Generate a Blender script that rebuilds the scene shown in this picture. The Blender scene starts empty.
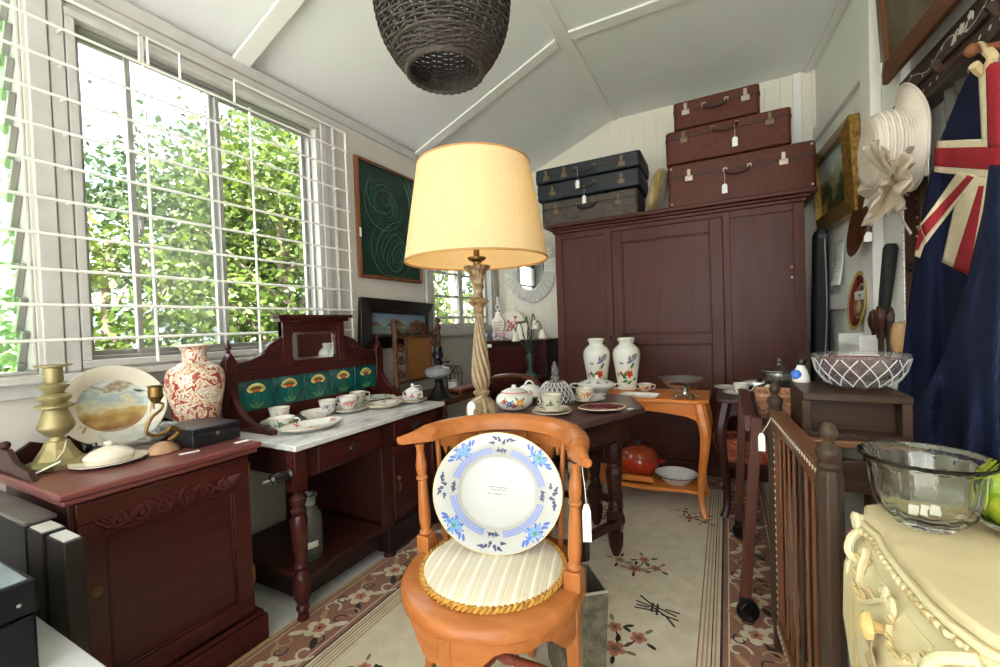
import bpy, math, random
from mathutils import Vector, Matrix
PI = math.pi
rng = random.Random(11)
SC = bpy.context.scene
COL = SC.collection
# ------------------------------------------------------------------ camera
EYE = Vector((0.0, 0.0, 1.18))
FPX = 432.72
_y, _p, _r = (math.radians(a) for a in (-27.674, -1.171, -2.0446))
_f = Vector((math.sin(_y)*math.cos(_p), math.cos(_y)*math.cos(_p), math.sin(_p)))
_a = Vector((math.cos(_y), -math.sin(_y), 0.0))
_b = _a.cross(_f)
CR = _a*math.cos(_r) + _b*math.sin(_r)
CU = -_a*math.sin(_r) + _b*math.cos(_r)
CF = _f
cam = bpy.data.objects.new('camera', bpy.data.cameras.new('camera'))
COL.objects.link(cam)
cam.data.sensor_width = 36.0
cam.data.lens = FPX/1000.0*36.0
cam.data.clip_start = 0.02
cam.matrix_world = Matrix(((CR.x, CU.x, -CF.x, EYE.x), (CR.y, CU.y, -CF.y, EYE.y), (CR.z, CU.z, -CF.z, EYE.z), (0, 0, 0, 1)))
SC.camera = cam

def ray(x, y):
    return CR*((x-500)/FPX) + CU*(-(y-333.5)/FPX) + CF
def at(x, y, ax, val):
    """the point of the sight line through a photo position that lies on a world plane (x, y or z = val)"""
    d = ray(x, y); i = 'xyz'.index(ax)
    return EYE + d*((val-EYE[i])/d[i])
WK = 0.0797                      # the right wall converges slightly
def rw(x, y, off=0.0):
    d = ray(x, y); k = .65+.08*4.17-off
    return EYE + d*((k-(EYE.x+.08*EYE.y))/(d.x+.08*d.y))
def wallx(Y): return .65+.08*(4.17-Y)
def dist(P): return (Vector(P)-EYE).dot(CF)

# ------------------------------------------------------------------ materials
def lin(c):
    return tuple(((v/255.)/12.92 if v/255. <= .04045 else ((v/255.+.055)/1.055)**2.4) for v in c[:3])+(1.0,)
MATS = {}
def mat(name, col, rough=.5, metal=0.0, noise=None, bump=None, spec=.5, coat=0.0, trans=0.0, ior=1.45, sheen=0.0, sub=None):
    """noise=(scale xyz, second colour, lo, hi); bump=(scale xyz, strength)"""
    if name in MATS: return MATS[name]
    m = bpy.data.materials.new(name); m.use_nodes = True
    nt = m.node_tree; b = nt.nodes['Principled BSDF']
    b.inputs['Base Color'].default_value = lin(col)
    b.inputs['Roughness'].default_value = rough
    b.inputs['Metallic'].default_value = metal
    b.inputs['Specular IOR Level'].default_value = spec
    b.inputs['Coat Weight'].default_value = coat
    b.inputs['Coat Roughness'].default_value = .12
    b.inputs['Transmission Weight'].default_value = trans
    b.inputs['IOR'].default_value = ior
    b.inputs['Sheen Weight'].default_value = sheen
    m.diffuse_color = lin(col)
    def coords(sc):
        tc = nt.nodes.new('ShaderNodeTexCoord'); mp = nt.nodes.new('ShaderNodeMapping')
        mp.inputs['Scale'].default_value = sc
        nt.links.new(tc.outputs['Object'], mp.inputs['Vector']); return mp.outputs['Vector']
    if noise:
        sc, c2, lo, hi = noise
        n = nt.nodes.new('ShaderNodeTexNoise'); n.inputs['Scale'].default_value = 1.0
        n.inputs['Detail'].default_value = 5.0; n.inputs['Roughness'].default_value = .6; n.inputs['Distortion'].default_value = .4
        nt.links.new(coords(sc), n.inputs['Vector'])
        rp = nt.nodes.new('ShaderNodeValToRGB'); e = rp.color_ramp.elements
        e[0].position, e[1].position = lo, hi
        e[0].color, e[1].color = lin(col), lin(c2)
        nt.links.new(n.outputs['Fac'], rp.inputs['Fac']); nt.links.new(rp.outputs['Color'], b.inputs['Base Color'])
    if bump:
        sc, st = bump
        n = nt.nodes.new('ShaderNodeTexNoise'); n.inputs['Scale'].default_value = 1.0; n.inputs['Detail'].default_value = 3.0
        nt.links.new(coords(sc), n.inputs['Vector'])
        bp = nt.nodes.new('ShaderNodeBump'); bp.inputs['Strength'].default_value = st; bp.inputs['Distance'].default_value = .01
        nt.links.new(n.outputs['Fac'], bp.inputs['Height']); nt.links.new(bp.outputs['Normal'], b.inputs['Normal'])
    MATS[name] = m
    return m
def wood(name, c1, c2, ax='z', rough=.38, fine=38., coat=.25):
    s = [fine, fine, fine]; s['xyz'.index(ax)] = fine/11.
    return mat(name, c1, rough, noise=(tuple(s), c2, .32, .72), bump=(tuple(3*q for q in s), .06), coat=coat*.3, spec=.22)
def grooves(m, axis, pitch, depth=.35):
    """tongue and groove joints every `pitch` metres along an axis, as bump and a thin dark line"""
    nt = m.node_tree; b = nt.nodes['Principled BSDF']
    tc = nt.nodes.new('ShaderNodeTexCoord'); sx = nt.nodes.new('ShaderNodeSeparateXYZ')
    nt.links.new(tc.outputs['Object'], sx.inputs[0])
    def math_(op, a, v):
        n = nt.nodes.new('ShaderNodeMath'); n.operation = op
        nt.links.new(a, n.inputs[0]); n.inputs[1].default_value = v; return n.outputs[0]
    t = math_('MULTIPLY', sx.outputs[axis], 1./pitch); t = math_('FRACT', t, 0.)
    t = math_('SUBTRACT', t, .5); t = math_('ABSOLUTE', t, 0.); t = math_('MULTIPLY', t, 2.)
    rp = nt.nodes.new('ShaderNodeValToRGB'); e = rp.color_ramp.elements
    e[0].position, e[1].position = .90, .98; e[0].color = (1, 1, 1, 1); e[1].color = (0, 0, 0, 1)
    nt.links.new(t, rp.inputs['Fac'])
    bp = nt.nodes.new('ShaderNodeBump'); bp.inputs['Strength'].default_value = depth; bp.inputs['Distance'].default_value = .02
    nt.links.new(rp.outputs['Color'], bp.inputs['Height']); nt.links.new(bp.outputs['Normal'], b.inputs['Normal'])
    return m
def thin_glass(name, tint=(255, 255, 255), base=.04, rough=.02, haze=0., grow=.55, hazecol=(235, 240, 240)):
    if name in MATS: return MATS[name]
    m = bpy.data.materials.new(name); m.use_nodes = True; nt = m.node_tree
    nt.nodes.remove(nt.nodes['Principled BSDF']); out = nt.nodes['Material Output']
    t = nt.nodes.new('ShaderNodeBsdfTransparent'); t.inputs[0].default_value = lin(tint)
    g = nt.nodes.new('ShaderNodeBsdfGlossy'); g.inputs['Roughness'].default_value = rough
    lw = nt.nodes.new('ShaderNodeLayerWeight'); pw = nt.nodes.new('ShaderNodeMath'); pw.operation = 'POWER'; pw.inputs[1].default_value = 4.
    fr = nt.nodes.new('ShaderNodeMath'); fr.operation = 'MULTIPLY_ADD'; fr.inputs[1].default_value = grow; fr.inputs[2].default_value = base
    nt.links.new(lw.outputs['Facing'], pw.inputs[0]); nt.links.new(pw.outputs[0], fr.inputs[0])
    mx = nt.nodes.new('ShaderNodeMixShader')
    nt.links.new(fr.outputs[0], mx.inputs[0]); nt.links.new(t.outputs[0], mx.inputs[1]); nt.links.new(g.outputs[0], mx.inputs[2])
    o = mx.outputs[0]
    if haze:
        d = nt.nodes.new('ShaderNodeBsdfDiffuse'); d.inputs[0].default_value = lin(hazecol)
        m2 = nt.nodes.new('ShaderNodeMixShader'); m2.inputs[0].default_value = haze
        nt.links.new(o, m2.inputs[1]); nt.links.new(d.outputs[0], m2.inputs[2]); o = m2.outputs[0]
    nt.links.new(o, out.inputs['Surface']); MATS[name] = m
    return m

# ------------------------------------------------------------------ mesh builder
ROOT = {}
class MB:
    def __init__(s): s.v, s.f, s.m = [], [], []
    def add(s, vs, fs, mi=0, T=None):
        b = len(s.v)
        s.v += [(T @ Vector(p)) if T is not None else Vector(p) for p in vs]
        s.f += [tuple(b+i for i in q) for q in fs]
        s.m += (mi if isinstance(mi, list) else [mi]*len(fs))
        return s
    def box(s, x0, x1, y0, y1, z0, z1, mi=0, T=None):
        if x0 > x1: x0, x1 = x1, x0
        if y0 > y1: y0, y1 = y1, y0
        if z0 > z1: z0, z1 = z1, z0
        vs = [(x, y, z) for z in (z0, z1) for y in (y0, y1) for x in (x0, x1)]
        return s.add(vs, [(0, 2, 3, 1), (4, 5, 7, 6), (0, 1, 5, 4), (2, 6, 7, 3), (0, 4, 6, 2), (1, 3, 7, 5)], mi, T)
    def lathe(s, prof, c=(0, 0, 0), n=24, mi=0, sx=1., sy=1., T=None, rad=None, a0=0.):
        """prof: (r, z) from one end to the other; rad(theta, r, z) may reshape the radius"""
        vs, rows = [], []
        for r, z in prof:
            if r < 1e-6: rows.append([len(vs)]); vs.append((c[0], c[1], c[2]+z)); continue
            row = []
            for k in range(n):
                t = a0+2*PI*k/n; q = rad(t, r, z) if rad else r
                row.append(len(vs)); vs.append((c[0]+sx*q*math.cos(t), c[1]+sy*q*math.sin(t), c[2]+z))
            rows.append(row)
        fs, ms = [], []
        for j, (a, b) in enumerate(zip(rows, rows[1:])):
            k0 = len(fs)
            for k in range(n):
                k2 = (k+1) % n
                if len(a) == 1 and len(b) == 1: continue
                if len(a) == 1: fs.append((a[0], b[k2], b[k]))
                elif len(b) == 1: fs.append((a[k], a[k2], b[0]))
                else: fs.append((a[k], a[k2], b[k2], b[k]))
            ms += [(mi[j] if isinstance(mi, list) else mi)]*(len(fs)-k0)
        return s.add(vs, fs, ms, T)
    def tube(s, pts, r, n=8, mi=0, closed=False, T=None, flat=1.):
        pts = [Vector(p) for p in pts]; N = len(pts)
        rs = r if isinstance(r, (list, tuple)) else [r]*N
        vs, fs = [], []; up = None
        for i, p in enumerate(pts):
            if closed: t = pts[(i+1) % N]-pts[i-1]
            else: t = pts[min(i+1, N-1)]-pts[max(i-1, 0)]
            t.normalize()
            if up is None:
                up = Vector((0, 0, 1)) if abs(t.z) < .9 else Vector((1, 0, 0))
            x = up.cross(t)
            if x.length < 1e-5: x = Vector((1, 0, 0)).cross(t)
            x.normalize(); y = t.cross(x); up = y
            for k in range(n):
                a = 2*PI*k/n + PI/n
                vs.append(p + x*(rs[i]*math.cos(a)) + y*(rs[i]*flat*math.sin(a)))
        for i in range(N if closed else N-1):
            j = (i+1) % N
            for k in range(n):
                k2 = (k+1) % n
                fs.append((i*n+k, i*n+k2, j*n+k2, j*n+k))
        if not closed:
            fs.append(tuple(range(n-1, -1, -1))); fs.append(tuple((N-1)*n+k for k in range(n)))
        return s.add(vs, fs, mi, T)
    def prism(s, poly, z0, z1, mi=0, T=None):
        n = len(poly)
        vs = [(x, y, z0) for x, y in poly]+[(x, y, z1) for x, y in poly]
        fs = [tuple(range(n-1, -1, -1)), tuple(range(n, 2*n))]+[(k, (k+1) % n, n+(k+1) % n, n+k) for k in range(n)]
        return s.add(vs, fs, mi, T)
    def grid(s, fn, nu, nv, mi=0, cu=False, cv=False):
        vs = [fn(i/(nu if cu else nu-1), j/(nv if cv else nv-1)) for i in range(nu) for j in range(nv)]
        fs = []
        for i in range(nu if cu else nu-1):
            for j in range(nv if cv else nv-1):
                i2, j2 = (i+1) % nu, (j+1) % nv
                fs.append((i*nv+j, i2*nv+j, i2*nv+j2, i*nv+j2))
        return s.add(vs, fs, mi)
    def ball(s, c, r, mi=0, n=12, sx=1., sy=1., sz=1.):
        prof = [(r*math.sin(PI*k/8), -r*sz*math.cos(PI*k/8)) for k in range(9)]; prof[0] = (0, prof[0][1]); prof[-1] = (0, prof[-1][1])
        return s.lathe(prof, c, n, mi, sx, sy)
    def disc(s, S, cx, cy, rx, ry=None, rot=0., mi=0, n=8):
        ry = rx if ry is None else ry; vs = []
        for k in range(n):
            t = 2*PI*k/n; a, b = rx*math.cos(t), ry*math.sin(t)
            vs.append(S(cx+a*math.cos(rot)-b*math.sin(rot), cy+a*math.sin(rot)+b*math.cos(rot)))
        return s.add(vs, [tuple(range(n))], mi)
    def line(s, S, pts, w, mi=0):
        for (x0, y0), (x1, y1) in zip(pts, pts[1:]):
            dx, dy = x1-x0, y1-y0; l = math.hypot(dx, dy) or 1e-9; nx, ny = -dy/l*w/2, dx/l*w/2
            s.add([S(x0+nx, y0+ny), S(x0-nx, y0-ny), S(x1-nx, y1-ny), S(x1+nx, y1+ny)], [(0, 1, 2, 3)], mi)
        return s
    def build(s, name, mats, parent=None, bevel=0., smooth=38, local=False, solid=0.):
        me = bpy.data.meshes.new(name)
        vs = s.v
        if parent is not None and not local and parent.name in ROOT:
            inv = ROOT[parent.name]; vs = [p-inv for p in vs]
        me.from_pydata([tuple(p) for p in vs], [], s.f)
        for m in (mats if isinstance(mats, (list, tuple)) else [mats]): me.materials.append(m)
        me.polygons.foreach_set('material_index', s.m)
        me.polygons.foreach_set('use_smooth', [True]*len(me.polygons))
        me.set_sharp_from_angle(angle=math.radians(smooth))
        me.update()
        o = bpy.data.objects.new(name, me); COL.objects.link(o)
        if parent is not None:
            o.parent = parent
            if parent.name in ROOT: ROOT[o.name] = ROOT[parent.name]
        if bevel:
            b = o.modifiers.new('soft', 'BEVEL'); b.width = bevel; b.segments = 2; b.limit_method = 'ANGLE'; b.angle_limit = math.radians(40)
        if solid:
            q = o.modifiers.new('thick', 'SOLIDIFY'); q.thickness = solid
        return o
def tag(o, label, cat, group=None, kind=None):
    if label: o['label'] = label
    if cat: o['category'] = cat
    if group: o['group'] = group
    if kind: o['kind'] = kind
    return o
def thing(name, label, cat, loc=(0, 0, 0), group=None):
    o = bpy.data.objects.new(name, None); COL.objects.link(o); o.empty_display_size = .05
    o.location = loc; ROOT[o.name] = Vector(loc)
    return tag(o, label, cat, group)
def spin(o, deg, tilt=None):
    o.rotation_euler = (0, 0, math.radians(deg)) if tilt is None else tilt
    return o
def dup(o, label=None, loc=None, deg=None, parent=None):
    c = o.copy(); COL.objects.link(c)
    if parent is not None: c.parent = parent
    if label: c['label'] = label
    if loc is not None: c.location = loc
    if deg is not None: c.rotation_euler = (0, 0, math.radians(deg))
    for ch in list(o.children): dup(ch, parent=c)
    return c
def struct(name, mb, m, bevel=0., parent=None):
    o = mb.build(name, m, parent, bevel)
    if parent is None: o['kind'] = 'structure'
    return o
def RX(a): return Matrix.Rotation(math.radians(a), 4, 'X')
def RY(a): return Matrix.Rotation(math.radians(a), 4, 'Y')
def RZ(a): return Matrix.Rotation(math.radians(a), 4, 'Z')
def TR(x, y, z): return Matrix.Translation((x, y, z))
def XZ(y=0.):      # prism drawn in x,z and pulled along +y
    return Matrix(((1, 0, 0, 0), (0, 0, 1, y), (0, 1, 0, 0), (0, 0, 0, 1)))
def YZ(x=0.):      # prism drawn in y,z and pulled along +x
    return Matrix(((0, 0, 1, x), (1, 0, 0, 0), (0, 1, 0, 0), (0, 0, 0, 1)))
def rrect(x0, x1, y0, y1, r, n=4):
    out = []
    for cx, cy, a in ((x1-r, y1-r, 0), (x0+r, y1-r, 90), (x0+r, y0+r, 180), (x1-r, y0+r, 270)):
        for k in range(n+1):
            t = math.radians(a+90*k/n); out.append((cx+r*math.cos(t), cy+r*math.sin(t)))
    return out
def catmull(pts, k=6):
    P = [Vector(p) for p in pts]; out = []
    for i in range(len(P)-1):
        a, b, c, d = P[max(i-1, 0)], P[i], P[i+1], P[min(i+2, len(P)-1)]
        for j in range(k):
            t = j/k
            out.append(.5*((2*b)+(c-a)*t+(2*a-5*b+4*c-d)*t*t+(3*b-a-3*c+d)*t**3))
    out.append(P[-1]); return out
def ease(prof, k=3):
    return [(max(p.x, 0.), p.y) for p in catmull([(r, z, 0) for r, z in prof], k)]
def spiral(c, r0, r1, turns, ax, ay, n=28, a0=0.):
    c, ax, ay = Vector(c), Vector(ax), Vector(ay); out = []
    for k in range(n+1):
        t = k/n; a = a0+turns*2*PI*t; r = r0+(r1-r0)*t
        out.append(c+ax*(r*math.cos(a))+ay*(r*math.sin(a)))
    return out
# painted flowers on a surface S(a, b)
def blossom(mb, S, cx, cy, r, mp, mc):
    a0 = rng.random()*6
    for k in range(5):
        t = a0+2*PI*k/5
        mb.disc(S, cx+.55*r*math.cos(t), cy+.55*r*math.sin(t), .5*r, .42*r, t, mp, 7)
    mb.disc(lambda a, b: S(a, b), cx, cy, .28*r, None, 0, mc, 6)
def leafy(mb, S, cx, cy, l, rot, mi):
    mb.disc(S, cx+math.cos(rot)*l/2, cy+math.sin(rot)*l/2, l/2, l*.2, rot, mi, 7)
def sprig(mb, S, cx, cy, r, mp, mc, ml, leaves=4):
    a0 = rng.random()*6
    for k in range(leaves):
        leafy(mb, S, cx+.7*r*math.cos(a0+k*2*PI/leaves), cy+.7*r*math.sin(a0+k*2*PI/leaves), r*1.2, a0+k*2*PI/leaves, ml)
    blossom(mb, S, cx, cy, r, mp, mc)
def on_lathe(prof, c=(0, 0, 0), eps=.0008, sx=1., sy=1., th0=0., outer=True):
    """S(arc length, height) on the side of a lathe whose profile rises in z"""
    P = sorted([(z, r) for r, z in prof])
    def rad(z):
        for (z0, r0), (z1, r1) in zip(P, P[1:]):
            if z0 <= z <= z1: return r0+(r1-r0)*((z-z0)/max(z1-z0, 1e-9))
        return P[0][1] if z < P[0][0] else P[-1][1]
    rm = max(r for r, z in prof)
    def S(a, b):
        t = th0+a/rm; r = rad(b)+eps
        return (c[0]+sx*r*math.cos(t), c[1]+sy*r*math.sin(t), c[2]+b)
    return S
def on_plate(prof, c=(0, 0, 0), eps=.0008, sx=1., sy=1.):
    """S(x, y) on the upper side of a plate profile given as (r, z) with r rising"""
    P = sorted(prof)
    def S(x, y):
        q = math.hypot(x/sx, y/sy); z = P[-1][1]
        for (r0, z0), (r1, z1) in zip(P, P[1:]):
            if r0 <= q <= r1: z = z0+(z1-z0)*((q-r0)/max(r1-r0, 1e-9)); break
        return (c[0]+x, c[1]+y, c[2]+z+eps)
    return S
# ------------------------------------------------------------------ palette
WH_WALL = mat('wall_plaster', (188, 183, 174), .75, noise=((3, 3, 3), (178, 173, 163), .3, .8))
WH_BOARD = grooves(mat('wall_boards_cream', (214, 209, 192), .6), 0, .105)
WH_BOARDY = grooves(mat('wall_boards_white', (226, 227, 216), .55), 1, .105)
CEIL = mat('ceiling_paint', (226, 228, 226), .7, noise=((2.5, 2.5, 2.5), (219, 221, 219), .3, .8))
TRIM = mat('trim_paint', (226, 226, 220), .45)
FRAMEP = mat('window_paint', (178, 176, 171), .5, noise=((9, 9, 9), (160, 157, 151), .35, .8))
ALU = mat('aluminium', (150, 148, 143), .4, .6)
RODW = mat('grille_paint', (226, 224, 218), .4)
FLOORM = mat('floor_boards_grey', (196, 195, 190), .5, noise=((6, 30, 6), (176, 175, 170), .3, .8))
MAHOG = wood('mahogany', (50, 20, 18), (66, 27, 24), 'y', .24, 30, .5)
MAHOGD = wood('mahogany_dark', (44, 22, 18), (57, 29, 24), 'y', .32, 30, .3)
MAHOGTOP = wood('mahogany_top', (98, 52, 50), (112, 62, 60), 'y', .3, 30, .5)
WARD = wood('wardrobe_wood', (64, 31, 22), (80, 40, 28), 'z', .42, 26, .08)
WARDD = wood('wardrobe_panel', (60, 28, 20), (78, 37, 26), 'z', .40, 22, .08)
HONEY = wood('honey_wood', (148, 86, 42), (170, 106, 58), 'x', .26, 30, .5)
HONEYZ = wood('honey_wood_upright', (146, 86, 42), (168, 104, 56), 'z', .28, 30, .5)
ORANGE = wood('orange_wood', (190, 108, 46), (212, 132, 66), 'x', .32, 26, .35)
OAKD = wood('dark_oak', (44, 21, 18), (64, 33, 27), 'x', .32, 30, .35)
OAKTOP = wood('dark_oak_top', (62, 40, 38), (84, 58, 54), 'x', .3, 26, .4)
COTW = wood('cot_wood', (96, 62, 42), (118, 78, 54), 'z', .4, 30, .2)
COTD = wood('cot_post_wood', (50, 38, 30), (66, 50, 38), 'z', .45, 30, .15)
TROL = wood('trolley_wood', (66, 36, 27), (84, 48, 35), 'z', .36, 30, .3)
DESKW = wood('desk_wood', (40, 28, 22), (70, 48, 35), 'x', .42, 26, .15)
BAMBOO = wood('twist_wood', (66, 41, 27), (90, 58, 37), 'z', .45, 40, .2)
BLACKW = mat('ebonised_wood', (16, 14, 14), .3, coat=.3)
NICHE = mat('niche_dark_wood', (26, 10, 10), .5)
PORC = mat('white_porcelain', (218, 217, 211), .12, coat=.4)
CREAMP = mat('cream_porcelain', (214, 208, 192), .15, coat=.4)
PINK = mat('paint_pink', (205, 96, 104), .25)
RED = mat('paint_red', (168, 44, 38), .25)
ORNG = mat('paint_orange', (222, 150, 56), .25)
BLUE = mat('paint_blue', (62, 92, 168), .25)
LBLUE = mat('paint_pale_blue', (120, 140, 196), .25)
NAVYP = mat('paint_navy', (34, 42, 84), .25)
GREENP = mat('paint_green', (70, 120, 72), .25)
YELP = mat('paint_yellow', (232, 204, 98), .25)
LILAC = mat('paint_lilac', (134, 110, 160), .25)
GREYP = mat('paint_grey', (120, 118, 116), .3)
BROWNP = mat('paint_brown', (120, 84, 60), .3)
GILT = mat('gilt', (190, 150, 70), .35, .7)
BRASS = mat('brass', (150, 138, 98), .48, .6, noise=((16, 16, 16), (128, 116, 80), .3, .8))
BRASSD = mat('old_brass', (120, 92, 48), .4, .8)
SILVER = mat('silver_plate', (205, 204, 200), .16, 1.)
IRON = mat('black_iron', (20, 20, 22), .4, .5)
STEEL = mat('steel', (170, 168, 164), .35, .8)
TAGW = mat('tag_card', (236, 236, 230), .6)
STRING = mat('string', (214, 208, 192), .8)
GLASS = thin_glass('clear_glass', (250, 252, 252), .08, .03, .07, .7, (240, 244, 244))
GLASSY = mat('pressed_glass_warm', (252, 252, 244), .02, trans=1., ior=1.48)
PANE = thin_glass('pane_glass')
PANEH = thin_glass('louvre_glass', (226, 246, 220), haze=.30, hazecol=(178, 206, 160))

# ------------------------------------------------------------------ setting: room shell
WL, WB, ZF, ZC, ZE, XR = -2.18, 4.17, 0.0, 3.07, 2.55, -.915
Y0 = -4.2
struct('floor', MB().box(-2.3, 1.9, Y0, 4.29, -.1, 0), FLOORM)
def holed(mb, x0, x1, ya, yb, za, zb, holes):
    ys = sorted({ya, yb, *[h[0] for h in holes], *[h[1] for h in holes]})
    for a, b in zip(ys, ys[1:]):
        z = za
        for h in sorted([h for h in holes if h[0] <= a+1e-6 and h[1] >= b-1e-6], key=lambda h: h[2]):
            mb.box(x0, x1, a, b, z, h[2]); z = h[3]
        mb.box(x0, x1, a, b, z, zb)
W1 = (-.40, .604, 1.062, 2.448); W2 = (.718, 1.862, 1.068, 2.432); W3 = (2.93, 4.02, 1.13, 1.98)
mb = MB(); holed(mb, WL-.12, WL, Y0, WB+.12, 0, ZE+.03, [W1, W2, W3])
struct('wall_left', mb, WH_WALL)
gable = [(WL, 0), (WL, ZE), (XR, ZC), (.75, ZC), (.75, 0)]
struct('wall_back', MB().prism(gable, WB, WB+.12, 0, XZ()), WH_BOARD)
YR = -1.9
wr = [(wallx(WB+.12), WB+.12), (wallx(YR), YR), (wallx(YR)+.12, YR), (wallx(WB+.12)+.12, WB+.12)]
struct('wall_right', MB().prism(wr, 0, ZC), WH_BOARDY)
mb = MB().box(XR, 1.9, Y0, WB+.12, ZC, ZC+.08)
mb.prism([(WL-.15, ZE-.015), (XR, ZC), (XR, ZC+.08), (WL-.15, ZE+.08)], Y0, WB+.12, 0, XZ())
struct('ceiling', mb, CEIL)
# ceiling battens
sl = (ZC-ZE)/(XR-WL)
def trim(n, mb, m=TRIM, bevel=.004): return struct('trim_%d' % n, mb, m, bevel)
trim(1, MB().box(XR-.045, XR+.045, Y0, WB, ZC-.016, ZC-.001))
k = 1
for Y in (1.38, 2.80):
    k += 1
    a = [(WL+.03, ZE+.03*sl-.001), (XR-.045, ZC-.045*sl-.001), (XR-.045, ZC-.045*sl-.017), (WL+.03, ZE+.03*sl-.017)]
    trim(k, MB().prism(a, Y-.045, Y+.045, 0, XZ()))
    k += 1
    trim(k, MB().box(XR+.045, wallx(Y)-.09, Y-.045, Y+.045, ZC-.016, ZC-.001))
def rwall(mb, s0, s1, z0, z1, o0, o1):
    """box laid on the right wall: s metres from the back corner, o metres out from the wall"""
    def P(s, o): return (.65+WK*s-.9968*o, 4.17-.9968*s-WK*o)
    mb.prism([P(s0, o0), P(s1, o0), P(s1, o1), P(s0, o1)], z0, z1); return mb
trim(6, rwall(MB(), 0, 6.0, ZC-.017, ZC-.001, .03, .075))
trim(7, MB().prism([(WL, ZE-.04), (WL+.012, ZE-.04), (WL+.036, ZE-.008), (WL+.036, ZE+.008), (WL, ZE-.008)], Y0, WB, 0, XZ()), FRAMEP)   # cornice on the left wall
trim(8, MB().prism([(WL, 2.452), (WL+.018, 2.452), (WL+.018, 2.482), (WL, 2.482)], Y0, 2.0, 0, XZ()), FRAMEP)                              # head board over the windows
trim(9, rwall(MB(), 0.02, 1.06, 2.50, 2.60, .001, .03))         # rail on the right wall
trim(10, rwall(MB(), 1.06, 1.20, 0, ZC-.02, .001, .05))         # post
trim(11, rwall(MB(), 0.10, 1.06, 1.20, 1.30, .001, .045))       # lower rail
trim(12, MB().box(.50, .56, WB-.018, WB-.001, 1.0, ZC-.001))    # batten in the back corner
trim(13, MB().box(-1.3, .5, WB-.02, WB-.001, 2.36, 2.42))       # rail on the back wall
trim(14, rwall(MB(), 1.42, 1.52, 0, ZC-.02, .001, .04))
struct('baseboard_left', MB().box(WL, WL+.018, Y0, WB, 0, .12), TRIM, .003)

# ------------------------------------------------------------------ windows in the left wall
def win(n, label=None):
    o = bpy.data.objects.new('window_%d' % n, None); COL.objects.link(o); o.empty_display_size = .05
    o['kind'] = 'structure'; ROOT[o.name] = Vector((0, 0, 0)); return o
def frame(mb, y0, y1, z0, z1, w, x0, x1):
    mb.box(x0, x1, y0, y1, z0, z0+w).box(x0, x1, y0, y1, z1-w, z1).box(x0, x1, y0, y0+w, z0+w, z1-w).box(x0, x1, y1-w, y1, z0+w, z1-w); return mb
w1 = win(1)
frame(MB(), W1[0], W1[1], W1[2], W1[3], .012, WL-.11, WL-.01).build('frame', FRAMEP, w1, .004)
nb = 11
for i in range(nb):
    z = W1[2]+.06+i*(W1[3]-W1[2]-.06)/nb
    T = TR(WL-.06, 0, z+.03) @ RY(28)
    b = MB().box(-.0025, .0025, W1[0]+.02, W1[1]-.028, -.072, .072, 0, T).build('louvre_blade', PANEH, w1)
    MB().box(-.009, .009, W1[1]-.034, W1[1]-.014, -.072, .072, 0, T).box(.004, .022, W1[1]-.038, W1[1]-.016, -.078, -.05, 0, T).build('clip', ALU, b, .002)
w2 = win(2)
frame(MB(), W2[0], W2[1], W2[2], W2[3], .03, WL-.11, WL+.012).build('frame', FRAMEP, w2, .004)
frame(MB(), W2[0]+.03, W2[1]-.03, W2[2]+.03, W2[3]-.03, .016, WL-.10, WL-.03).build('track_frame', ALU, w2, .002)
ys = [W2[0]+.046, .935, 1.285, W2[1]-.046]
for i, (a, b, xo) in enumerate(((ys[0], .95, 0.), (.92, 1.305, .028), (1.27, ys[3], 0.))):
    sh = frame(MB(), a, b, W2[2]+.046, W2[3]-.046, .020, WL-.095+xo, WL-.072+xo).build('sash', ALU, w2, .002)
    MB().box(WL-.085+xo, WL-.082+xo, a+.02, b-.02, W2[2]+.06, W2[3]-.06).build('pane', thin_glass('reflection_haze_pane', haze=.055) if i == 1 else PANE, sh)  # middle pane has a pale reflection painted into the glass as haze
MB().box(WL-.05, WL-.028, .935, .955, 1.62, 1.70).box(WL-.03, WL-.018, .938, .952, 1.64, 1.68).build('latch', ALU, w2, .003)
w3 = win(3)
frame(MB(), W3[0], W3[1], W3[2], W3[3], .045, WL-.11, WL+.012).build('frame', FRAMEP, w3, .004)
ym = 3.475
for a, b in ((W3[0]+.045, ym-.002), (ym+.002, W3[1]-.045)):
    sh = frame(MB(), a, b, W3[2]+.045, W3[3]-.045, .032, WL-.08, WL-.045)
    for z in (1.262, 1.452, 1.66): sh.box(WL-.074, WL-.05, a+.03, b-.03, z-.011, z+.011)
    sh = sh.build('sash', FRAMEP, w3, .003)
    MB().box(WL-.065, WL-.062, a+.03, b-.03, W3[2]+.07, W3[3]-.07).build('pane', PANE, sh)
# sills and posts between the windows
trim(15, MB().box(WL-.005, WL+.055, -.5, 2.02, 1.032, 1.059).box(WL, WL+.02, -.5, 2.0, .98, 1.032), FRAMEP)
trim(16, MB().box(WL, WL+.02, .612, .668, 1.06, 2.45).box(WL, WL+.014, .671, .715, 1.06, 2.45), FRAMEP)
trim(17, MB().box(WL, WL+.02, 1.866, 1.91, 1.06, 2.45).box(WL, WL+.024, 1.955, 1.975, 1.06, 2.45), FRAMEP)
trim(18, MB().box(WL-.005, WL+.045, 2.88, 4.07, 1.095, 1.128), FRAMEP)
trim(19, MB().box(WL, WL+.018, 2.868, 2.928, 1.13, 2.05).box(WL, WL+.018, 4.022, 4.08, 1.13, 2.05), FRAMEP)

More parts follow.
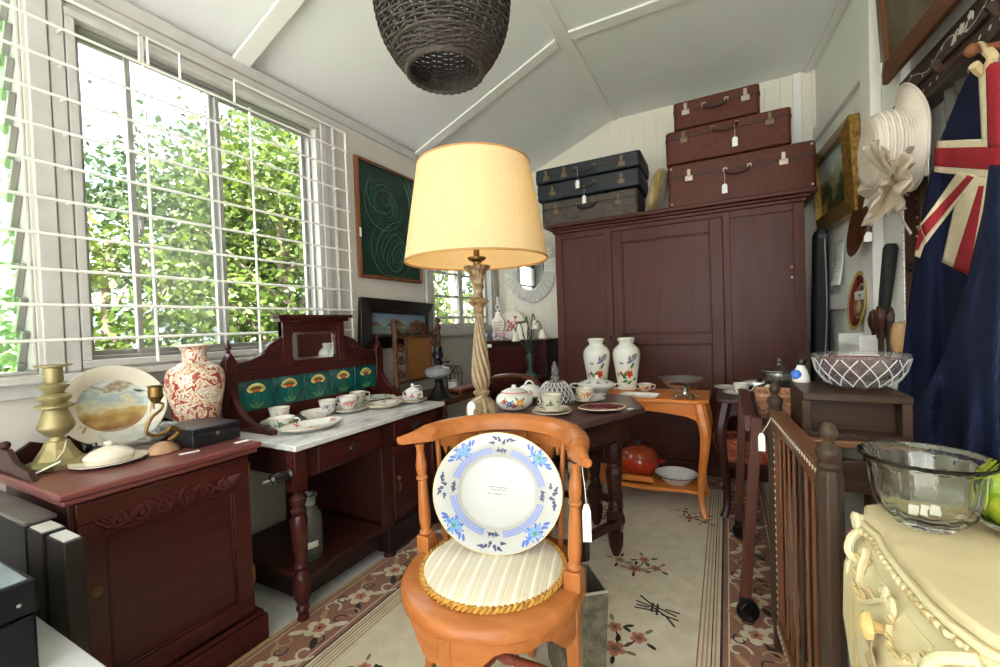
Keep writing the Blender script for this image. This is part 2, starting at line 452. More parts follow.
# white steel bars in front of the windows
gr = thing('security_grille', 'white painted steel bars running across the whole big window', 'window bars', (WL+.06, .7, 1.06))
XB = WL+.06
for i in range(10):
    z = 2.313-.1257*i
    MB().tube([(XB, -.45, z), (XB, 2.03, z)], .0058, 6).build('bar', RODW, gr)
for y, z0, z1 in ((.945, 1.077, 2.43), (1.40, 1.077, 2.33), (2.025, 1.13, 2.43)):
    MB().tube([(XB-.009, y, z0), (XB-.009, y, z1)], .0055, 6).build('rod', RODW, gr)
for ya, yb in ((-.3, .93), (.96, 1.08), (1.32, 2.02)):
    MB().tube([(XB, ya, 2.318), (XB, ya, 2.43), (XB, yb, 2.43), (XB, yb, 2.318)], .0055, 6).build('top_rail', RODW, gr)
for i in range(10):
    for y in (.693, 1.945): MB().tube([(WL+.022, y, 2.313-.1257*i), (XB-.006, y, 2.313-.1257*i)], .004, 6).build('wall_bracket', RODW, gr)

# ------------------------------------------------------------------ outside
struct('ground_outside', MB().box(-30, WL-1.2, -14, 24, -.62, -.56), mat('lawn', (92, 110, 62), .9, noise=((2, 2, 2), (74, 94, 48), .3, .7)))
struct('ground_bounce', MB().box(WL-1.2, 12, -14, 24, -.62, -.57), mat('pale_bounce_ground', (194, 194, 192), .8))  # unseen pale ground, added to bounce neutral light into the room
def leafmat(name, c1, c2):
    m = mat(name, c1, .5, noise=((2.2, 2.2, 2.2), c2, .35, .65)); nt = m.node_tree; b = nt.nodes['Principled BSDF']
    t = nt.nodes.new('ShaderNodeBsdfTranslucent'); mx = nt.nodes.new('ShaderNodeMixShader'); mx.inputs[0].default_value = .45
    src = b.inputs['Base Color'].links[0].from_socket
    nt.links.new(src, t.inputs[0]); nt.links.new(b.outputs[0], mx.inputs[1]); nt.links.new(t.outputs[0], mx.inputs[2])
    nt.links.new(mx.outputs[0], nt.nodes['Material Output'].inputs[0]); return m
LEAFA = leafmat('leaf_bright', (46, 68, 20), (84, 100, 32))
LEAFB = leafmat('leaf_mid', (38, 56, 26), (58, 76, 36))
LEAFC = leafmat('leaf_dark', (30, 46, 22), (53, 70, 34))
BARK = mat('bark', (120, 108, 92), .85, noise=((12, 12, 3), (84, 74, 62), .3, .7))
BARKP = mat('bark_pale', (178, 170, 156), .8, noise=((10, 10, 3), (140, 132, 118), .3, .7))
def tree(label, x, y, h, r, rz, n, lm, bm=BARK, trunk=.09, size=.09, base=.7, limbs=6):
    t = thing('garden_tree', label, 'tree', (x, y, -.56), 'garden trees outside the windows')
    tb = MB(); zc = h-rz*.9
    tb.tube(catmull([(x, y, -.56), (x+.06, y+.05, h*.3), (x-.04, y-.03, h*.65), (x, y, h)], 4), [trunk*(1-.8*i/12) for i in range(13)], 7)
    tips = []
    for k in range(limbs):
        a = 2*PI*k/limbs+rng.random(); q = r*(.6+.3*rng.random()); z0 = h*(.15+.5*rng.random())
        e = (x+q*math.cos(a), y+q*math.sin(a), z0+h*.28)
        tb.tube(catmull([(x, y, z0), (x+.45*q*math.cos(a+.3), y+.45*q*math.sin(a+.3), z0+h*.1), e], 4), [trunk*.5*(1-.85*i/8) for i in range(9)], 5)
        tips.append(e)
    tb.build('trunk', bm, t)
    lb = MB(); cl = []
    for k in range(max(12, n//90)):
        u = rng.uniform(-1, 1); a = rng.uniform(0, 2*PI); q = math.sqrt(1-u*u)*rng.uniform(.55, 1.)
        cl.append((x+r*q*math.cos(a), y+r*q*math.sin(a), base+(h*1.05-base)*(.5+.5*u*rng.uniform(.7, 1.))))
    vs, fs = [], []
    for k in range(n):
        c = cl[k % len(cl)]; g = r*.22
        p = Vector((c[0]+rng.gauss(0, g), c[1]+rng.gauss(0, g), c[2]+rng.gauss(0, g)))
        d = Vector((rng.gauss(0, 1), rng.gauss(0, 1), rng.gauss(-.4, .6))).normalized()
        e = d.cross(Vector((rng.gauss(0, 1), rng.gauss(0, 1), rng.gauss(0, 1)))).normalized()
        s = size*rng.uniform(.6, 1.3); b = len(vs)
        vs += [p, p+d*s*.5+e*s*.27, p+d*s, p+d*s*.5-e*s*.27]; fs.append((b, b+1, b+2, b+3))
    lb.add(vs, fs); lb.build('foliage', lm, t)
    return t
tree('bright yellow green tree close outside the big window, at its right', -4.0, 2.95, 2.95, .95, 1.2, 9500, LEAFA, size=.08)
tree('soft green tree behind the middle panes of the big window', -5.4, 3.2, 3.0, 1.2, 1.3, 9500, LEAFB, size=.085, base=1.9)
tree('bright green shrub low outside the left pane of the big window', -4.3, 1.62, 1.95, .62, .8, 4200, LEAFA, size=.075, base=.3)
tree('dark green tree filling the right pane of the big window', -5.7, 4.6, 4.0, 1.45, 1.6, 9000, LEAFC, size=.09)
tree('tall pale green tree at the back of the garden behind the others', -7.8, 5.4, 5.6, 1.8, 2.0, 4200, LEAFB, size=.17, base=.8)
tree('crooked pale-limbed tree outside the far small window', -3.9, 5.9, 2.6, .9, 1.0, 900, LEAFA, BARKP, .12, .12, .8, 11)
tree('leafy green tree further off behind the far small window', -6.2, 8.6, 3.4, 1.7, 1.4, 4200, LEAFB, size=.16, base=.2)
tree('round green bush beyond the louvre window', -5.8, .7, 1.5, .8, .8, 2200, LEAFB, size=.11, base=0.)
tree('wide green hedge tree low behind the pale blue shed', -7.2, 3.3, 2.3, 1.4, 1.2, 3600, LEAFC, size=.14, base=0.)
HOUSE = mat('house_boards', (226, 232, 238), .7); ROOFM = mat('house_roof', (176, 188, 202), .6)
hs = thing('neighbour_house', 'pale two-storey weatherboard house beyond the garden trees', 'house', (-11.5, 3.6, -.56))
MB().box(-14, -9.6, 1.2, 5.6, -.56, 5.3).build('wall', grooves(HOUSE, 2, .22), hs)
MB().prism([(1.0-.3, 5.3), (6.1, 5.3), (6.1, 5.42), (3.4, 6.9), (.7, 5.42)], -14.4, -9.3, 0, YZ()).build('roof', ROOFM, hs)
f = MB().box(-9.6, -9.52, 3.2, 4.3, 3.6, 4.6).build('window', ALU, hs)
MB().box(-9.52, -9.5, 3.28, 4.22, 3.68, 4.52).build('pane', mat('house_pane', (120, 140, 160), .1), f)
sd = thing('garden_shed', 'pale blue garden shed low outside the big window', 'shed', (-5.6, 2.4, -.56))
MB().box(-6.3, -5.05, 2.15, 3.0, -.56, 1.42).build('wall', mat('shed_blue', (196, 214, 234), .6, noise=((30, 30, 30), (150, 176, 206), .55, .7)), sd)
MB().prism([(2.05, 1.42), (3.1, 1.42), (3.1, 1.46), (2.05, 1.66)], -6.4, -4.98, 0, YZ()).build('roof', ROOFM, sd)

# ------------------------------------------------------------------ light
w = bpy.data.worlds.new('sky'); SC.world = w; w.use_nodes = True
bg = w.node_tree.nodes['Background']; bg.inputs[0].default_value = (.91, .95, 1.0, 1); bg.inputs[1].default_value = 6.6
sun = bpy.data.objects.new('sun', bpy.data.lights.new('sun', 'SUN')); COL.objects.link(sun)
sun.data.energy = 80.0; sun.data.angle = math.radians(3); sun.data.color = (1., .965, .92)
sun.rotation_euler = Vector((-.36, .36, -.86)).to_track_quat('-Z', 'Y').to_euler()
SC.view_settings.view_transform = 'Standard'; SC.view_settings.look = 'None'
SC.view_settings.gamma = 1.0; SC.view_settings.use_curve_mapping = False
SC.view_settings.exposure = -0.12
SC.cycles.max_bounces = 12; SC.cycles.diffuse_bounces = 6; SC.cycles.transparent_max_bounces = 16
SC.cycles.sample_clamp_indirect = 6.0
SC.cycles.use_denoising = True
# ------------------------------------------------------------------ helpers for furniture
def fpanel(mb, u0, u1, z0, z1, d, w, depth, T, mold=True):
    """a frame of width w round a sunk panel, drawn in u,z; d is the front face, depth goes back"""
    mb.box(u0, u1, d-depth, d, z0, z0+w, 0, T).box(u0, u1, d-depth, d, z1-w, z1, 0, T)
    mb.box(u0, u0+w, d-depth, d, z0+w, z1-w, 0, T).box(u1-w, u1, d-depth, d, z0+w, z1-w, 0, T)
    mb.box(u0+w, u1-w, d-depth, d-.012, z0+w, z1-w, 0, T)
    if mold:
        a, b, c, e = u0+w, u1-w, z0+w, z1-w
        for (p, q, r, t) in ((a, b, c, c+.008), (a, b, e-.008, e), (a, a+.008, c, e), (b-.008, b, c, e)):
            mb.box(p, q, d-.012, d-.004, r, t, 0, T)
    return mb
UX = Matrix(((0, 1, 0, 0), (1, 0, 0, 0), (0, 0, 1, 0), (0, 0, 0, 1)))     # u->y, d->x (faces +x)
def price_tag(parent, P, Q, w=.016, l=.034, name='price_tag', face=None):
    """a card of l x w hanging from P on a string down to Q"""
    P, Q = Vector(P), Vector(Q)
    mb = MB().tube([P, (P+Q)/2+Vector((.002, -.002, 0)), Q], .0011, 5, 1)
    n = (EYE-Q); n.z = 0; n.normalize()
    if face: n = Vector(face).normalized()
    x = Vector((0, 0, 1)).cross(n).normalized(); y = n.cross(x)
    poly = [(-w/2, -l), (w/2, -l), (w/2, -.2*l), (.25*w, 0), (-.25*w, 0), (-w/2, -.2*l)]
    vs = [Q+x*a+y*b+n*c for c in (0, .0012) for a, b in poly]
    k = 6
    mb.add(vs, [tuple(range(k-1, -1, -1)), tuple(range(k, 2*k))]+[(i, (i+1) % k, k+(i+1) % k, k+i) for i in range(k)], 0)
    return mb.build(name, [TAGW, STRING], parent)
def flat_tag(parent, c, ang, w=.03, l=.05, tilt=0., name='price_tag', th=.0015):
    T = TR(*c) @ RZ(ang) @ RX(tilt)
    return MB().box(-l/2, l/2, -w/2, w/2, 0, th, 0, T).build(name, TAGW, parent)

# ------------------------------------------------------------------ mahogany pedestal cabinet under the window
cx0, cx1, cy0, cy1, ct = -2.115, -1.615, .49, 1.005, .765
cab = thing('pedestal_cabinet', 'low red mahogany cabinet with one carved panelled door beneath the window', 'cabinet', (-1.86, .75, 0))
MB().box(cx0, cx1-.02, cy0, cy1, .11, ct-.035).build('body', MAHOGD, cab, .003)
MB().box(cx0, cx1+.022, cy0-.025, cy1+.025, 0, .10).box(cx0, cx1+.012, cy0-.015, cy1+.015, .10, .118).build('plinth', MAHOG, cab, .005)
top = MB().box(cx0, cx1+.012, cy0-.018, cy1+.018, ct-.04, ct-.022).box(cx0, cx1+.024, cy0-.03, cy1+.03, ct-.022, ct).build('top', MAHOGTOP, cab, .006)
dr = fpanel(MB(), cy0+.012, cy1-.012, .125, ct-.045, cx1, .062, .02, UX)
dr.box(cx1-.012, cx1+.001, cy0+.07, cy1-.07, .60, .665)
dr = dr.build('door', MAHOG, cab, .003)
cv = MB(); ym_, zc_ = (cy0+cy1)/2, .648
for s in (-1, 1):
    for k, (dy, r) in enumerate(((.036, .030), (.100, .027), (.152, .020))):
        cv.tube(spiral((cx1+.002, ym_+s*dy, zc_-.006), r, .004, 1.6*s, (0, 1, 0), (0, 0, 1), 22, PI/2), .0065, 6)
    cv.tube(catmull([(cx1+.001, ym_+s*.02, zc_-.03), (cx1+.003, ym_+s*.08, zc_+.02), (cx1+.003, ym_+s*.14, zc_-.02), (cx1+.002, ym_+s*.19, zc_-.012)], 6), [.0075]*18+[.003], 6)
    cv.tube(catmull([(cx1+.001, ym_+s*.10, zc_-.032), (cx1+.003, ym_+s*.15, zc_-.03), (cx1+.002, ym_+s*.205, zc_+.005)], 6), .006, 6)
    for k in range(4): cv.tube([(cx1+.002, ym_+s*(.15+.012*k), zc_-.01), (cx1+.002, ym_+s*(.175+.012*k), zc_+.016)], .0045, 5)
cv.build('carving', wood('mahogany_carved', (60, 26, 27), (74, 32, 32), 'y', .26, 30, .5), dr)
MB().lathe([(0, 0), (.012, 0), (.013, .002), (.008, .004), (.003, .003), (0, .001)], T=TR(cx1, cy0+.048, .455) @ RY(90), n=16, sx=1.2).build('escutcheon', mat('dark_brass', (84, 62, 34), .4, .7), dr)
for z in (.24, .63): MB().box(cx1-.002, cx1+.004, cy1-.014, cy1-.009, z, z+.06).build('hinge', BRASSD, dr)
g = [(cy0-.02, ct), (cy0-.02, ct+.02), (cy0+.06, ct+.075), (cy0+.12, ct+.05), (cy0+.2, ct+.10), (cy1-.2, ct+.10), (cy1-.12, ct+.05), (cy1-.06, ct+.075), (cy1+.02, ct+.02), (cy1+.02, ct)]
MB().prism(g, cx0+.002, cx0+.02, 0, YZ()).build('gallery', MAHOGD, cab, .003)
ge = MB().prism([(cx0+.02, ct), (cx0+.3, ct), (cx0+.27, ct+.028), (cx0+.16, ct+.04), (cx0+.1, ct+.075), (cx0+.02, ct+.075)], cy0-.018, cy0-.002, 0, XZ())
ge.ball((cx0+.06, cy0-.01, ct+.085), .014); ge.build('end_gallery', MAHOGD, cab, .003)
flat_tag(cab, (-1.665, 1.0, ct), 84, .022, .05)
flat_tag(cab, (-1.70, .835, ct), 78, .018, .06)

# things on it
CT = ct+.0006
p = at(40, 464, 'z', ct); cs = thing('candlestick', 'tall brass candlestick on an octagonal foot at the cabinet corner', 'candlestick', (-1.965, .575, CT))
b = MB().lathe([(0, 0), (.082, 0), (.082, .014), (.074, .022), (.060, .026), (.040, .06), (.03, .085), (0, .088)], (-1.965, .575, CT), 8, a0=PI/8)
b.build('foot', BRASS, cs, .002, 30)
MB().lathe(ease([(0, .08), (.022, .085), (.018, .098), (.030, .108), (.044, .125), (.046, .14), (.034, .175), (.028, .19)], 3)+[(.048, .196), (.049, .203), (.028, .21), (.040, .222), (.042, .232), (.022, .244), (.036, .262), (.038, .268), (.020, .275)]
         + [(.024, .285), (.023, .325), (.046, .330), (.047, .335), (.018, .334), (.016, .30), (0, .30)], (-1.965, .575, CT), 24).build('stem', BRASS, cs, 0, 45)
tg = MB().tube([(-1.925, .585, CT+.088), (-1.90, .57, CT+.06), (-1.895, .55, CT+.035)], .0015, 5, 1)
tg.box(-.014, .014, -.033, .033, 0, .0012, 0, TR(-1.885, .525, CT+.018) @ RZ(-20) @ RX(24)); tg.build('price_tag', [TAGW, STRING], cs)

# oval landscape platter on a black stand
def scene_mat(name, stops, scale, axis, off):
    m = mat(name, (200, 200, 190), .25, coat=.3); nt = m.node_tree; b = nt.nodes['Principled BSDF']
    tc = nt.nodes.new('ShaderNodeTexCoord'); sp = nt.nodes.new('ShaderNodeSeparateXYZ'); nt.links.new(tc.outputs['Object'], sp.inputs[0])
    mp = nt.nodes.new('ShaderNodeMapping'); mp.inputs['Scale'].default_value = scale; nt.links.new(tc.outputs['Object'], mp.inputs[0])
    n = nt.nodes.new('ShaderNodeTexNoise'); n.inputs['Scale'].default_value = 1.; n.inputs['Detail'].default_value = 6.; nt.links.new(mp.outputs[0], n.inputs['Vector'])
    a = nt.nodes.new('ShaderNodeMath'); a.operation = 'MULTIPLY_ADD'; a.inputs[1].default_value = axis[1]; a.inputs[2].default_value = off
    nt.links.new(sp.outputs[axis[0]], a.inputs[0])
    c = nt.nodes.new('ShaderNodeMath'); c.operation = 'MULTIPLY_ADD'; c.inputs[1].default_value = axis[2]
    nt.links.new(n.outputs['Fac'], c.inputs[0]); nt.links.new(a.outputs[0], c.inputs[2])
    rp = nt.nodes.new('ShaderNodeValToRGB'); el = rp.color_ramp.elements
    el[0].position, el[0].color = stops[0][0], lin(stops[0][1]); el[1].position, el[1].color = stops[-1][0], lin(stops[-1][1])
    for q, cc in stops[1:-1]:
        e = el.new(q); e.color = lin(cc)
    nt.links.new(c.outputs[0], rp.inputs[0]); nt.links.new(rp.outputs[0], b.inputs['Base Color']); return m
PLSC = scene_mat('platter_landscape', [(0., (120, 84, 44)), (.25, (168, 140, 84)), (.40, (196, 190, 160)), (.52, (150, 168, 172)), (.62, (190, 196, 190)), (.72, (140, 124, 92)), (.85, (206, 214, 216)), (1., (222, 226, 224))], (14, 14, 22), (2, 4.3, .9), -.75)
pl = thing('landscape_platter', 'big oval china platter painted with a misty landscape and a blue bird', 'platter', (-2.05, .80, CT))
PA = [(.0, .0), (.10, .0), (.118, .006), (.128, .014), (.19, .03)]
pb = MB().lathe([(0, -.004), (.10, -.004), (.13, .006), (.19, .025), (.192, .029)]+PA[::-1], (0, 0, 0), 48, sy=.9)
S = on_plate(PA, sy=.9)
pic = MB().lathe([(0, .0009), (.10, .0009), (.118, .0069), (.124, .0115)], (0, 0, 0), 48, sy=.9)
PT = TR(-2.075, .765, CT+.158) @ RY(76) @ RZ(90) @ Matrix.Scale(.88, 4)
for q in (pb, pic): q.v = [PT @ v for v in q.v]
po = pb.build('plate', CREAMP, pl)
PICT = pic
# painted scene keeps its own plane so its pattern follows the dish
pm = MB(); pm.add([v for v in pic.v], pic.f); po2 = pm.build('painted_scene', PLSC, pl)
bd = MB(); SB = lambda a, b: PT @ Vector(S(a, b))
for (x, y, rx, ry, r, m) in ((.098, .052, .014, .006, -.3, 0), (.112, .048, .009, .0025, -.5, 0), (.086, .058, .006, .005, 0, 1), (.128, .02, .003, .03, .1, 2), (.14, -.01, .014, .003, 1.2, 2), (.13, -.03, .003, .03, -.3, 3), (.15, .03, .012, .003, .6, 2), (-.11, -.085, .016, .006, 1., 3), (-.12, -.07, .010, .005, .3, 5), (.10, -.10, .016, .005, .5, 5)):
    bd.disc(lambda a, b: PT @ (Vector(S(a, b))+Vector((0, 0, .0006))), x, y, rx, ry, r, m, 10)
bd.build('painted_pattern', [mat('bird_teal', (40, 74, 84), .3), BROWNP, mat('reed_green', (140, 146, 118), .3), mat('reed_brown', (160, 142, 112), .3), PORC, mat('petal_buff', (196, 170, 120), .3)], pl)
st = MB()
for y in (.68, .86):
    st.tube(catmull([(-2.002, y, CT+.045), (-1.996, y, CT+.012), (-2.06, y, CT+.012), (-2.092, y, CT+.06), (-2.098, y, CT+.12)], 5), .008, 6)
    st.ball((-1.99, y, CT+.019), .018)
st.tube([(-2.055, .68, CT+.03), (-2.055, .86, CT+.03)], .007, 6)
st.build('stand', BLACKW, pl)

def flutes(n, amp, p=0.): return lambda t, r, z: r*(1+amp*math.cos(n*t+p))
# pressed glass boat bowl
bc = (-1.935, .79, CT)
tag(MB().lathe([(0, 0), (.05, 0), (.052, .004), (.036, .014), (.06, .03), (.085, .055), (.096, .078), (.093, .080), (.08, .057), (.056, .035), (.02, .026), (0, .025)], bc, 48, sx=.82, sy=1.25, rad=lambda t, r, z: r*(1+(.03*math.cos(24*t) if z > .02 else 0))).build('glass_bowl', GLASS),
    'clear oval pressed glass bowl in front of the landscape platter', 'bowl')
# covered dish
dc = (-1.838, .662, CT)
cd = thing('covered_dish', 'small cream china covered dish on its own scalloped plate near the cabinet edge', 'dish', dc)
CRAG = mat('aged_china', (214, 206, 190), .25, noise=((30, 30, 30), (190, 180, 162), .4, .8), coat=.3)
MB().lathe([(0, 0), (.06, 0), (.098, .010), (.099, .014), (.06, .006), (0, .006)], dc, 48, sy=1.02, rad=flutes(12, .02)).build('under_plate', CRAG, cd)
MB().lathe(ease([(.06, .007), (.062, .02), (.064, .026), (.058, .034), (.04, .047), (.014, .056)], 3)+[(0, .057)], dc, 36, sy=1.05).build('lid', CRAG, cd)
MB().lathe([(.006, .055), (.008, .06), (.014, .066), (.010, .073), (0, .075)], dc, 12).build('knob', CRAG, cd)
# snake armed chamber candlestick
hc = (-1.80, .80, CT)
ch = thing('chamber_candlestick', 'brass candle holder with a curling snake arm and shell foot', 'candlestick', hc)
MB().lathe([(0, 0), (.052, 0), (.054, .004), (.046, .018), (.026, .034), (0, .04)], hc, 30, sx=.75, sy=1.0, rad=flutes(10, .02)).build('shell_foot', mat('pinkish_brass', (170, 134, 104), .35, .35), ch)
arm = catmull([(hc[0], hc[1]+.02, hc[2]+.036), (hc[0], hc[1]+.05, hc[2]+.06), (hc[0], hc[1]+.03, hc[2]+.085), (hc[0], hc[1]+.012, hc[2]+.07), (hc[0], hc[1]-.02, hc[2]+.065), (hc[0], hc[1]-.048, hc[2]+.085), (hc[0], hc[1]-.03, hc[2]+.13), (hc[0], hc[1]+.0, hc[2]+.155), (hc[0], hc[1]+.005, hc[2]+.175), (hc[0], hc[1]-.02, hc[2]+.18), (hc[0], hc[1]-.022, hc[2]+.16)], 6)
MB().tube(arm, [.009-.006*k/(len(arm)-1) for k in range(len(arm))], 8).build('arm', BRASSD, ch)
MB().lathe([(0, 0), (.012, .0), (.018, .012), (.024, .022), (.021, .03), (.021, .055), (.026, .06), (.019, .06), (.017, .03), (0, .028)], (hc[0], hc[1]-.014, hc[2]+.182), 18).build('candle_cup', BRASSD, ch)
price_tag(ch, (hc[0]+.012, hc[1]+.075, hc[2]+.075), (hc[0]+.02, hc[1]+.078, hc[2]+.045), .014, .04)
# big satsuma vase
vc = (-2.02, 1.03, CT)
IMARI = mat('vase_pattern', (226, 216, 196), .3, coat=.3)
nt = IMARI.node_tree; b_ = nt.nodes['Principled BSDF']
tc = nt.nodes.new('ShaderNodeTexCoord'); mp = nt.nodes.new('ShaderNodeMapping'); mp.inputs['Scale'].default_value = (27, 27, 21); nt.links.new(tc.outputs['Object'], mp.inputs[0])
n1 = nt.nodes.new('ShaderNodeTexNoise'); n1.inputs['Scale'].default_value = 1.; n1.inputs['Detail'].default_value = 3.; n1.inputs['Distortion'].default_value = 1.6; nt.links.new(mp.outputs[0], n1.inputs['Vector'])
rp = nt.nodes.new('ShaderNodeValToRGB'); rp.color_ramp.interpolation = 'CONSTANT'; el = rp.color_ramp.elements
el[0].position, el[0].color = 0., lin((140, 50, 38)); el[1].position, el[1].color = .43, lin((190, 152, 90))
for q, c in ((.455, (222, 212, 196)), (.50, (150, 142, 126)), (.53, (222, 212, 196)), (.565, (158, 58, 42)), (.62, (198, 168, 106)), (.66, (216, 206, 188))):
    e = el.new(q); e.color = lin(c)
nt.links.new(n1.outputs['Fac'], rp.inputs[0]); nt.links.new(rp.outputs[0], b_.inputs['Base Color'])
vs_ = thing('oriental_vase', 'tall white vase painted all over in rust red and gold beside the black box', 'vase', vc)
VP = ease([(0, 0), (.075, 0), (.082, .01), (.10, .08), (.125, .20), (.128, .25), (.115, .29), (.07, .318), (.056, .33), (.052, .36), (.058, .385), (.082, .40)], 3)
VP = [(r*.84, z*.93) for r, z in VP]
MB().lathe(VP+[(.070, .376), (.042, .36), (.037, .33), (0, .31)], vc, 36, rad=lambda t, r, z: r*(1+(.03*math.cos(20*t) if z > .366 else 0))).build('body', IMARI, vs_)
MB().lathe([(.0695, .370), (.0725, .374), (.071, .378), (.064, .376)], vc, 36, rad=flutes(20, .03)).build('rim', CREAMP, vs_)
Sv = on_lathe([(.052, .345), (.052, .36), (.056, .38)], vc)
# black box
bx = thing('black_box', 'flat black lidded box with a keyhole at the cabinet front edge', 'box', (-1.86, .95, CT))
x0, x1, y0, y1 = -1.965, -1.735, .865, 1.04
BOXB = mat('black_leather', (20, 21, 26), .32, noise=((40, 40, 40), (30, 31, 36), .4, .7))
BOXL = mat('black_leather_top', (46, 48, 58), .34, noise=((18, 18, 18), (64, 66, 76), .35, .7))
MB().box(x0, x1, y0, y1, CT, CT+.045).build('base', BOXB, bx, .003)
MB().box(x0, x1, y0, y1, CT+.0465, CT+.066).box(x0-.003, x1+.003, y0-.003, y1+.003, CT+.064, CT+.068).build('lid', BOXB, bx, .003)
MB().box(x0+.006, x1-.006, y0+.006, y1-.006, CT+.068, CT+.0695).build('lid_panel', BOXL, bx)
MB().lathe([(0, 0), (.007, 0), (.007, .0015), (.003, .002), (0, .001)], T=TR(x1, (y0+y1)/2, CT+.04) @ RY(90), n=14).build('keyhole', STEEL, bx)

# ------------------------------------------------------------------ tiled washstand
wx0, wx1, wy0, wy1, wt = -2.13, -1.535, 1.165, 2.125, .73
ws = thing('washstand', 'dark mahogany washstand with marble top, mirror and a row of green flower tiles', 'washstand', (-1.83, 1.645, 0))
MARB = mat('marble', (206, 206, 204), .18, noise=((9, 5, 9), (150, 153, 158), .5, .7), coat=.3)
MB().box(wx0+.0, wx1+.022, wy0-.047, wy1+.012, wt-.024, wt).build('marble_top', MARB, ws, .004)
# frieze and carcass of the cupboard half
ymid = 1.655
cb = MB().box(wx0, wx1-.012, wy0, wy1, .575, wt-.024)
cb.box(wx0, wx1-.02, wy1-.03, wy1, .16, .575).box(wx0, wx1-.02, ymid, ymid+.022, .16, .575).box(wx0, wx1-.02, ymid, wy1, .16, .185).box(wx0, wx0+.015, 1.50, wy1, .16, .575)
cb.box(wx1-.035, wx1-.012, ymid-.03, ymid+.045, .16, .575)
cb.build('carcass', MAHOGD, ws, .003)
for a, b in ((wy0+.08, ymid-.03), (ymid+.06, wy1-.06)):
    d = MB().box(wx1-.013, wx1-.002, a, b, .59, wt-.04).build('drawer', MAHOG, ws, .003)
    c = MB(); yc = (a+b)/2
    c.lathe([(0, 0), (.034, 0), (.036, .006), (.024, .008), (.018, .016), (0, .018)], T=TR(wx1-.002, yc, .64) @ RY(90), n=20, sx=.7, sy=1.25)
    for k in range(8):
        t = 2*PI*k/8; c.ball((wx1+.006, yc+.034*math.cos(t), .64+.019*math.sin(t)), .006, 0, 8)
    c.build('carved_pull', MAHOGD, d)
dw = fpanel(MB(), ymid+.05, wy1-.04, .19, .57, wx1-.004, .05, .018, UX)
dw.tube([(wx1-.01, ymid+.10+(wy1-.09-ymid-.10)*k/12, .50+.035*math.sin(PI*k/12)) for k in range(13)], .006, 6)
dw = dw.build('door', MAHOG, ws, .003)
hd = MB().tube([(wx1+.002, ymid+.075, .38), (wx1+.012, ymid+.075, .37), (wx1+.010, ymid+.075, .34), (wx1+.002, ymid+.075, .33)], .0035, 6).ball((wx1+.004, ymid+.075, .40), .01, 0, 10)
hd.build('handle', BRASSD, dw)
# open side: shelf with a wavy lip, niche behind, plinth, turned leg
sh = [(wx0, ymid+.02), (wx1-.03, ymid+.02), (wx1-.02, ymid-.03), (wx1-.045, ymid-.10), (wx1-.03, ymid-.2), (wx1-.05, ymid-.3), (wx1-.02, wy0+.06), (wx1-.02, wy0), (wx0, wy0)]
MB().prism(sh, .150, .172).build('shelf', MAHOGD, ws, .004)
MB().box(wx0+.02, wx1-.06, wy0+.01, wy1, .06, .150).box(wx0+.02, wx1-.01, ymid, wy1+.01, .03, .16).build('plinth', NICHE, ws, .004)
def turned_leg(parent, x, y, zt, sc=1., name='leg'):
    m = MB().box(x-.027*sc, x+.027*sc, y-.027*sc, y+.027*sc, zt-.17, zt)
    m.lathe(ease([(.016*sc, 0), (.022*sc, .012), (.019*sc, .04), (.026*sc, .055), (.019*sc, .075)], 2)+[(.03*sc, .10), (.03*sc, .15), (.03*sc, .20)]
            + ease([(.022*sc, .215), (.028*sc, .23), (.024*sc, .25), (.032*sc, .36), (.034*sc, .42)], 2)+[(.022*sc, .44), (.030*sc, .45), (.030*sc, .462), (.022*sc, .47)]
            + ease([(.026*sc, .48), (.033*sc, .51), (.024*sc, zt-.185), (.03*sc, zt-.17)], 2), (x, y, 0), 18)
    return m.build(name, MAHOG, parent, .002, 40)
turned_leg(ws, wx1-.022, wy0-.012, wt-.024, 1.05)
turned_leg(ws, wx1-.035, wy1-.01, .20, .9, 'foot') if False else None
for y in (wy1-.03, ymid+.03): MB().lathe([(0, 0), (.03, 0), (.034, .01), (.02, .03), (0, .03)], (wx1-.04, y, 0), 14).build('foot', MAHOGD, ws)
MB().lathe(ease([(.012, 0), (.02, .006), (.013, .015), (.018, .03), (.021, .05), (.017, .075), (.021, .082), (.012, .09)], 3), T=TR(wx1-.022, wy0-.040, .615) @ RX(90), n=16).lathe([(.006, .09), (.006, .118), (0, .118)], T=TR(wx1-.022, wy0-.040, .615) @ RX(90), n=10, mi=1).build('towel_rail_knob', [BLACKW, STEEL], ws)
# splashback
XS = wx0+.055
sy0, sy1 = 1.21, 2.19
def post(y, h):
    m = MB().prism([(y-.03, wt), (y+.03, wt), (y+.03, h), (y, h+.05), (y-.03, h)], XS-.03, XS+.012, 0, YZ())
    m.lathe([(.006, 0), (.014, .006), (.007, .014), (.013, .024), (.015, .03), (.006, .042), (.003, .06), (0, .064)], (XS-.01, y, h+.045), 12)
    return m.build('post', MAHOG, ws, .003, 40)
post(sy0, 1.045); post(sy1, 1.045)
MB().box(XS-.03, XS, sy0+.03, sy1-.03, wt, .80).box(XS-.03, XS+.004, sy0+.03, sy1-.03, .948, 1.0).box(XS-.03, XS+.012, sy0+.03, sy1-.03, .985, .995).build('rail', MAHOG, ws, .003)
tl = (sy1-sy0-.06)/5
TILE = mat('tile_green', (10, 62, 62), .12, noise=((26, 26, 26), (18, 92, 84), .4, .75), coat=.5)
TILEL = mat('tile_leaf', (62, 120, 74), .15, coat=.4); TILEY = mat('tile_yellow', (222, 208, 128), .15, coat=.4); TILER = mat('tile_red', (170, 66, 48), .15)
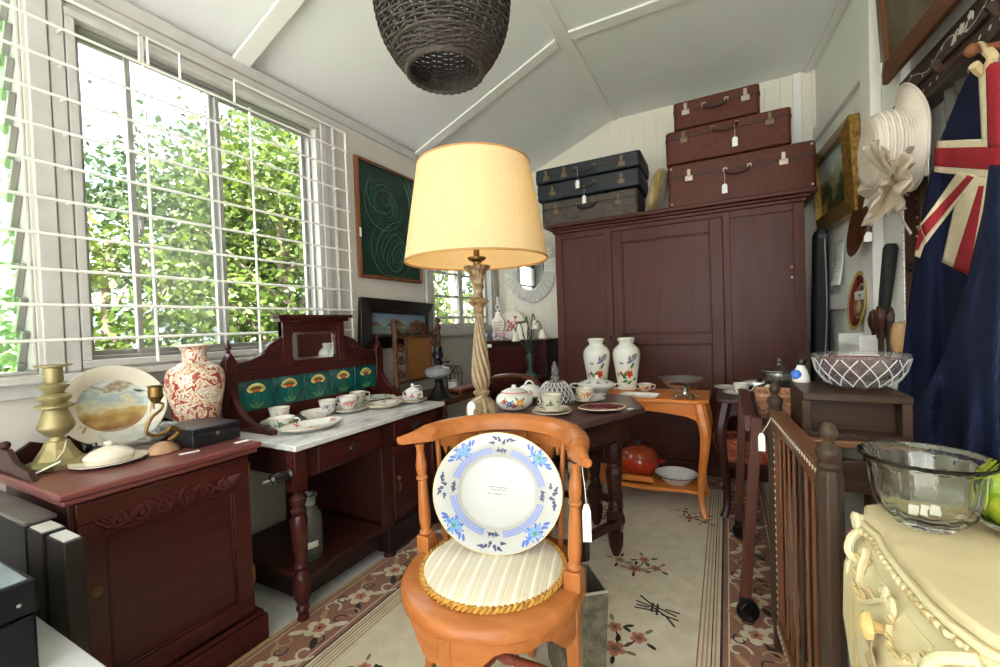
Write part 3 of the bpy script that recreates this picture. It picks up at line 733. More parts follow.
for i in range(5):
    y = sy0+.03+tl*(i+.5); zc = .874; h = tl/2-.002
    m = MB().box(XS-.02, XS-.002, y-h, y+h, .80, .948)
    St = lambda a, b, e=.0: (XS-.0012+e, y+a, zc+b)
    m.disc(lambda a, b: St(a, b, .0002), 0, .0, .062, .062, 0, 1, 20)
    for k in range(-3, 4):
        t = PI/2+k*.36
        m.disc(lambda a, b: St(a, b, .0006), .036*math.cos(t), .012+.030*math.sin(t), .019, .0115, t, 3, 9)
    for k in range(-1, 2): m.disc(lambda a, b: St(a, b, .001), .014*k, .022, .006, .009, 0, 4, 8)
    for s in (-1, 1):
        m.line(lambda a, b: St(a, b, .0006), [(s*.004, .01), (s*.012, -.02), (s*.006, -.045)], .004, 2)
        m.disc(lambda a, b: St(a, b, .0006), s*.022, -.052, .02, .008, s*.7, 2, 8)
    m.disc(lambda a, b: St(a, b, .0007), 0, -.05, .007, .016, 0, 2, 8)
    m.build('tile', [TILE, mat('tile_halo', (16, 84, 80), .12, coat=.5), TILEL, TILEY, TILER], ws, .0015)
for y in (sy0, sy1):
    br = [(XS, .985), (XS, wt+.001), (wx0+.36, wt+.001), (wx0+.36, wt+.02), (wx0+.30, wt+.03)] + [(XS+.245*math.cos(t)**1.0*1.0, wt+.03+.225*(1-math.cos(PI/2-t))) if False else (XS+.25*(1-math.sin(t)), wt+.028+.225*(1-math.cos(t))) for t in [PI/2*k/8 for k in range(1, 9)]] + [(XS+.03, .985)]
    MB().prism(br, y-.014, y+.014, 0, XZ()).build('bracket', MAHOG, ws, .003)
# pediment with mirror
yc = (sy0+sy1)/2-.01
ped = [(sy0+.03, 1.0), (sy1-.03, 1.0), (sy1-.05, 1.04), (sy1-.11, 1.05), (sy1-.17, 1.075), (sy1-.20, 1.12), (yc+.205, 1.155), (yc+.205, 1.235), (yc-.205, 1.235), (yc-.205, 1.155), (sy0+.20, 1.12), (sy0+.17, 1.075), (sy0+.11, 1.05), (sy0+.05, 1.04)]
# leave the mirror opening: build the board in four prisms
my0, my1, mz0, mz1 = yc-.145, yc+.145, 1.025, 1.178
pb = MB()
pb.prism([p for p in ped if p[0] > yc and p[1] <= 1.16]+[(my1, 1.155), (my1, 1.0)], XS-.03, XS, 0, YZ())
lf = [p for p in ped if p[0] < yc and p[1] <= 1.16]
pb.prism([(my0, 1.155)]+lf[1:]+[lf[0], (my0, 1.0)], XS-.03, XS, 0, YZ())
pb.box(XS-.03, XS, yc-.205, my0, 1.155, 1.235).box(XS-.03, XS, my1, yc+.205, 1.155, 1.235).box(XS-.03, XS, my0, my1, mz1, 1.235).box(XS-.03, XS, my0, my1, 1.0, mz0)
pb.box(XS-.03, XS+.01, yc-.205, yc-.16, 1.0, 1.235).box(XS-.03, XS+.01, yc+.16, yc+.205, 1.0, 1.235)
pb.box(XS-.03, XS+.025, yc-.23, yc+.23, 1.235, 1.255).box(XS-.03, XS+.04, yc-.25, yc+.25, 1.255, 1.272)
for s in (-1, 1):
    pb.tube(spiral((XS+.002, yc+s*.30, 1.075), .03, .005, 1.3*s, (0, 1, 0), (0, 0, 1), 18), .005, 6)
    pb.tube(catmull([(XS+.002, yc+s*.22, 1.13), (XS+.004, yc+s*.30, 1.045), (XS+.004, yc+s*.38, 1.03), (XS+.002, yc+s*.42, 1.035)], 5), .005, 6)
pb.build('pediment', MAHOG, ws, .002)
MIR = mat('mirror_silver', (214, 216, 216), .03, 1.)
mo = MB().box(XS-.022, XS-.012, my0, my1, mz0, mz1)
mo = mo.build('mirror', MIR, ws)
bv = MB()
for a, b, c, d in ((my0, my1, mz0, mz0+.014), (my0, my1, mz1-.014, mz1), (my0, my0+.014, mz0, mz1), (my1-.014, my1, mz0, mz1)):
    bv.box(XS-.012, XS-.0105, a, b, c, d)
bv.build('bevelled_edge', mat('mirror_edge', (230, 232, 232), .12, 1.), mo)
spin(ws, 0)

# storage jar on the washstand shelf
jc = at(312, 556, 'z', .173); jc = (jc.x-.02, jc.y, .1726)
jr = thing('glass_jar', 'tall clear glass storage jar with white label inside the washstand', 'jar', jc)
JP = ease([(0, .0), (.058, 0), (.062, .012), (.062, .15), (.056, .19), (.036, .225)], 3)
MB().lathe(JP+[(.035, .235), (.032, .225), (.052, .188), (.058, .15), (.058, .016), (0, .010)], jc, 28).build('body', thin_glass('jar_glass', (214, 222, 218), haze=.06), jr)
MB().lathe([(.036, .232), (.037, .262), (.046, .268), (.046, .276), (.03, .276), (.028, .24), (0, .24)], jc, 24).build('stopper', mat('frosted_glass', (170, 176, 172), .3, trans=.5), jr)
d = (Vector((0, 0, 0))-Vector((jc[0], jc[1], 0))); a = math.atan2(d.y, d.x)
SJ = on_lathe([(.062, .012), (.062, .15)], jc, .0012, th0=a+.25)
MB().add([SJ(u, v) for v in (.055, .083) for u in (-.028, -.014, 0, .014, .028)], [(i, i+1, i+6, i+5) for i in range(4)]).build('paper_label', TAGW, jr, solid=.0006)

# ------------------------------------------------------------------ crockery
def c_profile(r, h, foot=.55):
    return ease([(r*foot, 0), (r*foot, .004), (r*.62, .008), (r*.80, h*.35), (r*.92, h*.75), (r*1.0, h)], 3)
def handle(mb, c, a, r, h, th=.0032):
    pts = [(r*.86, h*.84), (r*1.25, h*.90), (r*1.45, h*.68), (r*1.22, h*.36), (r*.80, h*.30)]
    mb.tube(catmull([(c[0]+q*math.cos(a), c[1]+q*math.sin(a), c[2]+z) for q, z in pts], 5), th, 7)
def cup(label, c, r=.042, h=.058, a=0., flowers=((PINK, GREENP),), name='teacup', two=False, lid=False, m=PORC, gilt=True, foot=.55, flute=0, group='china teacups'):
    t = thing(name, label, 'cup' if not lid else 'sugar bowl', c, group)
    P = c_profile(r, h, foot)
    body = MB().lathe([(0, 0)]+P+[(r*.965, h), (r*.88, h*.72), (r*.74, h*.34), (r*.4, .012), (0, .011)], c, 28, rad=flutes(flute, .03) if flute else None)
    mats = [m]; d = Vector((0, 0, 0))-Vector(c); th = math.atan2(d.y, d.x)
    S = on_lathe(P, c, .0007, th0=th)
    for k, (f, l) in enumerate(flowers):
        mats += [f, l, YELP]; i = len(mats)-3
        for u, v, q in (((.1+.5*k-.2)*r, h*.5, r*.24), ((-.55+.9*k)*r, h*.42, r*.13), ((.75-.3*k)*r, h*.6, r*.12)):
            sprig(body, S, u, v, q, i, i+2, i+1, 3)
    body.build('bowl', mats, t)
    hb = MB(); handle(hb, c, a, r, h)
    hb.build('handle', m, t)
    if two: hb = MB(); handle(hb, c, a+PI, r, h); hb.build('handle', m, t)
    if gilt: MB().tube([(c[0]+r*math.cos(2*PI*k/28), c[1]+r*math.sin(2*PI*k/28), c[2]+h) for k in range(28)], .0009, 5, closed=True).build('gilt_rim', GILT, t)
    if lid:
        MB().lathe(ease([(r*1.0, h+.001), (r*.96, h+.006), (r*.6, h+.016), (r*.2, h+.024)], 3)+[(r*.16, h+.03), (r*.24, h+.036), (r*.1, h+.044), (0, h+.045)], c, 24).build('lid', m, t)
    return t
def saucer(label, c, r=.072, z=0., flowers=(PINK, GREENP), m=PORC, gilt=True, group='china saucers', flute=8):
    c = (c[0], c[1], c[2]+z)
    P = [(0, .004), (r*.48, .004), (r*.55, .007), (r*.8, .012), (r, .019)]
    mats = [m, flowers[0], flowers[1], YELP, GILT]
    o = MB().lathe([(0, 0), (r*.5, 0), (r*.82, .008), (r, .0165), (r*1.006, .0178)]+P[::-1], c, 40, rad=flutes(flute, .012) if flute else None)
    S = on_plate(P, c, .0009)
    for k in range(5):
        t = 2*PI*k/5+.4; sprig(o, S, .76*r*math.cos(t), .76*r*math.sin(t), r*.10, 1, 3, 2, 3)
    if gilt: o.tube([(c[0]+r*1.0*math.cos(2*PI*k/40), c[1]+r*1.0*math.sin(2*PI*k/40), c[2]+.0182) for k in range(40)], .0008, 5, 4, True)
    return tag(o.build('saucer', mats), label, 'saucer', group)
def plate(label, c, r, sx=1., sy=1., rim=.022, flowers=(PINK, GREENP, 6), m=PORC, name='plate', rot=0., flute=0, famp=.02, cat='plate', gilt=True, group=None, well=.62):
    P = [(0, .006), (r*well, .006), (r*(well+.1), .011), (r, rim)]
    mats = [m, flowers[0], flowers[1], YELP, GILT]
    o = MB().lathe([(0, 0), (r*(well+.02), 0), (r, rim-.004), (r*1.004, rim-.001)]+P[::-1], (0, 0, 0), 48, sx=sx, sy=sy, rad=flutes(flute, famp) if flute else None)
    S = on_plate(P, (0, 0, 0), .001, sx, sy)
    for k in range(flowers[2]):
        t = 2*PI*k/max(flowers[2], 1)+.3; q = (well+1.04)/2
        sprig(o, S, q*r*sx*math.cos(t), q*r*sy*math.sin(t), r*.095, 1, 3, 2, 4)
    if flowers[2]: sprig(o, S, 0, 0, r*.16, 1, 3, 2, 5)
    if gilt: o.tube([(r*sx*math.cos(2*PI*k/48), r*sy*math.sin(2*PI*k/48), rim) for k in range(48)], .001, 5, 4, True)
    ob = o.build(name, mats); ob.location = c; ob.rotation_euler = (0, 0, math.radians(rot))
    return tag(ob, label, cat, group)
WT = wt+.0006
def wp(x, y, dz=0.): p = at(x, y, 'z', WT); return (p.x, p.y, WT+dz)
G1 = 'crockery on the washstand'; CK = 1.13
_cup, _saucer, _plate = cup, saucer, plate
def cup(label, c, r=.042, h=.058, *a, **k): return _cup(label, (c[0], c[1]+.025, WT+(c[2]-WT)*CK), r*CK, h*CK, *a, **k)
def saucer(label, c, r=.072, z=0., **k): return _saucer(label, (c[0], c[1]+.025, WT+(c[2]-WT)*CK), r*CK, z*CK, **k)
def plate(label, c, r, sx=1., sy=1., rim=.022, *a, **k): return _plate(label, (c[0], c[1]+.025, c[2]), r*CK, sx, sy, rim*CK, *a, **k)
c = wp(283, 416.5); c = (-1.96, 1.345, WT)
saucer('flowered saucer under the tall rose cup nearest the left bracket', c, .074, group=G1)
cup('tall white cup with pink roses at the left end of the washstand', (c[0], c[1], WT+.0052), .043, .066, 1.9, ((PINK, GREENP), (PINK, GREENP)), group=G1)
c = wp(281, 430); cup('low white bowl cup with tiny green sprigs at the front left marble corner', (c[0]-.03, c[1], WT), .052, .046, .5, ((GREENP, GREYP),), foot=.6, group=G1)
c = wp(313, 433.5); plate('long oval plate with a pink flower spray nearest the marble front edge', (c[0]-.075, c[1]+.035, WT), .105, .78, 1.25, .024, (PINK, GREENP, 4), rot=-8, group=G1)
c = wp(315, 418); plate('scalloped white dish between the oval plate and the lilac cup', (c[0]-.01, c[1], WT), .075, .85, 1.05, .03, (GREYP, GREENP, 5), name='scalloped_dish', cat='dish', flute=8, famp=.06, group=G1)
c = (-1.955, 1.63, WT); saucer('plain saucer under the lilac flowered cup', c, .070, flowers=(LILAC, GREENP), group=G1)
cup('white cup with lilac flowers, handle to the right, behind the scalloped dish', (c[0], c[1], WT+.0052), .042, .056, 1.2, ((LILAC, GREENP),), group=G1)
c = wp(351, 413); c = (c[0]-.055, c[1]+.01, WT); plate('gilt edged tea plate underneath the big pink rose cup', c, .088, 1, 1, .018, (PINK, GREENP, 4), flute=10, famp=.015, group=G1, name='tea_plate')
saucer('saucer stacked on the tea plate below the big pink rose cup', c, .070, .0075, group=G1)
cup('wide white cup with big pink roses on a stack of two plates', (c[0], c[1], WT+.0130), .046, .062, 3.4, ((PINK, GREENP), (PINK, GREENP)), group=G1)
c = (-2.0, 1.895, WT); saucer('saucer at the back by the tiles under a red rose cup', c, .07, group=G1)
cup('white cup with red roses at the back close to the tiles', (c[0], c[1], WT+.0052), .043, .058, .95, ((RED, GREENP),), group=G1)
c = wp(385, 409); plate('round grey flowered plate right of the big rose cup', (c[0]-.045, c[1]+.02, WT), .095, .9, 1.05, .022, (GREYP, LILAC, 6), m=CREAMP, flute=12, famp=.02, group=G1)
plate('flat celadon plate at the back right under the last tile', (-1.985, 2.035, WT), .088, .9, 1.0, .018, (GREENP, GREYP, 5), m=mat('celadon', (206, 214, 202), .15, coat=.4), group=G1)
plate('small leaf shaped white dish at the right back of the marble', (-1.90, 2.125, WT), .046, 1., 1.1, .016, (PINK, GREENP, 2), name='leaf_dish', cat='dish', flute=5, famp=.09, group=G1)
c = wp(417, 401); c = (c[0]-.06, c[1]-.0, WT); c = (-1.70, 2.045, WT)
plate('gilt plate at the right end of the marble below the lidded pot', c, .076, 1, 1, .016, (PINK, GREENP, 4), group=G1, name='tea_plate')
saucer('saucer stacked below the little lidded pot', c, .062, .0075, group=G1)
cup('little white lidded sugar pot at the right end of the washstand', (c[0], c[1], WT+.0130), .040, .046, .2, ((PINK, GREENP),), name='sugar_pot', lid=True, two=True, foot=.65, group=G1)

cup, saucer, plate = _cup, _saucer, _plate
# ------------------------------------------------------------------ rug
RX0, RX1, RY0, RY1 = -1.585, .205, -.55, 3.50
RUGB = mat('rug_cream', (204, 193, 168), .95, noise=((14, 14, 14), (180, 168, 142), .3, .75), sheen=.2)
RUGR = mat('rug_rose', (142, 102, 86), .95, noise=((70, 70, 70), (122, 84, 70), .3, .8))
RUGT = mat('rug_tan', (168, 140, 106), .95, noise=((70, 70, 70), (150, 122, 90), .3, .8))
RUGK = mat('rug_dark', (44, 38, 40), .95); RUGP = mat('rug_pink', (170, 112, 92), .95); RUGG = mat('rug_olive', (120, 108, 84), .95)
rg = MB().box(RX0, RX1, RY0, RY1, .001, .009, 0)
Zr = lambda e: (lambda a, b: (a, b, .009+e))
def ring(d0, d1, mi, e):
    a, b, c, d = RX0+d0, RX1-d0, RY0+d0, RY1-d0; w = d1-d0; S = Zr(e)
    for q in ((a, b, c, c+w), (a, b, d-w, d), (a, a+w, c+w, d-w), (b-w, b, c+w, d-w)):
        rg.add([S(q[0], q[2]), S(q[1], q[2]), S(q[1], q[3]), S(q[0], q[3])], [(0, 1, 2, 3)], mi)
ring(0, .02, 2, .0004); ring(.02, .245, 1, .0004)
for d, w, m in ((.035, .004, 0), (.22, .005, 0), (.243, .008, 3), (.262, .006, 2), (.275, .004, 3), (.288, .006, 2), (.302, .006, 2), (.318, .005, 1)): ring(d, d+w, m, .0007)
def scroll(x, y, r, a, mi, turn=1):
    S = Zr(.0009); pts = [(x+(r*(1-.75*k/14))*math.cos(a+turn*k*.36), y+(r*(1-.75*k/14))*math.sin(a+turn*k*.36)) for k in range(15)]
    rg.line(S, pts, r*.22, mi)
def rug_spray(x, y, r, rot):
    S = Zr(.001)
    for k, (dx, dy, q) in enumerate(((0, 0, 1.), (1.5, .5, .8), (.6, 1.5, .75), (-1.2, .9, .7))):
        X, Y = x+r*(dx*math.cos(rot)-dy*math.sin(rot)), y+r*(dx*math.sin(rot)+dy*math.cos(rot))
        rg.line(S, [(x, y), ((x+X)/2+.2*r, (y+Y)/2), (X, Y)], r*.09, 3)
        for j in range(4): leafy(rg, S, X+.5*r*math.cos(j*1.6+k), Y+.5*r*math.sin(j*1.6+k), r*.6, j*1.6+k, 3 if j % 2 else 5)
        S2 = Zr(.0013); blossom(rg, S2, X, Y, r*.55*q, 4, 3); blossom(rg, Zr(.0016), X, Y, r*.3*q, 1, 3)
n = 0
for xb, lo, hi in ((RX0+.135, RY0+.15, RY1-.15), (RX1-.135, RY0+.15, RY1-.15)):
    y = lo
    while y < hi:
        S = Zr(.0009); s = 1 if n % 2 else -1
        blossom(rg, S, xb, y, .055, 0, 1); blossom(rg, Zr(.0012), xb, y, .026, 4, 3)
        for k in range(4): leafy(rg, Zr(.0008), xb+.04*math.cos(k*PI/2+.7), y+.05*math.sin(k*PI/2+.7), .07, k*PI/2+.7, (0, 2, 0, 3)[k])
        scroll(xb-.06*s, y+.11, .045, 0, 0, s); scroll(xb+.055*s, y+.12, .04, PI, 2, -s); scroll(xb+.03*s, y+.07, .03, 1, 3, s); scroll(xb-.05*s, y+.17, .03, 2, 3, s)
        y += .22; n += 1
x = RX0+.3
while x < RX1-.2:
    blossom(rg, Zr(.0009), x, RY1-.135, .05, 0, 1); scroll(x+.1, RY1-.11, .045, 0, 0); scroll(x+.11, RY1-.17, .035, 2, 3, -1); x += .21
for x, y, r, a in ((-.41, 2.06, .062, .1), (-.38, 1.52, .07, .6), (-.22, 2.72, .055, -.6), (-.66, 2.6, .055, 2.), (-1.10, .98, .06, .8), (-1.02, 2.3, .06, 1.4), (-1.0, .5, .07, 0)): rug_spray(x, y, r, a)
S = Zr(.001); cxr, cyr = -.275, 1.80       # the woven longevity sign
for pts in ([(-.075, .055), (-.04, .03), (0, .012), (.075, -.012)], [(-.085, .02), (-.02, .008), (.04, -.025), (.075, -.065)], [(-.085, -.018), (-.03, -.012), (.0, -.012)], [(-.08, .0), (-.03, .0)], [(.0, .03), (.004, -.03)], [(.03, .012), (.085, .008)], [(.02, -.02), (.085, -.03)], [(-.02, .03), (-.018, -.02)]):
    rg.line(S, [(cxr+a, cyr+b*1.2) for a, b in pts], .009, 3)
tag(rg.build('carpet', [RUGB, RUGR, RUGT, RUGK, RUGP, RUGG]), 'long cream carpet with flower sprays and a dusty rose scroll border on the floor', 'rug')

# ------------------------------------------------------------------ round seated corner chair
hx, hy, hz = -.635, 1.115, .455
chair = thing('corner_chair', 'honey coloured spindle back chair with round striped cushion seat in front', 'chair', (hx, hy, 0))
def L(x, y, z): return Vector((hx+x, hy+y, z))
R_ = .272
MB().lathe([(.17, hz-.045), (R_-.012, hz-.045), (R_, hz-.035), (R_, hz-.012), (R_-.012, hz), (.17, hz), (.17, hz-.045)], (hx, hy, 0), 56).build('seat', HONEY, chair, 0, 50)
# shaped apron
ap = MB(); N = 64
def apz(t):
    q = (t/(PI/2)) % 1.0; return hz-.045-.028-.045*abs(math.sin(PI*q))**.6 if False else hz-.045-(.085-.05*math.sin(PI*q)**.5)
vs, fs = [], []
for k in range(N):
    t = 2*PI*k/N
    q = ((t+PI/2)/(PI/2)) % 1.0; zb = hz-.045-(.05+.03*math.cos(2*PI*q)-.012*math.cos(6*PI*q))
    for r in (R_-.012, R_-.032):
        for z in (hz-.044, zb): vs.append(L(r*math.cos(t), r*math.sin(t), z))
for k in range(N):
    a, b = 4*k, 4*((k+1) % N)
    fs += [(a, b, b+1, a+1), (a+2, a+3, b+3, b+2), (a+1, b+1, b+3, a+3), (a, a+2, b+2, b)]
ap.add(vs, fs); ap.build('apron', HONEY, chair, .002)
CUSH = mat('cushion_stripe', (214, 206, 186), .7, sheen=.3)
nt = CUSH.node_tree; b_ = nt.nodes['Principled BSDF']
tc = nt.nodes.new('ShaderNodeTexCoord'); sp = nt.nodes.new('ShaderNodeSeparateXYZ'); mp = nt.nodes.new('ShaderNodeMapping'); mp.inputs['Rotation'].default_value = (0, 0, math.radians(-14))
nt.links.new(tc.outputs['Object'], mp.inputs[0]); nt.links.new(mp.outputs[0], sp.inputs[0])
def mth(nt, op, a, v=None):
    n = nt.nodes.new('ShaderNodeMath'); n.operation = op; nt.links.new(a, n.inputs[0])
    if v is not None: n.inputs[1].default_value = v
    return n.outputs[0]
q = mth(nt, 'FRACT', mth(nt, 'MULTIPLY', sp.outputs[0], 24.))
rp = nt.nodes.new('ShaderNodeValToRGB'); el = rp.color_ramp.elements
el[0].position, el[0].color = 0., lin((206, 196, 172)); el[1].position, el[1].color = 1., lin((206, 196, 172))
for u, c in ((.20, (206, 196, 172)), (.23, (236, 232, 220)), (.36, (236, 232, 220)), (.39, (214, 206, 184)), (.7, (196, 186, 160)), (.74, (224, 218, 202)), (.8, (206, 196, 172))):
    e = el.new(u); e.color = lin(c)
nt.links.new(q, rp.inputs[0])
nz = nt.nodes.new('ShaderNodeTexNoise'); nz.inputs['Scale'].default_value = 7.; nz.inputs['Detail'].default_value = 4.; nt.links.new(tc.outputs['Object'], nz.inputs[0])
r2 = nt.nodes.new('ShaderNodeValToRGB'); r2.color_ramp.elements[0].color = (.84, .78, .66, 1); r2.color_ramp.elements[0].position = .36; r2.color_ramp.elements[1].position = .56; r2.color_ramp.elements[1].color = (1, 1, 1, 1)
nt.links.new(nz.outputs['Fac'], r2.inputs[0])
mxc = nt.nodes.new('ShaderNodeMix'); mxc.data_type = 'RGBA'; mxc.blend_type = 'MULTIPLY'; mxc.inputs[0].default_value = .7
nt.links.new(rp.outputs[0], mxc.inputs[6]); nt.links.new(r2.outputs[0], mxc.inputs[7]); nt.links.new(mxc.outputs[2], b_.inputs['Base Color'])
cr = .208
MB().lathe([(cr, hz-.01), (cr, hz+.012)]+[(cr*math.cos(t), hz+.012+.022*math.sin(t)) for t in [PI/2*k/8 for k in range(1, 8)]]+[(0, hz+.034)], (hx, hy, 0), 56).build('cushion', CUSH, chair)
BRAID = mat('gold_braid', (190, 140, 56), .55, noise=((90, 90, 90), (150, 104, 36), .4, .6))
bd = MB(); nb = 84
for s in (0, 1):
    bd.tube([L((cr+.003+.005*math.cos(nb/2*2*PI*k/(nb*3)*1.0+s*PI))*math.cos(2*PI*k/(nb*3)), (cr+.003+.005*math.cos(nb/2*2*PI*k/(nb*3)+s*PI))*math.sin(2*PI*k/(nb*3)), hz+.009+.006*math.sin(nb/2*2*PI*k/(nb*3)+s*PI)) for k in range(nb*3)], .0052, 5, 0, True)
bd.build('braid', BRAID, chair)
legs = {'front': -PI/2, 'right': 0, 'back': PI/2, 'left': PI}
for nm, t in legs.items():
    r0, r1 = R_-.028, R_-.02
    m = MB().tube([L(r0*math.cos(t), r0*math.sin(t), hz-.046), L(r0*math.cos(t), r0*math.sin(t), .33), L(r1*math.cos(t), r1*math.sin(t), .011)], [.027, .026, .017], 4)
    m.build('leg', HONEYZ, chair, .003, 40)
REDW = wood('red_turned_wood', (112, 52, 38), (134, 70, 52), 'x', .35, 30, .3)
for a in (0, PI/2):
    m = MB(); T = TR(hx, hy, .19 if a == 0 else .205) @ RZ(math.degrees(a)) @ RY(90)
    h = R_-.04
    half = ease([(.010, .0), (.018, .03), (.013, .06), (.017, .066), (.013, .072), (.015, .14), (.010, h)], 3)
    m.lathe([(r, -z) for r, z in half[::-1]]+half, T=T, n=14); m.build('stretcher', REDW, chair)
# posts, spindles, splats, top rail (horseshoe from the left post round the back to the right post)
def seatpt(a, r, z): return L(r*math.cos(a), r*math.sin(a), z)
zt = .80
def railr(a): return R_-.012 + .012
A0, A1 = math.radians(176), math.radians(4)
def rail_pt(a, dr, z):  # the rail leans out a little
    return seatpt(a, R_+.004+dr, z)
for a in (PI-.02, .02):
    P0, P1 = seatpt(a, R_-.022, hz), rail_pt(a, -.012, zt)
    D = (P1-P0); Ln = D.length; q = D.normalized().to_track_quat('Z', 'Y').to_matrix().to_4x4()
    m = MB().box(-.023, .023, -.023, .023, -.002, .05, 0, Matrix.Translation(P0) @ RZ(math.degrees(a)))
    m.lathe([(.016, .05), (.021, .055), (.021, .062), (.015, .068)]+ease([(.016, .075), (.019, .10), (.017, .18), (.014, Ln*.66)], 3)+[(.019, Ln*.67), (.019, Ln*.69), (.013, Ln*.70)]+ease([(.015, Ln*.72), (.018, Ln*.80), (.012, Ln*.92), (.015, Ln)], 3), n=16, T=Matrix.Translation(P0) @ q)
    m.build('post', HONEYZ, chair, .002, 40)
for k in range(1, 10):
    a = PI-.02-(PI-.04)*k/10
    if k in (2, 4, 6, 8): continue
    P0, P1 = seatpt(a, R_-.03, hz-.002), rail_pt(a, -.01, zt)
    D = P1-P0; Ln = D.length; q = D.normalized().to_track_quat('Z', 'Y').to_matrix().to_4x4()
    MB().lathe(ease([(.007, 0), (.010, .10), (.0085, Ln*.5), (.011, Ln*.55), (.008, Ln*.62), (.009, Ln)], 3), n=10, T=Matrix.Translation(P0) @ q).build('spindle', HONEYZ, chair)
for k in (2, 4, 6, 8):
    ac = PI-.02-(PI-.04)*k/10; w = .085
    # flat fretted splat: wide shoulder, drops and a slim waist
    prof = [(-w, 0), (w, 0), (w, -.028), (w*.72, -.034), (w*.62, -.062), (w*.52, -.036), (w*.36, -.04), (w*.24, -.085), (w*.2, -.17), (w*.3, -.19), (w*.2, -.22), (w*.2, -.345), (-w*.2, -.345), (-w*.2, -.22), (-w*.3, -.19), (-w*.2, -.17), (-w*.24, -.085), (-w*.36, -.04), (-w*.52, -.036), (-w*.62, -.062), (-w*.72, -.034), (-w, -.028)]
    vs = []
    for dr in (-.004, .006):
        for u, v in prof: vs.append(seatpt(ac+u/R_, R_-.012+.008*(v+.345)/.345+dr, zt+v+.002))
    n = len(prof)
    MB().add(vs, [tuple(range(n)), tuple(range(2*n-1, n-1, -1))]+[(i, n+i, n+(i+1) % n, (i+1) % n) for i in range(n)]).build('splat', HONEYZ, chair)
prof = [(-.030, 0.0), (-.022, -.004), (.014, -.004), (.028, .012), (.032, .034), (.024, .046), (.010, .050), (-.012, .046), (-.026, .03)]
N = 46; vs, fs = [], []
for i in range(N+1):
    t = i/N; a = PI+.12-(PI+.24)*t
    e = max(0, abs(t-.5)*2-.82)/.18            # the ends flare out and roll
    lift = .012*math.cos((t-.5)*PI)
    for dr, z in prof: vs.append(seatpt(a, R_-.008+dr*(1-.5*e)+.045*e*e, zt+lift+.01*e+z*(1-.55*e)-.004*e))
n = len(prof)
for i in range(N):
    for k in range(n): fs.append((i*n+k, i*n+(k+1) % n, (i+1)*n+(k+1) % n, (i+1)*n+k))
fs += [tuple(range(n)), tuple(N*n+k for k in range(n-1, -1, -1))]
MB().add(vs, fs).build('top_rail', HONEY, chair, 0, 50)
price_tag(chair, seatpt(.02, R_+.01, zt-.01), seatpt(-.06, R_+.026, zt-.10), .022, .10)
MB().lathe([(0, 0), (.019, .002), (.02, .02), (.017, .03), (0, .03)], tuple(seatpt(.06, R_-.012, zt-.032)), 12).build('wrapped_cloth', mat('felt_scrap', (92, 84, 70), .95), chair)

# the oval platter leaning on the chair back
PT_C = at(498, 495, 'y', 1.215)+Vector((0, 0, .012))
pf = thing('oval_platter', 'large oval white meat platter with blue border leaning on the chair back', 'platter', (PT_C.x, PT_C.y-.04, hz+.035))
PA = [(0, .0), (.112, .0), (.121, .005), (.127, .012), (.198, .03)]
sy = .885
S0 = on_plate(PA, (0, 0, 0), .0007, 1., sy)
toeye = (EYE-PT_C); toeye.z = 0; yaw = math.degrees(math.atan2(toeye.x, -toeye.y))
PTM = Matrix.Translation(PT_C) @ RZ(yaw*.8) @ RX(66) @ RZ(-6) @ Matrix.Scale(1.03, 4)
m = MB().lathe([(0, -.006), (.105, -.006), (.136, .008), (.196, .024), (.2, .028)]+PA[::-1], (0, 0, 0), 64, sy=sy)
m.tube([(.199*math.cos(2*PI*k/64), .199*sy*math.sin(2*PI*k/64), .0295) for k in range(64)], .0016, 5, 1, True)
def tf(mb): mb.v = [PTM @ Vector(v) for v in mb.v]; return mb
tf(m).build('plate', [mat('old_ironstone', (172, 172, 168), .15, coat=.2), mat('gilt_edge', (196, 178, 130), .3)], pf)
S1 = lambda a, b: Vector(S0(a, b))
b = MB(); n = 40
for a0, a1 in ((12, 78), (102, 168), (192, 258), (282, 348)):
    k0 = len(b.v); st = 22
    for i in range(st+1):
        t = math.radians(a0+(a1-a0)*i/st)
        for r in (.128, .138, .148): b.v.append(S1(r*math.cos(t), r*sy*math.sin(t)))
    for i in range(st):
        for j in range(2):
            b.f.append((k0+i*3+j, k0+i*3+j+1, k0+i*3+j+4, k0+i*3+j+3)); b.m.append(0)
    for i in range(0, st*2):
        t0, t1 = math.radians(a0+(a1-a0)*i/(st*2)), math.radians(a0+(a1-a0)*(i+1)/(st*2)); S2 = lambda x, y: S1(x, y)+Vector((0, 0, .0006))
        b.line(S2, [(.129*math.cos(t0), .129*sy*math.sin(t0)), (.147*math.cos(t1), .147*sy*math.sin(t1))], .0011, 1)
        b.line(S2, [(.147*math.cos(t0), .147*sy*math.sin(t0)), (.129*math.cos(t1), .129*sy*math.sin(t1))], .0011, 1)
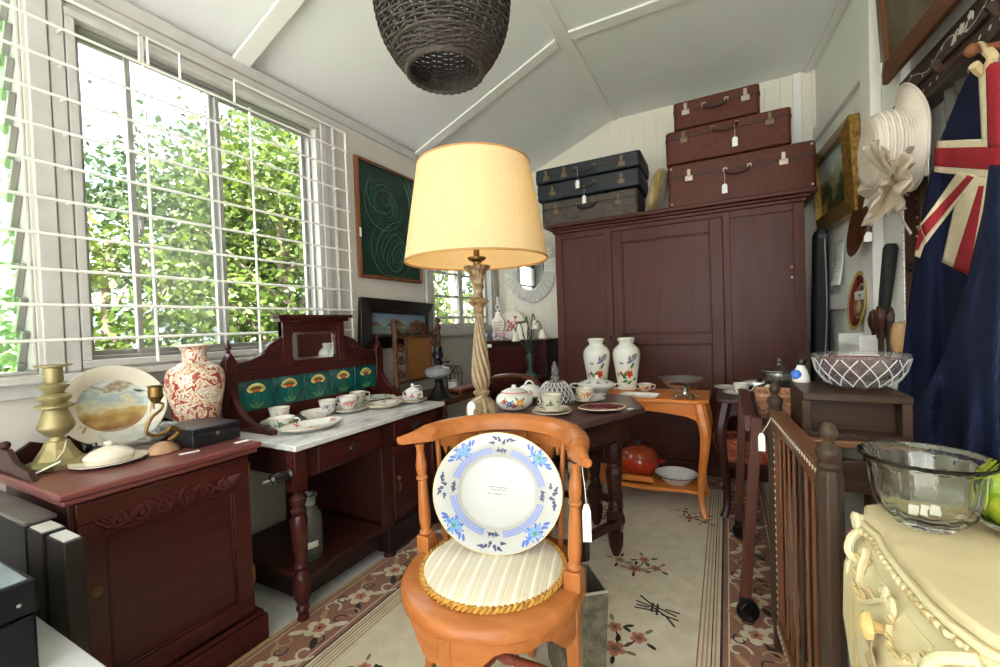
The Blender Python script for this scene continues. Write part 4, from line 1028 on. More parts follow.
for k in range(4):
    t = k*PI/2
    for d in (-.075, 0, .075): sprig(b, S1, .139*math.cos(t+d), .139*sy*math.sin(t+d), .0055, 2, 3, 2, 3)
    for d in (-.17, -.10, -.03, .05, .12, .18):
        q = .173+.008*math.sin(d*60); blossom(b, S1, q*math.cos(t+d), q*sy*math.sin(t+d), .0058, 2, 3); leafy(b, S1, q*math.cos(t+d), q*sy*math.sin(t+d), .014, t+d*9, 2)
    t = k*PI/2+.80*(1 if k % 2 == 0 else 1)*1.0
    for d, q, r in ((0, .171, .015), (-.11, .176, .009), (.11, .168, .009), (.05, .186, .007), (-.05, .157, .008)):
        sprig(b, S1, q*math.cos(t+d), q*sy*math.sin(t+d), r, 4, 3 if k % 2 else 5, 6, 5)
    for d in (-.21, -.16, .16, .22): leafy(b, S1, .172*math.cos(t+d), .172*sy*math.sin(t+d), .022, t+d*5, 6)
    if k in (0, 2, 3): blossom(b, lambda x, y: S1(x, y)+Vector((0, 0, .0004)), .173*math.cos(t), .173*sy*math.sin(t), .007, 5, 5)
tf(b).build('blue_decoration', [mat('blue_band', (84, 98, 158), .25), mat('band_pale', (150, 160, 196), .25), NAVYP, GREYP, mat('bud_blue', (92, 140, 186), .25), GREENP, BLUE], pf)
b = MB()      # the worn three line maker's stamp in the middle
for y, segs in ((.012, ((-.030, -.012), (-.005, .006), (.008, .018), (.020, .030))), (.004, ((-.022, -.016), (-.013, -.003), (.0, .010), (.013, .024))), (-.008, ((-.030, -.020), (-.012, -.008), (-.005, .002), (.006, .016), (.022, .024)))):
    for x0, x1 in segs:
        x = x0
        while x < x1:
            b.line(S1, [(x, y-.0022), (x+.0008, y+.0022)], .0011); b.line(S1, [(x, y+.0016*math.sin(x*3000)), (x+.0026, y+.0016*math.cos(x*2000))], .001); x += .0034
tf(b).build('maker_stamp', mat('stamp_grey', (60, 60, 58), .4), pf)

# ------------------------------------------------------------------ embossed metal bin
bnx, bny = -.474, 1.366
bn = thing('square_bin', 'square embossed silver-grey bin standing on the rug behind the chair', 'bin', (bnx, bny, .0105))
EMB = mat('embossed_tin', (120, 116, 102), .42, .5, noise=((26, 26, 26), (92, 88, 76), .4, .6), bump=((60, 60, 60), .7))
mb = MB(); h, w0, w1 = .318, .074, .088
ring4 = lambda w, z: [(sx*w, sy_*w, z) for sx, sy_ in ((-1, -1), (1, -1), (1, 1), (-1, 1))]
vs = ring4(w0, .0105)+ring4(w1, h)+ring4(w1-.007, h)+ring4(w0-.006, .02)
fs = [(3, 2, 1, 0), (12, 13, 14, 15)]
for a in (0, 4, 8):
    for k in range(4): fs.append((a+k, a+(k+1) % 4, a+4+(k+1) % 4, a+4+k))
mb.add(vs, fs, 0, TR(bnx, bny, 0) @ RZ(38)); mb.build('body', EMB, bn, .002)
mb = MB(); c = [TR(bnx, bny, 0) @ RZ(38) @ Vector(p) for p in ring4(w1-.003, h)]
mb.tube(c, .005, 6, 0, True); mb.build('rim', mat('tin_rim', (176, 172, 160), .35, .5), bn)

# ------------------------------------------------------------------ standard lamp behind the chair
lx, ly = -.865, 1.475
lm = thing('standard_lamp', 'tall carved gilt-wood lamp with large cream drum shade behind the chair', 'lamp', (lx, ly, .0105))
GW = mat('distressed_giltwood', (134, 117, 90), .5, noise=((50, 50, 30), (98, 74, 48), .4, .7))
GWD = mat('distressed_giltwood_dark', (104, 78, 50), .5, noise=((40, 40, 40), (150, 132, 104), .45, .65))
def zy(y): return at(478, y, 'y', ly).z
pxr = dist((lx, ly, 1.2))/FPX
def twist(n, amp, k): return lambda t, r, z: r*(1+amp*math.cos(n*t+k*z))
MB().lathe([(0, .0105), (.14, .0105), (.145, .03), (.13, .045), (.06, .075), (.03, .10), (0, .10)], (lx, ly, 0), 32).build('foot', GWD, lm)
zb = zy(418)
pr_ = [(.03, .10), (.022, .14), (.018, .3), (.024, .32), (.018, .34), (.016, .62), (.016, zb-.06), (.03, zb-.035)]
MB().lathe(ease(pr_, 2), (lx, ly, 0), 20).build('lower_stem', mat('ivory_paint', (214, 204, 182), .4), lm)
bulb = [(.030, zb-.035)]+[(15.7*pxr*math.cos(t), zy(411)+(zy(396)-zy(411))*math.sin(t)) for t in [-.9+k*.26 for k in range(9)]]+[(5*pxr, zy(395))]
m = MB().lathe(bulb, (lx, ly, 0), 64, rad=lambda t, r, z: r*(1+.06*math.cos(16*t)))
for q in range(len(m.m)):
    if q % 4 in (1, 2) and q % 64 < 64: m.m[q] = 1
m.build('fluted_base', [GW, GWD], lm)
MB().lathe([(5.2*pxr, zy(396)), (8.2*pxr, zy(393)), (8.4*pxr, zy(391.5)), (5*pxr, zy(389))], (lx, ly, 0), 28).build('neck_ring', GW, lm)
body = ease([(5.2*pxr, zy(389.5)), (8*pxr, zy(383)), (8.9*pxr, zy(372)), (7.2*pxr, zy(352)), (4.9*pxr, zy(330)), (4.1*pxr, zy(318))], 8)
m = MB().lathe(body, (lx, ly, 0), 72, rad=twist(9, .10, 70))
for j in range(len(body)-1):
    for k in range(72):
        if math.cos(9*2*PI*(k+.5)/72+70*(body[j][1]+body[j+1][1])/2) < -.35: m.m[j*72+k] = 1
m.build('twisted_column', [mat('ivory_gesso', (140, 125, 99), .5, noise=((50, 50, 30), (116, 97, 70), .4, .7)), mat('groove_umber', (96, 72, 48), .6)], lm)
up = [(4.6*pxr, zy(318)), (5.6*pxr, zy(316.5)), (4.6*pxr, zy(315)), (5.2*pxr, zy(308)), (7*pxr, zy(305)), (10.4*pxr, zy(302)), (9.6*pxr, zy(300.5)), (5.4*pxr, zy(298)), (4.4*pxr, zy(292)), (6.2*pxr, zy(287.5)), (6.2*pxr, zy(285.5)), (5*pxr, zy(283.5))]
MB().lathe(up, (lx, ly, 0), 48, rad=lambda t, r, z: r*(1+(.06*math.cos(12*t) if r > 6.8*pxr else 0))).build('leaf_collar', GWD, lm)
MB().lathe([(5*pxr, zy(284)), (6*pxr, zy(279)), (8.6*pxr, zy(272)), (13*pxr, zy(267.5)), (12.8*pxr, zy(266)), (9*pxr, zy(266.5)), (0, zy(267))], (lx, ly, 0), 64, rad=lambda t, r, z: r*(1+.06*math.cos(14*t))).build('capital', GWD, lm)
MB().lathe([(3*pxr, zy(267)), (4*pxr, zy(262)), (8.6*pxr, zy(259.5)), (9.4*pxr, zy(257.5)), (3*pxr, zy(258)), (3*pxr, zy(245)), (0, zy(245))], (lx, ly, 0), 28).build('drip_pan', BRASSD, lm)
MB().lathe([(.006, zy(246)), (.014, zy(244)), (.014, zy(236)), (.03, zy(225)), (.034, zy(212)), (.022, zy(200)), (0, zy(197))], (lx, ly, 0), 18).build('bulb', mat('opal_bulb', (240, 238, 230), .3), lm)
_b = MATS['opal_bulb'].node_tree.nodes['Principled BSDF']; _b.inputs['Emission Color'].default_value = (1., .72, .38, 1); _b.inputs['Emission Strength'].default_value = 26.
SHADE = bpy.data.materials.new('shade_parchment'); SHADE.use_nodes = True; nt = SHADE.node_tree; b_ = nt.nodes['Principled BSDF']
b_.inputs['Roughness'].default_value = .8
tc = nt.nodes.new('ShaderNodeTexCoord'); nz = nt.nodes.new('ShaderNodeTexNoise'); nz.inputs['Scale'].default_value = 120.; nz.inputs['Detail'].default_value = 4.; nt.links.new(tc.outputs['Object'], nz.inputs[0])
rp = nt.nodes.new('ShaderNodeValToRGB'); el = rp.color_ramp.elements; el[0].position, el[0].color = .3, lin((222, 200, 154)); el[1].position, el[1].color = .5, lin((230, 211, 169))
nt.links.new(nz.outputs['Fac'], rp.inputs[0]); nt.links.new(rp.outputs[0], b_.inputs['Base Color'])
tl_ = nt.nodes.new('ShaderNodeBsdfTranslucent'); nt.links.new(rp.outputs[0], tl_.inputs[0]); mx = nt.nodes.new('ShaderNodeMixShader'); mx.inputs[0].default_value = .5
nt.links.new(b_.outputs[0], mx.inputs[1]); nt.links.new(tl_.outputs[0], mx.inputs[2]); nt.links.new(mx.outputs[0], nt.nodes['Material Output'].inputs[0])
zt_, zb_ = 1.18+(zy(141.5)-1.18)*(1-.22/1.70), zy(261)
rt, rb = 55.5*pxr, 70.8*pxr
MB().lathe([(rb, zb_), (rt, zt_), (rt-.002, zt_), (rb-.002, zb_)], (lx, ly, 0), 72).build('shade', SHADE, lm, 0, 60)
TRIMG = mat('shade_braid', (160, 118, 66), .7)
for r, z in ((rb, zb_), (rt, zt_)):
    MB().lathe([(r+.0008, z-.003), (r+.0022, z), (r+.0008, z+.004), (r-.004, z+.004), (r-.004, z-.003), (r+.0008, z-.003)], (lx, ly, 0), 72).build('shade_trim', TRIMG, lm)
c = MB()
for k in range(3): c.tube([(lx, ly, zt_-.03), (lx+(rt-.003)*math.cos(k*2.1), ly+(rt-.003)*math.sin(k*2.1), zt_-.004)], .002, 5)
c.tube([(lx, ly, zy(197)-.002), (lx, ly, zt_-.028)], .003, 6); c.build('shade_spider', BRASSD, lm)
price_tag(lm, (lx+.02, ly-.03, zy(394)), (lx-.01, ly-.066, zy(399)), .030, .055)

# ------------------------------------------------------------------ long octagonal table
TC = Vector((-.77, 2.085, 0)); TA = 24.
tb = thing('octagonal_table', 'dark oak octagonal table with turned legs behind the lamp', 'table', (0, 0, 0))
U = Vector((math.sin(math.radians(TA)), math.cos(math.radians(TA)), 0)); V = Vector((math.cos(math.radians(TA)), -math.sin(math.radians(TA)), 0))
def tp(u, v, z): return TC+U*u+V*v+Vector((0, 0, z))
octo = [(-.25, .33), (.26, .33), (.50, .10), (.50, -.10), (.26, -.33), (-.25, -.33), (-.47, -.10), (-.47, .10)]
def oprism(mb, k, z0, z1, k1=None):
    k1 = k if k1 is None else k1; n = 8
    vs = [tp(u*k, v*k, z0) for u, v in octo]+[tp(u*k1, v*k1, z1) for u, v in octo]
    return mb.add(vs, [tuple(range(n)), tuple(range(2*n-1, n-1, -1))]+[(i, n+i, n+(i+1) % n, (i+1) % n) for i in range(n)])
oprism(MB(), 1., .722, .75).build('top', OAKTOP, tb, .006)
m = oprism(MB(), .80, .60, .70); oprism(m, .84, .70, .7225, .95); oprism(m, .82, .592, .602); m.build('apron', OAKD, tb, .004)
for (u, v) in octo:
    p = tp(u*.70, v*.70, 0)
    if (u, v) == (-.25, .33): p = Vector((-.588, 1.80, 0))
    if (u, v) == (.26, .33): p = Vector((-.515, 2.145, 0))
    m = MB().lathe([(.018, .0105), (.026, .03), (.036, .06), (.04, .10), (.040, .13), (.03, .135)], (p.x, p.y, 0), 6)
    m.box(p.x-.034, p.x+.034, p.y-.034, p.y+.034, .135, .235)
    m.lathe([(.03, .235), (.036, .245), (.026, .255), (.033, .27), (.024, .29), (.03, .30), (.036, .36), (.044, .43), (.030, .455), (.036, .465), (.028, .475), (.044, .50), (.046, .55), (.034, .592)], (p.x, p.y, 0), 8)
    m.build('leg', OAKD, tb, .003, 30)
m = MB()
for (u0, v0), (u1, v1) in zip(octo, octo[1:]+octo[:1]):
    m.tube([tp(u0*.70, v0*.70, .185), tp(u1*.70, v1*.70, .185)], .024, 4)
m.build('stretcher', OAKD, tb, .003)
TZ = .7506
def tq(x, y): p = at(x, y, 'z', TZ); return (p.x, p.y, TZ)
G2 = 'china on the octagonal table'
# teapot-like posy bowl
c = tq(512, 410); c = (c[0], c[1]+.03, TZ)
t = thing('flowered_bowl', 'round white lidded bowl painted with big orange and blue flowers', 'bowl', c)
P = [(r*1.25, z) for r, z in ease([(.04, 0), (.058, .01), (.075, .04), (.068, .07), (.048, .086)], 3)]
m = MB().lathe([(0, 0)]+P, c, 30); d = -Vector(c); th = math.atan2(d.y, d.x); S = on_lathe(P, c, .001, th0=th)
sprig(m, S, .028, .045, .019, 1, 4, 5, 4); sprig(m, S, -.025, .04, .015, 2, 4, 5, 4); sprig(m, S, -.002, .032, .010, 3, 4, 5, 3); sprig(m, S, -.055, .05, .012, 3, 4, 5, 3)
m.build('bowl', [PORC, ORNG, BLUE, RED, YELP, GREENP], t)
m = MB().lathe([(.064, .083), (.062, .092), (.036, .104), (.012, .110), (.012, .122), (0, .125)], c, 26); Sl = on_lathe([(.05, .092), (.03, .104)], c, .001, th0=th)
m.tube([(c[0]+.063*math.cos(a*PI/14), c[1]+.063*math.sin(a*PI/14), c[2]+.088) for a in range(28)], .003, 6, 1, True)
m.build('lid', [PORC, mat('paint_rose', (206, 130, 128), .25)], t)
m = MB(); handle(m, c, th+2.2, .085, .09, .004); m.build('handle', PORC, t)
c = tq(533, 401); plate('white flowered plate with red sprays behind the orange flowered bowl', (c[0]-.05, c[1]+.05, TZ), .11, 1, .9, .03, (PINK, RED, 6), rot=10, group=G2)
c2 = (c[0]-.05, c[1]+.07, TZ+.007)
t = thing('cheese_cover', 'white china domed cover with pink flowers on the flowered plate', 'cover', c2)
P = ease([(.085, .0), (.084, .02), (.07, .05), (.04, .07)], 3)
m = MB().lathe(P+[(0, .076)], c2, 30, sy=.85); S = on_lathe(P, c2, .001, sy=.85, th0=th)
for a, b_ in ((-.05, .02), (.0, .03), (.05, .018), (.085, .03)): sprig(m, S, a, b_, .011, 1, 2, 3, 3)
m.build('dome', [PORC, PINK, YELP, GREENP], t); MB().tube(catmull([(c2[0]-.03, c2[1], c2[2]+.07), (c2[0]-.012, c2[1], c2[2]+.092), (c2[0]+.012, c2[1], c2[2]+.092), (c2[0]+.03, c2[1], c2[2]+.07)], 4), .005, 7).build('handle', PORC, t)
# crystal butter dome
c = tq(550, 406); c = (c[0]-.0, c[1]+.085, TZ)
t = thing('crystal_dome', 'cut crystal dome with a tall pointed finial on the dark octagonal table', 'dome', c)
CUT = thin_glass('cut_crystal', (244, 244, 244), .10, .04, .06, .7, (236, 236, 238))  # white haze mixed into this glass stands in for crystal sparkle
FCUT = mat('frosted_cut_sparkle', (226, 226, 226), .3, trans=.3)
def cut(n, m_, amp): return lambda t, r, z: r*(1+amp*abs(math.sin(n*t+m_*z))+amp*abs(math.sin(n*t-m_*z)))
P = [(0, 0), (.10, 0), (.104, .004), (.092, .012)]+[(.092*math.cos(q), .012+.115*math.sin(q)) for q in [PI/2*k/20 for k in range(1, 18)]]
MB().lathe(P+[(0, .126), (0, .120)]+[(.086*math.cos(q), .012+.109*math.sin(q)) for q in [PI/2*k/20 for k in range(17, 0, -1)]]+[(.088, .004), (0, .004)], c, 64, rad=lambda t, r, z: r if z < .015 else cut(8, 50, .03)(t, r, z)).build('dome', CUT, t, 0, 12)
m = MB(); So = on_lathe([(.097*math.cos(q), .012+.119*math.sin(q)) for q in [PI/2*k/20 for k in range(0, 20)]], c, .001)
for k in range(20):
    for sg in (-1, 1): m.tube([So(.097*(2*PI*k/20+sg*(z-.015)*7), z) for z in [.015+.10*j/9 for j in range(10)]], .0016, 5)
m.build('cut_lines', FCUT, t)  # pale lines mark the cuts and paint white sparkle on the dome
MB().lathe([(.016, .120), (.028, .136), (.012, .150), (.022, .164), (.018, .186), (.008, .214), (0, .226)], c, 6).build('finial', CUT, t, 0, 10)
# cups and dishes
c = tq(552, 413)
plate('cream cup plate with green rim nearest the front table edge', c, .092, 1, 1, .014, (GREENP, GREYP, 4), m=CREAMP, group=G2, name='tea_plate')
saucer('cream saucer stacked below the cream green-sprigged cup', c, .082, .0075, flowers=(GREENP, GREYP), m=CREAMP, group=G2)
cup('tall cream cup with green sprigs nearest the front table edge', (c[0], c[1], c[2]+.0128), .050, .076, 2.9, ((GREENP, GREYP),), m=CREAMP, group=G2, foot=.65)
c = tq(588, 402); c = (c[0]-.01, c[1]+.02, TZ)
saucer('wide saucer beneath the orange rose cup on the octagonal table', c, .095, m=CREAMP, flowers=(ORNG, GREENP), group=G2)
cup('cream cup with orange roses and a high left handle', (c[0]-.01, c[1], c[2]+.0052), .049, .068, 2.6, ((ORNG, GREENP), (PINK, GREENP)), m=CREAMP, group=G2)
c = tq(602, 410.5); c = (c[0], c[1]+.0, TZ)
MAR = mat('maroon_glaze', (96, 38, 44), .2, noise=((30, 30, 30), (150, 104, 100), .5, .7), coat=.4)
o = MB().lathe([(0, 0), (.055, 0), (.10, .014), (.102, .017)]+[(.098, .019), (.06, .006), (0, .005)], (0, 0, 0), 40, sx=1.1, sy=.85, rad=flutes(6, .03))
o.tube([(1.1*.101*(1+.03*math.cos(6*2*PI*k/40))*math.cos(2*PI*k/40), .85*.101*(1+.03*math.cos(6*2*PI*k/40))*math.sin(2*PI*k/40), .018) for k in range(40)], .0022, 5, 1, True)
o = o.build('maroon_dish', [MAR, mat('cream_rim', (216, 200, 170), .3)]); o.location = c; o.rotation_euler = (0, 0, .5); tag(o, 'flat maroon lustre dish with a cream rim at the table front', 'dish')
c = tq(600, 394); c = (c[0]-.01, c[1]-.03, TZ)
t = thing('tureen', 'white oval lidded tureen with two handles at the far table corner', 'tureen', c)
P = ease([(.05, 0), (.06, .006), (.05, .014), (.10, .045), (.112, .062)], 3)
MB().lathe([(0, 0)]+P+[(.1, .062), (0, .05)], c, 36, sy=.8).build('bowl', PORC, t)
m = MB().lathe(ease([(.114, .063), (.108, .068), (.06, .088), (.015, .098)], 3)+[(.008, .104), (.014, .112), (0, .118)], c, 36, sy=.8); Sl = on_plate([(.0, .098), (.06, .088), (.108, .068)], c, .0015, 1, .8)
for k in range(10): sprig(m, Sl, .085*math.cos(k*.628), .068*math.sin(k*.628), .010, 1, 1, 2, 3)
m.build('lid', [PORC, GREYP, BROWNP], t)
for a in (0, PI): m = MB(); handle(m, (c[0], c[1], c[2]+.025), a+.2, .105, .045, .004); m.build('handle', PORC, t)
c = tq(632, 409); tag(MB().box(-.013, .013, -.018, .018, 0, .0012, 0, TR(c[0]-.01, c[1], TZ) @ RZ(-30)).build('price_card', TAGW), 'small white price card lying at the right table corner', 'price tag')
# ------------------------------------------------------------------ wardrobe
fy, by = 3.52, 4.10
wd = thing('wardrobe', 'huge dark red-brown wardrobe with one central panelled door against the back wall', 'wardrobe', (-.4, 3.8, 0))
X0, X1 = -1.285, .475
m = MB().box(X0, X0+.03, fy+.02, by, .0105, 1.93).box(X1-.03, X1, fy+.02, by, .0105, 1.93).box(X0, X1, by-.02, by, .0105, 1.93).box(X0, X1, fy+.02, by, 1.91, 1.93).box(X0, X1, fy+.02, by, .10, .12)
m.build('carcass', WARD, wd, .003)
m = MB()
for a, b in ((X0, -1.225), (-.868, -.806), (-.012, .034), (.412, X1)): m.box(a, b, fy, fy+.03, .12, 1.93)
for a, b in ((-1.225, -.868), (.034, .412)): m.box(a, b, fy, fy+.03, 1.88, 1.93).box(a, b, fy, fy+.03, .12, .2)
m.box(-.806, -.012, fy, fy+.03, 1.895, 1.93).build('face_frame', WARD, wd, .003)
for a, b in ((-1.225, -.868), (.034, .412)): MB().box(a, b, fy+.012, fy+.028, .2, 1.88).build('side_panel', WARDD, wd)
FX = Matrix(((1, 0, 0, 0), (0, -1, 0, 0), (0, 0, 1, 0), (0, 0, 0, 1)))   # u->x, front at y = -d
dd = MB(); a, b, z0, z1 = -.803, -.015, .125, 1.892; yf = -(fy-.004)
dd.box(a, a+.075, fy-.004, fy+.02, z0, z1).box(b-.08, b, fy-.004, fy+.02, z0, z1)
for q, r in ((z0, .22), (.985, 1.065), (1.80, z1)): dd.box(a+.075, b-.08, fy-.004, fy+.02, q, r)
for q, r in ((.22, .985), (1.065, 1.80)):
    dd.box(a+.075, b-.08, fy+.009, fy+.02, q, r)
    for (p0, p1, p2, p3) in ((a+.075, b-.08, q, q+.012), (a+.075, b-.08, r-.012, r), (a+.075, a+.087, q, r), (b-.092, b-.08, q, r)): dd.box(p0, p1, fy+.001, fy+.012, p2, p3)
dd = dd.build('door', WARD, wd, .003)
MB().ball((-.832, fy-.018, 1.04), .014, 0, 12).tube([(-.832, fy, 1.04), (-.832, fy-.012, 1.04)], .006, 8).box(-.84, -.79, fy-.014, fy-.006, 1.032, 1.048).build('turn_button', mat('dark_knob', (30, 20, 18), .3), dd)
for z in (.35, 1.62): MB().tube([(-.012, fy-.006, z-.035), (-.012, fy-.006, z+.035)], .006, 8).box(-.02, -.004, fy-.005, fy-.001, z-.035, z+.035).build('hinge', mat('hinge_brown', (70, 44, 34), .4, .5), dd)
MB().box(X0-.012, X1+.012, fy-.014, by, 1.93, 1.955).box(X0-.03, X1+.03, fy-.032, by, 1.955, 1.975).box(X0-.055, X1+.07, fy-.06, by, 1.975, 2.005).build('cornice', WARD, wd, .006)
MB().box(X0-.01, X1+.01, fy-.01, by-.01, .0095+.001, .10).build('plinth', WARD, wd, .004)
for z in (1.50, 1.43): MB().ball((.40, fy+.006, z), .010, 0, 10).build('screw_cap', mat('chalk_spot', (186, 160, 150), .5), wd)
WTOP = 2.0056

# ------------------------------------------------------------------ suitcases
def suitcase(label, x0, x1, y0, d, z0, z1, m, split, latches, handle_z, hm, lm, tagdx=None, deg=0., r=.03, group='old suitcases on the wardrobe', corners=None, lipw=.004):
    c = ((x0+x1)/2, y0+d/2, z0); t = thing('suitcase', label, 'suitcase', c, group)
    zs = z0+(z1-z0)*split; w = x1-x0
    MB().prism(rrect(x0, x1, y0, y0+d, r), z0, zs-.002).build('body_shell', m, t, .010)
    MB().prism(rrect(x0, x1, y0, y0+d, r), zs+.002, z1).build('lid_shell', m, t, .010)
    MB().prism(rrect(x0-lipw, x1+lipw, y0-lipw, y0+d+lipw, r+lipw), zs-.012, zs+.008).build('lip', hm, t, .003)
    for f in latches:
        xl = x0+w*f
        MB().box(xl-.026, xl+.026, y0-.010, y0-.003, zs-.045, zs-.008).box(xl-.011, xl+.011, y0-.013, y0-.004, zs-.02, zs+.038).tube([(xl-.012, y0-.014, zs-.008), (xl+.012, y0-.014, zs-.008)], .005, 7).build('latch', lm, t, .002)
    xc = (x0+x1)/2; hw = min(.075, w*.13)
    pts = catmull([(xc-hw, y0-.012, handle_z+.018), (xc-hw*.8, y0-.035, handle_z-.012), (xc, y0-.042, handle_z-.024), (xc+hw*.8, y0-.035, handle_z-.012), (xc+hw, y0-.012, handle_z+.018)], 5)
    h = MB().tube(pts, .009, 8).build('handle', hm, t)
    for s in (-1, 1): MB().box(xc+s*hw-.014, xc+s*hw+.014, y0-.016, y0-.003, handle_z+.008, handle_z+.034).build('handle_mount', lm, h, .003)
    if corners:
        for x, sx in ((x0, 1), (x1, -1)):
            for z, sz in ((z0, 1), (z1, -1)):
                MB().lathe([(0, 0), (.008, 0), (.006, .003), (0, .004)], T=TR(x+sx*.025, y0-.0005, z+sz*.025) @ RX(90), n=10).build('stud', corners, t)
    if tagdx is not None: price_tag(t, (xc+tagdx, y0-.045, handle_z-.005), (xc+tagdx, y0-.048, handle_z-.09), .034, .065, face=(-.15, -1, 0))
    spin(t, deg); return t
SUB = mat('suitcase_brown', (82, 40, 26), .5, spec=.3, noise=((40, 40, 40), (64, 30, 20), .4, .7), bump=((160, 160, 160), .1))
SUB2 = mat('suitcase_brown_worn', (84, 42, 30), .55, spec=.3, noise=((26, 26, 26), (66, 32, 22), .4, .7), bump=((120, 120, 120), .12))
SUBL = mat('suitcase_blue', (26, 34, 42), .5, noise=((30, 30, 30), (20, 26, 32), .4, .7), bump=((160, 160, 160), .1))
SUG = mat('suitcase_grey', (82, 72, 64), .7, noise=((14, 40, 30), (58, 48, 42), .4, .65), bump=((60, 60, 60), .2))
LEAH = mat('handle_leather', (58, 26, 20), .5); LEAD = mat('handle_dark', (34, 30, 30), .5)
STEELR = mat('latch_steel', (176, 164, 148), .4, .7); STEELD = mat('latch_dark', (112, 94, 74), .45, .6)
zb = WTOP
suitcase('largest brown suitcase with two steel latches at the bottom of the right stack', -.368, .545, 3.50, .42, zb, 2.318, SUB, .72, (.16, .80), 2.20, LEAH, STEELR, -.08, 0, corners=STEELR)
suitcase('middle brown leather suitcase in the right stack with dark locks and a tag', -.378, .415, 3.51, .40, 2.330, 2.572, SUB2, .78, (.16, .84), 2.515, LEAH, STEELD, .06, 0)
suitcase('smallest brown suitcase with two bright latches, topmost of the right stack', -.318, .238, 3.52, .34, 2.584, 2.782, SUB, .70, (.15, .84), 2.70, LEAH, STEELR, None, 0)
suitcase('grey-brown worn canvas suitcase at the bottom of the left stack', -1.41, -.60, 3.55, .40, zb, 2.222, SUG, .70, (.17, .82), 2.14, LEAD, STEELD, None, 0, corners=None)
suitcase('thin dark blue suitcase lying on the grey suitcase', -1.44, -.575, 3.53, .44, 2.234, 2.372, SUBL, .55, (.17, .84), 2.30, LEAD, STEELD, .0, 0)
suitcase('thin dark blue suitcase with three clasps, topmost of the left stack', -1.45, -.565, 3.525, .44, 2.384, 2.505, SUBL, .50, (.12, .30, .84), 2.43, LEAD, STEELD, -.05, 0)
GOLDC = mat('gold_satin', (166, 140, 84), .35, noise=((24, 24, 8), (126, 102, 56), .35, .7), sheen=.4)
vs = []
m = MB(); cc = Vector((-.475, 3.74, zb+.19))
ax = Vector((.30, 0, .95)).normalized(); nx = Vector((.95, 0, -.30)).normalized()
def cush(u, v):
    a, b = u*2-1, v*2*PI; e = max(0., 1-abs(a)**4)**.5
    w = .058*e+.001; d = .19*(1-.25*abs(a)**6)
    f = .004*math.sin(16*b+7*a)
    return cc+ax*(a*.192)+nx*((w+f*e)*math.cos(b))+Vector((0, 1, 0))*((d*(.35+.65*e)+f)*math.sin(b))
m.grid(cush, 21, 40, 0, cv=True)
tag(m.build('cushion', GOLDC), 'gold satin cushion wedged between the two stacks of suitcases', 'cushion')

# ------------------------------------------------------------------ honey side table and what stands on it
def cab_leg(mb, x, y, dx, dy, zt, zb_=.0105, s=1.):
    """curved leg that bows out towards (dx, dy)"""
    pts = catmull([(x, y, zt), (x+dx*.018*s, y+dy*.018*s, zt-.06), (x+dx*.045*s, y+dy*.045*s, zt-.17), (x+dx*.03*s, y+dy*.03*s, zt*.55), (x+dx*.005*s, y+dy*.005*s, zt*.33), (x+dx*.002, y+dy*.002, zt*.15), (x+dx*.03*s, y+dy*.03*s, zb_)], 5)
    n = len(pts); rs = []
    for k in range(n):
        t = k/(n-1); rs.append((.034-.004*t if t < .25 else .033-.017*(t-.25)/.55 if t < .8 else .016+.006*(t-.8)/.2)*s)
    mb.tube(pts, rs, 8); return mb
sx0, sx1, sy0_, sy1_, sz = -.92, -.10, 2.72, 3.14, .70
st = thing('side_table', 'honey coloured side table on curved legs with lower shelf before the wardrobe', 'table', (-.32, 3.0, 0))
ed = [(sx0, sy1_), (sx0, sy0_+.05), (sx0+.03, sy0_+.02), (sx0+.10, sy0_)]+[(sx0+.1+(sx1-sx0-.2)*k/12, sy0_+.012*math.sin(PI*k/12)*(-1 if 3 < k < 9 else 1)) for k in range(1, 12)]+[(sx1-.10, sy0_), (sx1-.03, sy0_+.02), (sx1, sy0_+.05), (sx1, sy1_)]
MB().prism(ed, sz-.022, sz).build('top', ORANGE, st, .005)
pr_ = [(sx0+.05, sz-.022), (sx1-.05, sz-.022), (sx1-.05, sz-.15), (sx1-.08, sz-.12)]+[(sx1-.08-(sx1-sx0-.16)*k/16, sz-.11+.03*math.sin(PI*k/16)) for k in range(1, 16)]+[(sx0+.08, sz-.12), (sx0+.05, sz-.15)]
m = MB().prism(pr_, sy0_+.035, sy0_+.055, 0, XZ()); m.box(sx1-.06, sx1-.045, sy0_+.05, sy1_-.02, sz-.11, sz-.022).box(sx0+.045, sx0+.06, sy0_+.05, sy1_-.02, sz-.11, sz-.022); m.build('apron', ORANGE, st, .003)
for x, y, dx, dy in ((sx0+.055, sy0_+.05, -.7, -.7), (sx1-.055, sy0_+.05, .7, -.7), (sx0+.055, sy1_-.04, -.7, .3), (sx1-.055, sy1_-.04, .7, .3)):
    cab_leg(MB(), x, y, dx, dy, sz-.022).build('leg', ORANGE, st)
sh = [(sx0+.06, sy1_-.03), (sx0+.06, sy0_+.07)]+[(sx0+.1+(sx1-sx0-.2)*k/12, sy0_+.055+.018*math.cos(2*PI*k/12)) for k in range(13)]+[(sx1-.06, sy0_+.07), (sx1-.06, sy1_-.03)]
MB().prism(sh, .125, .145).build('shelf', ORANGE, st, .004)
SZ = sz+.0006
def sp_(x, y, z=SZ): p = at(x, y, 'z', z); return (p.x, p.y, z)
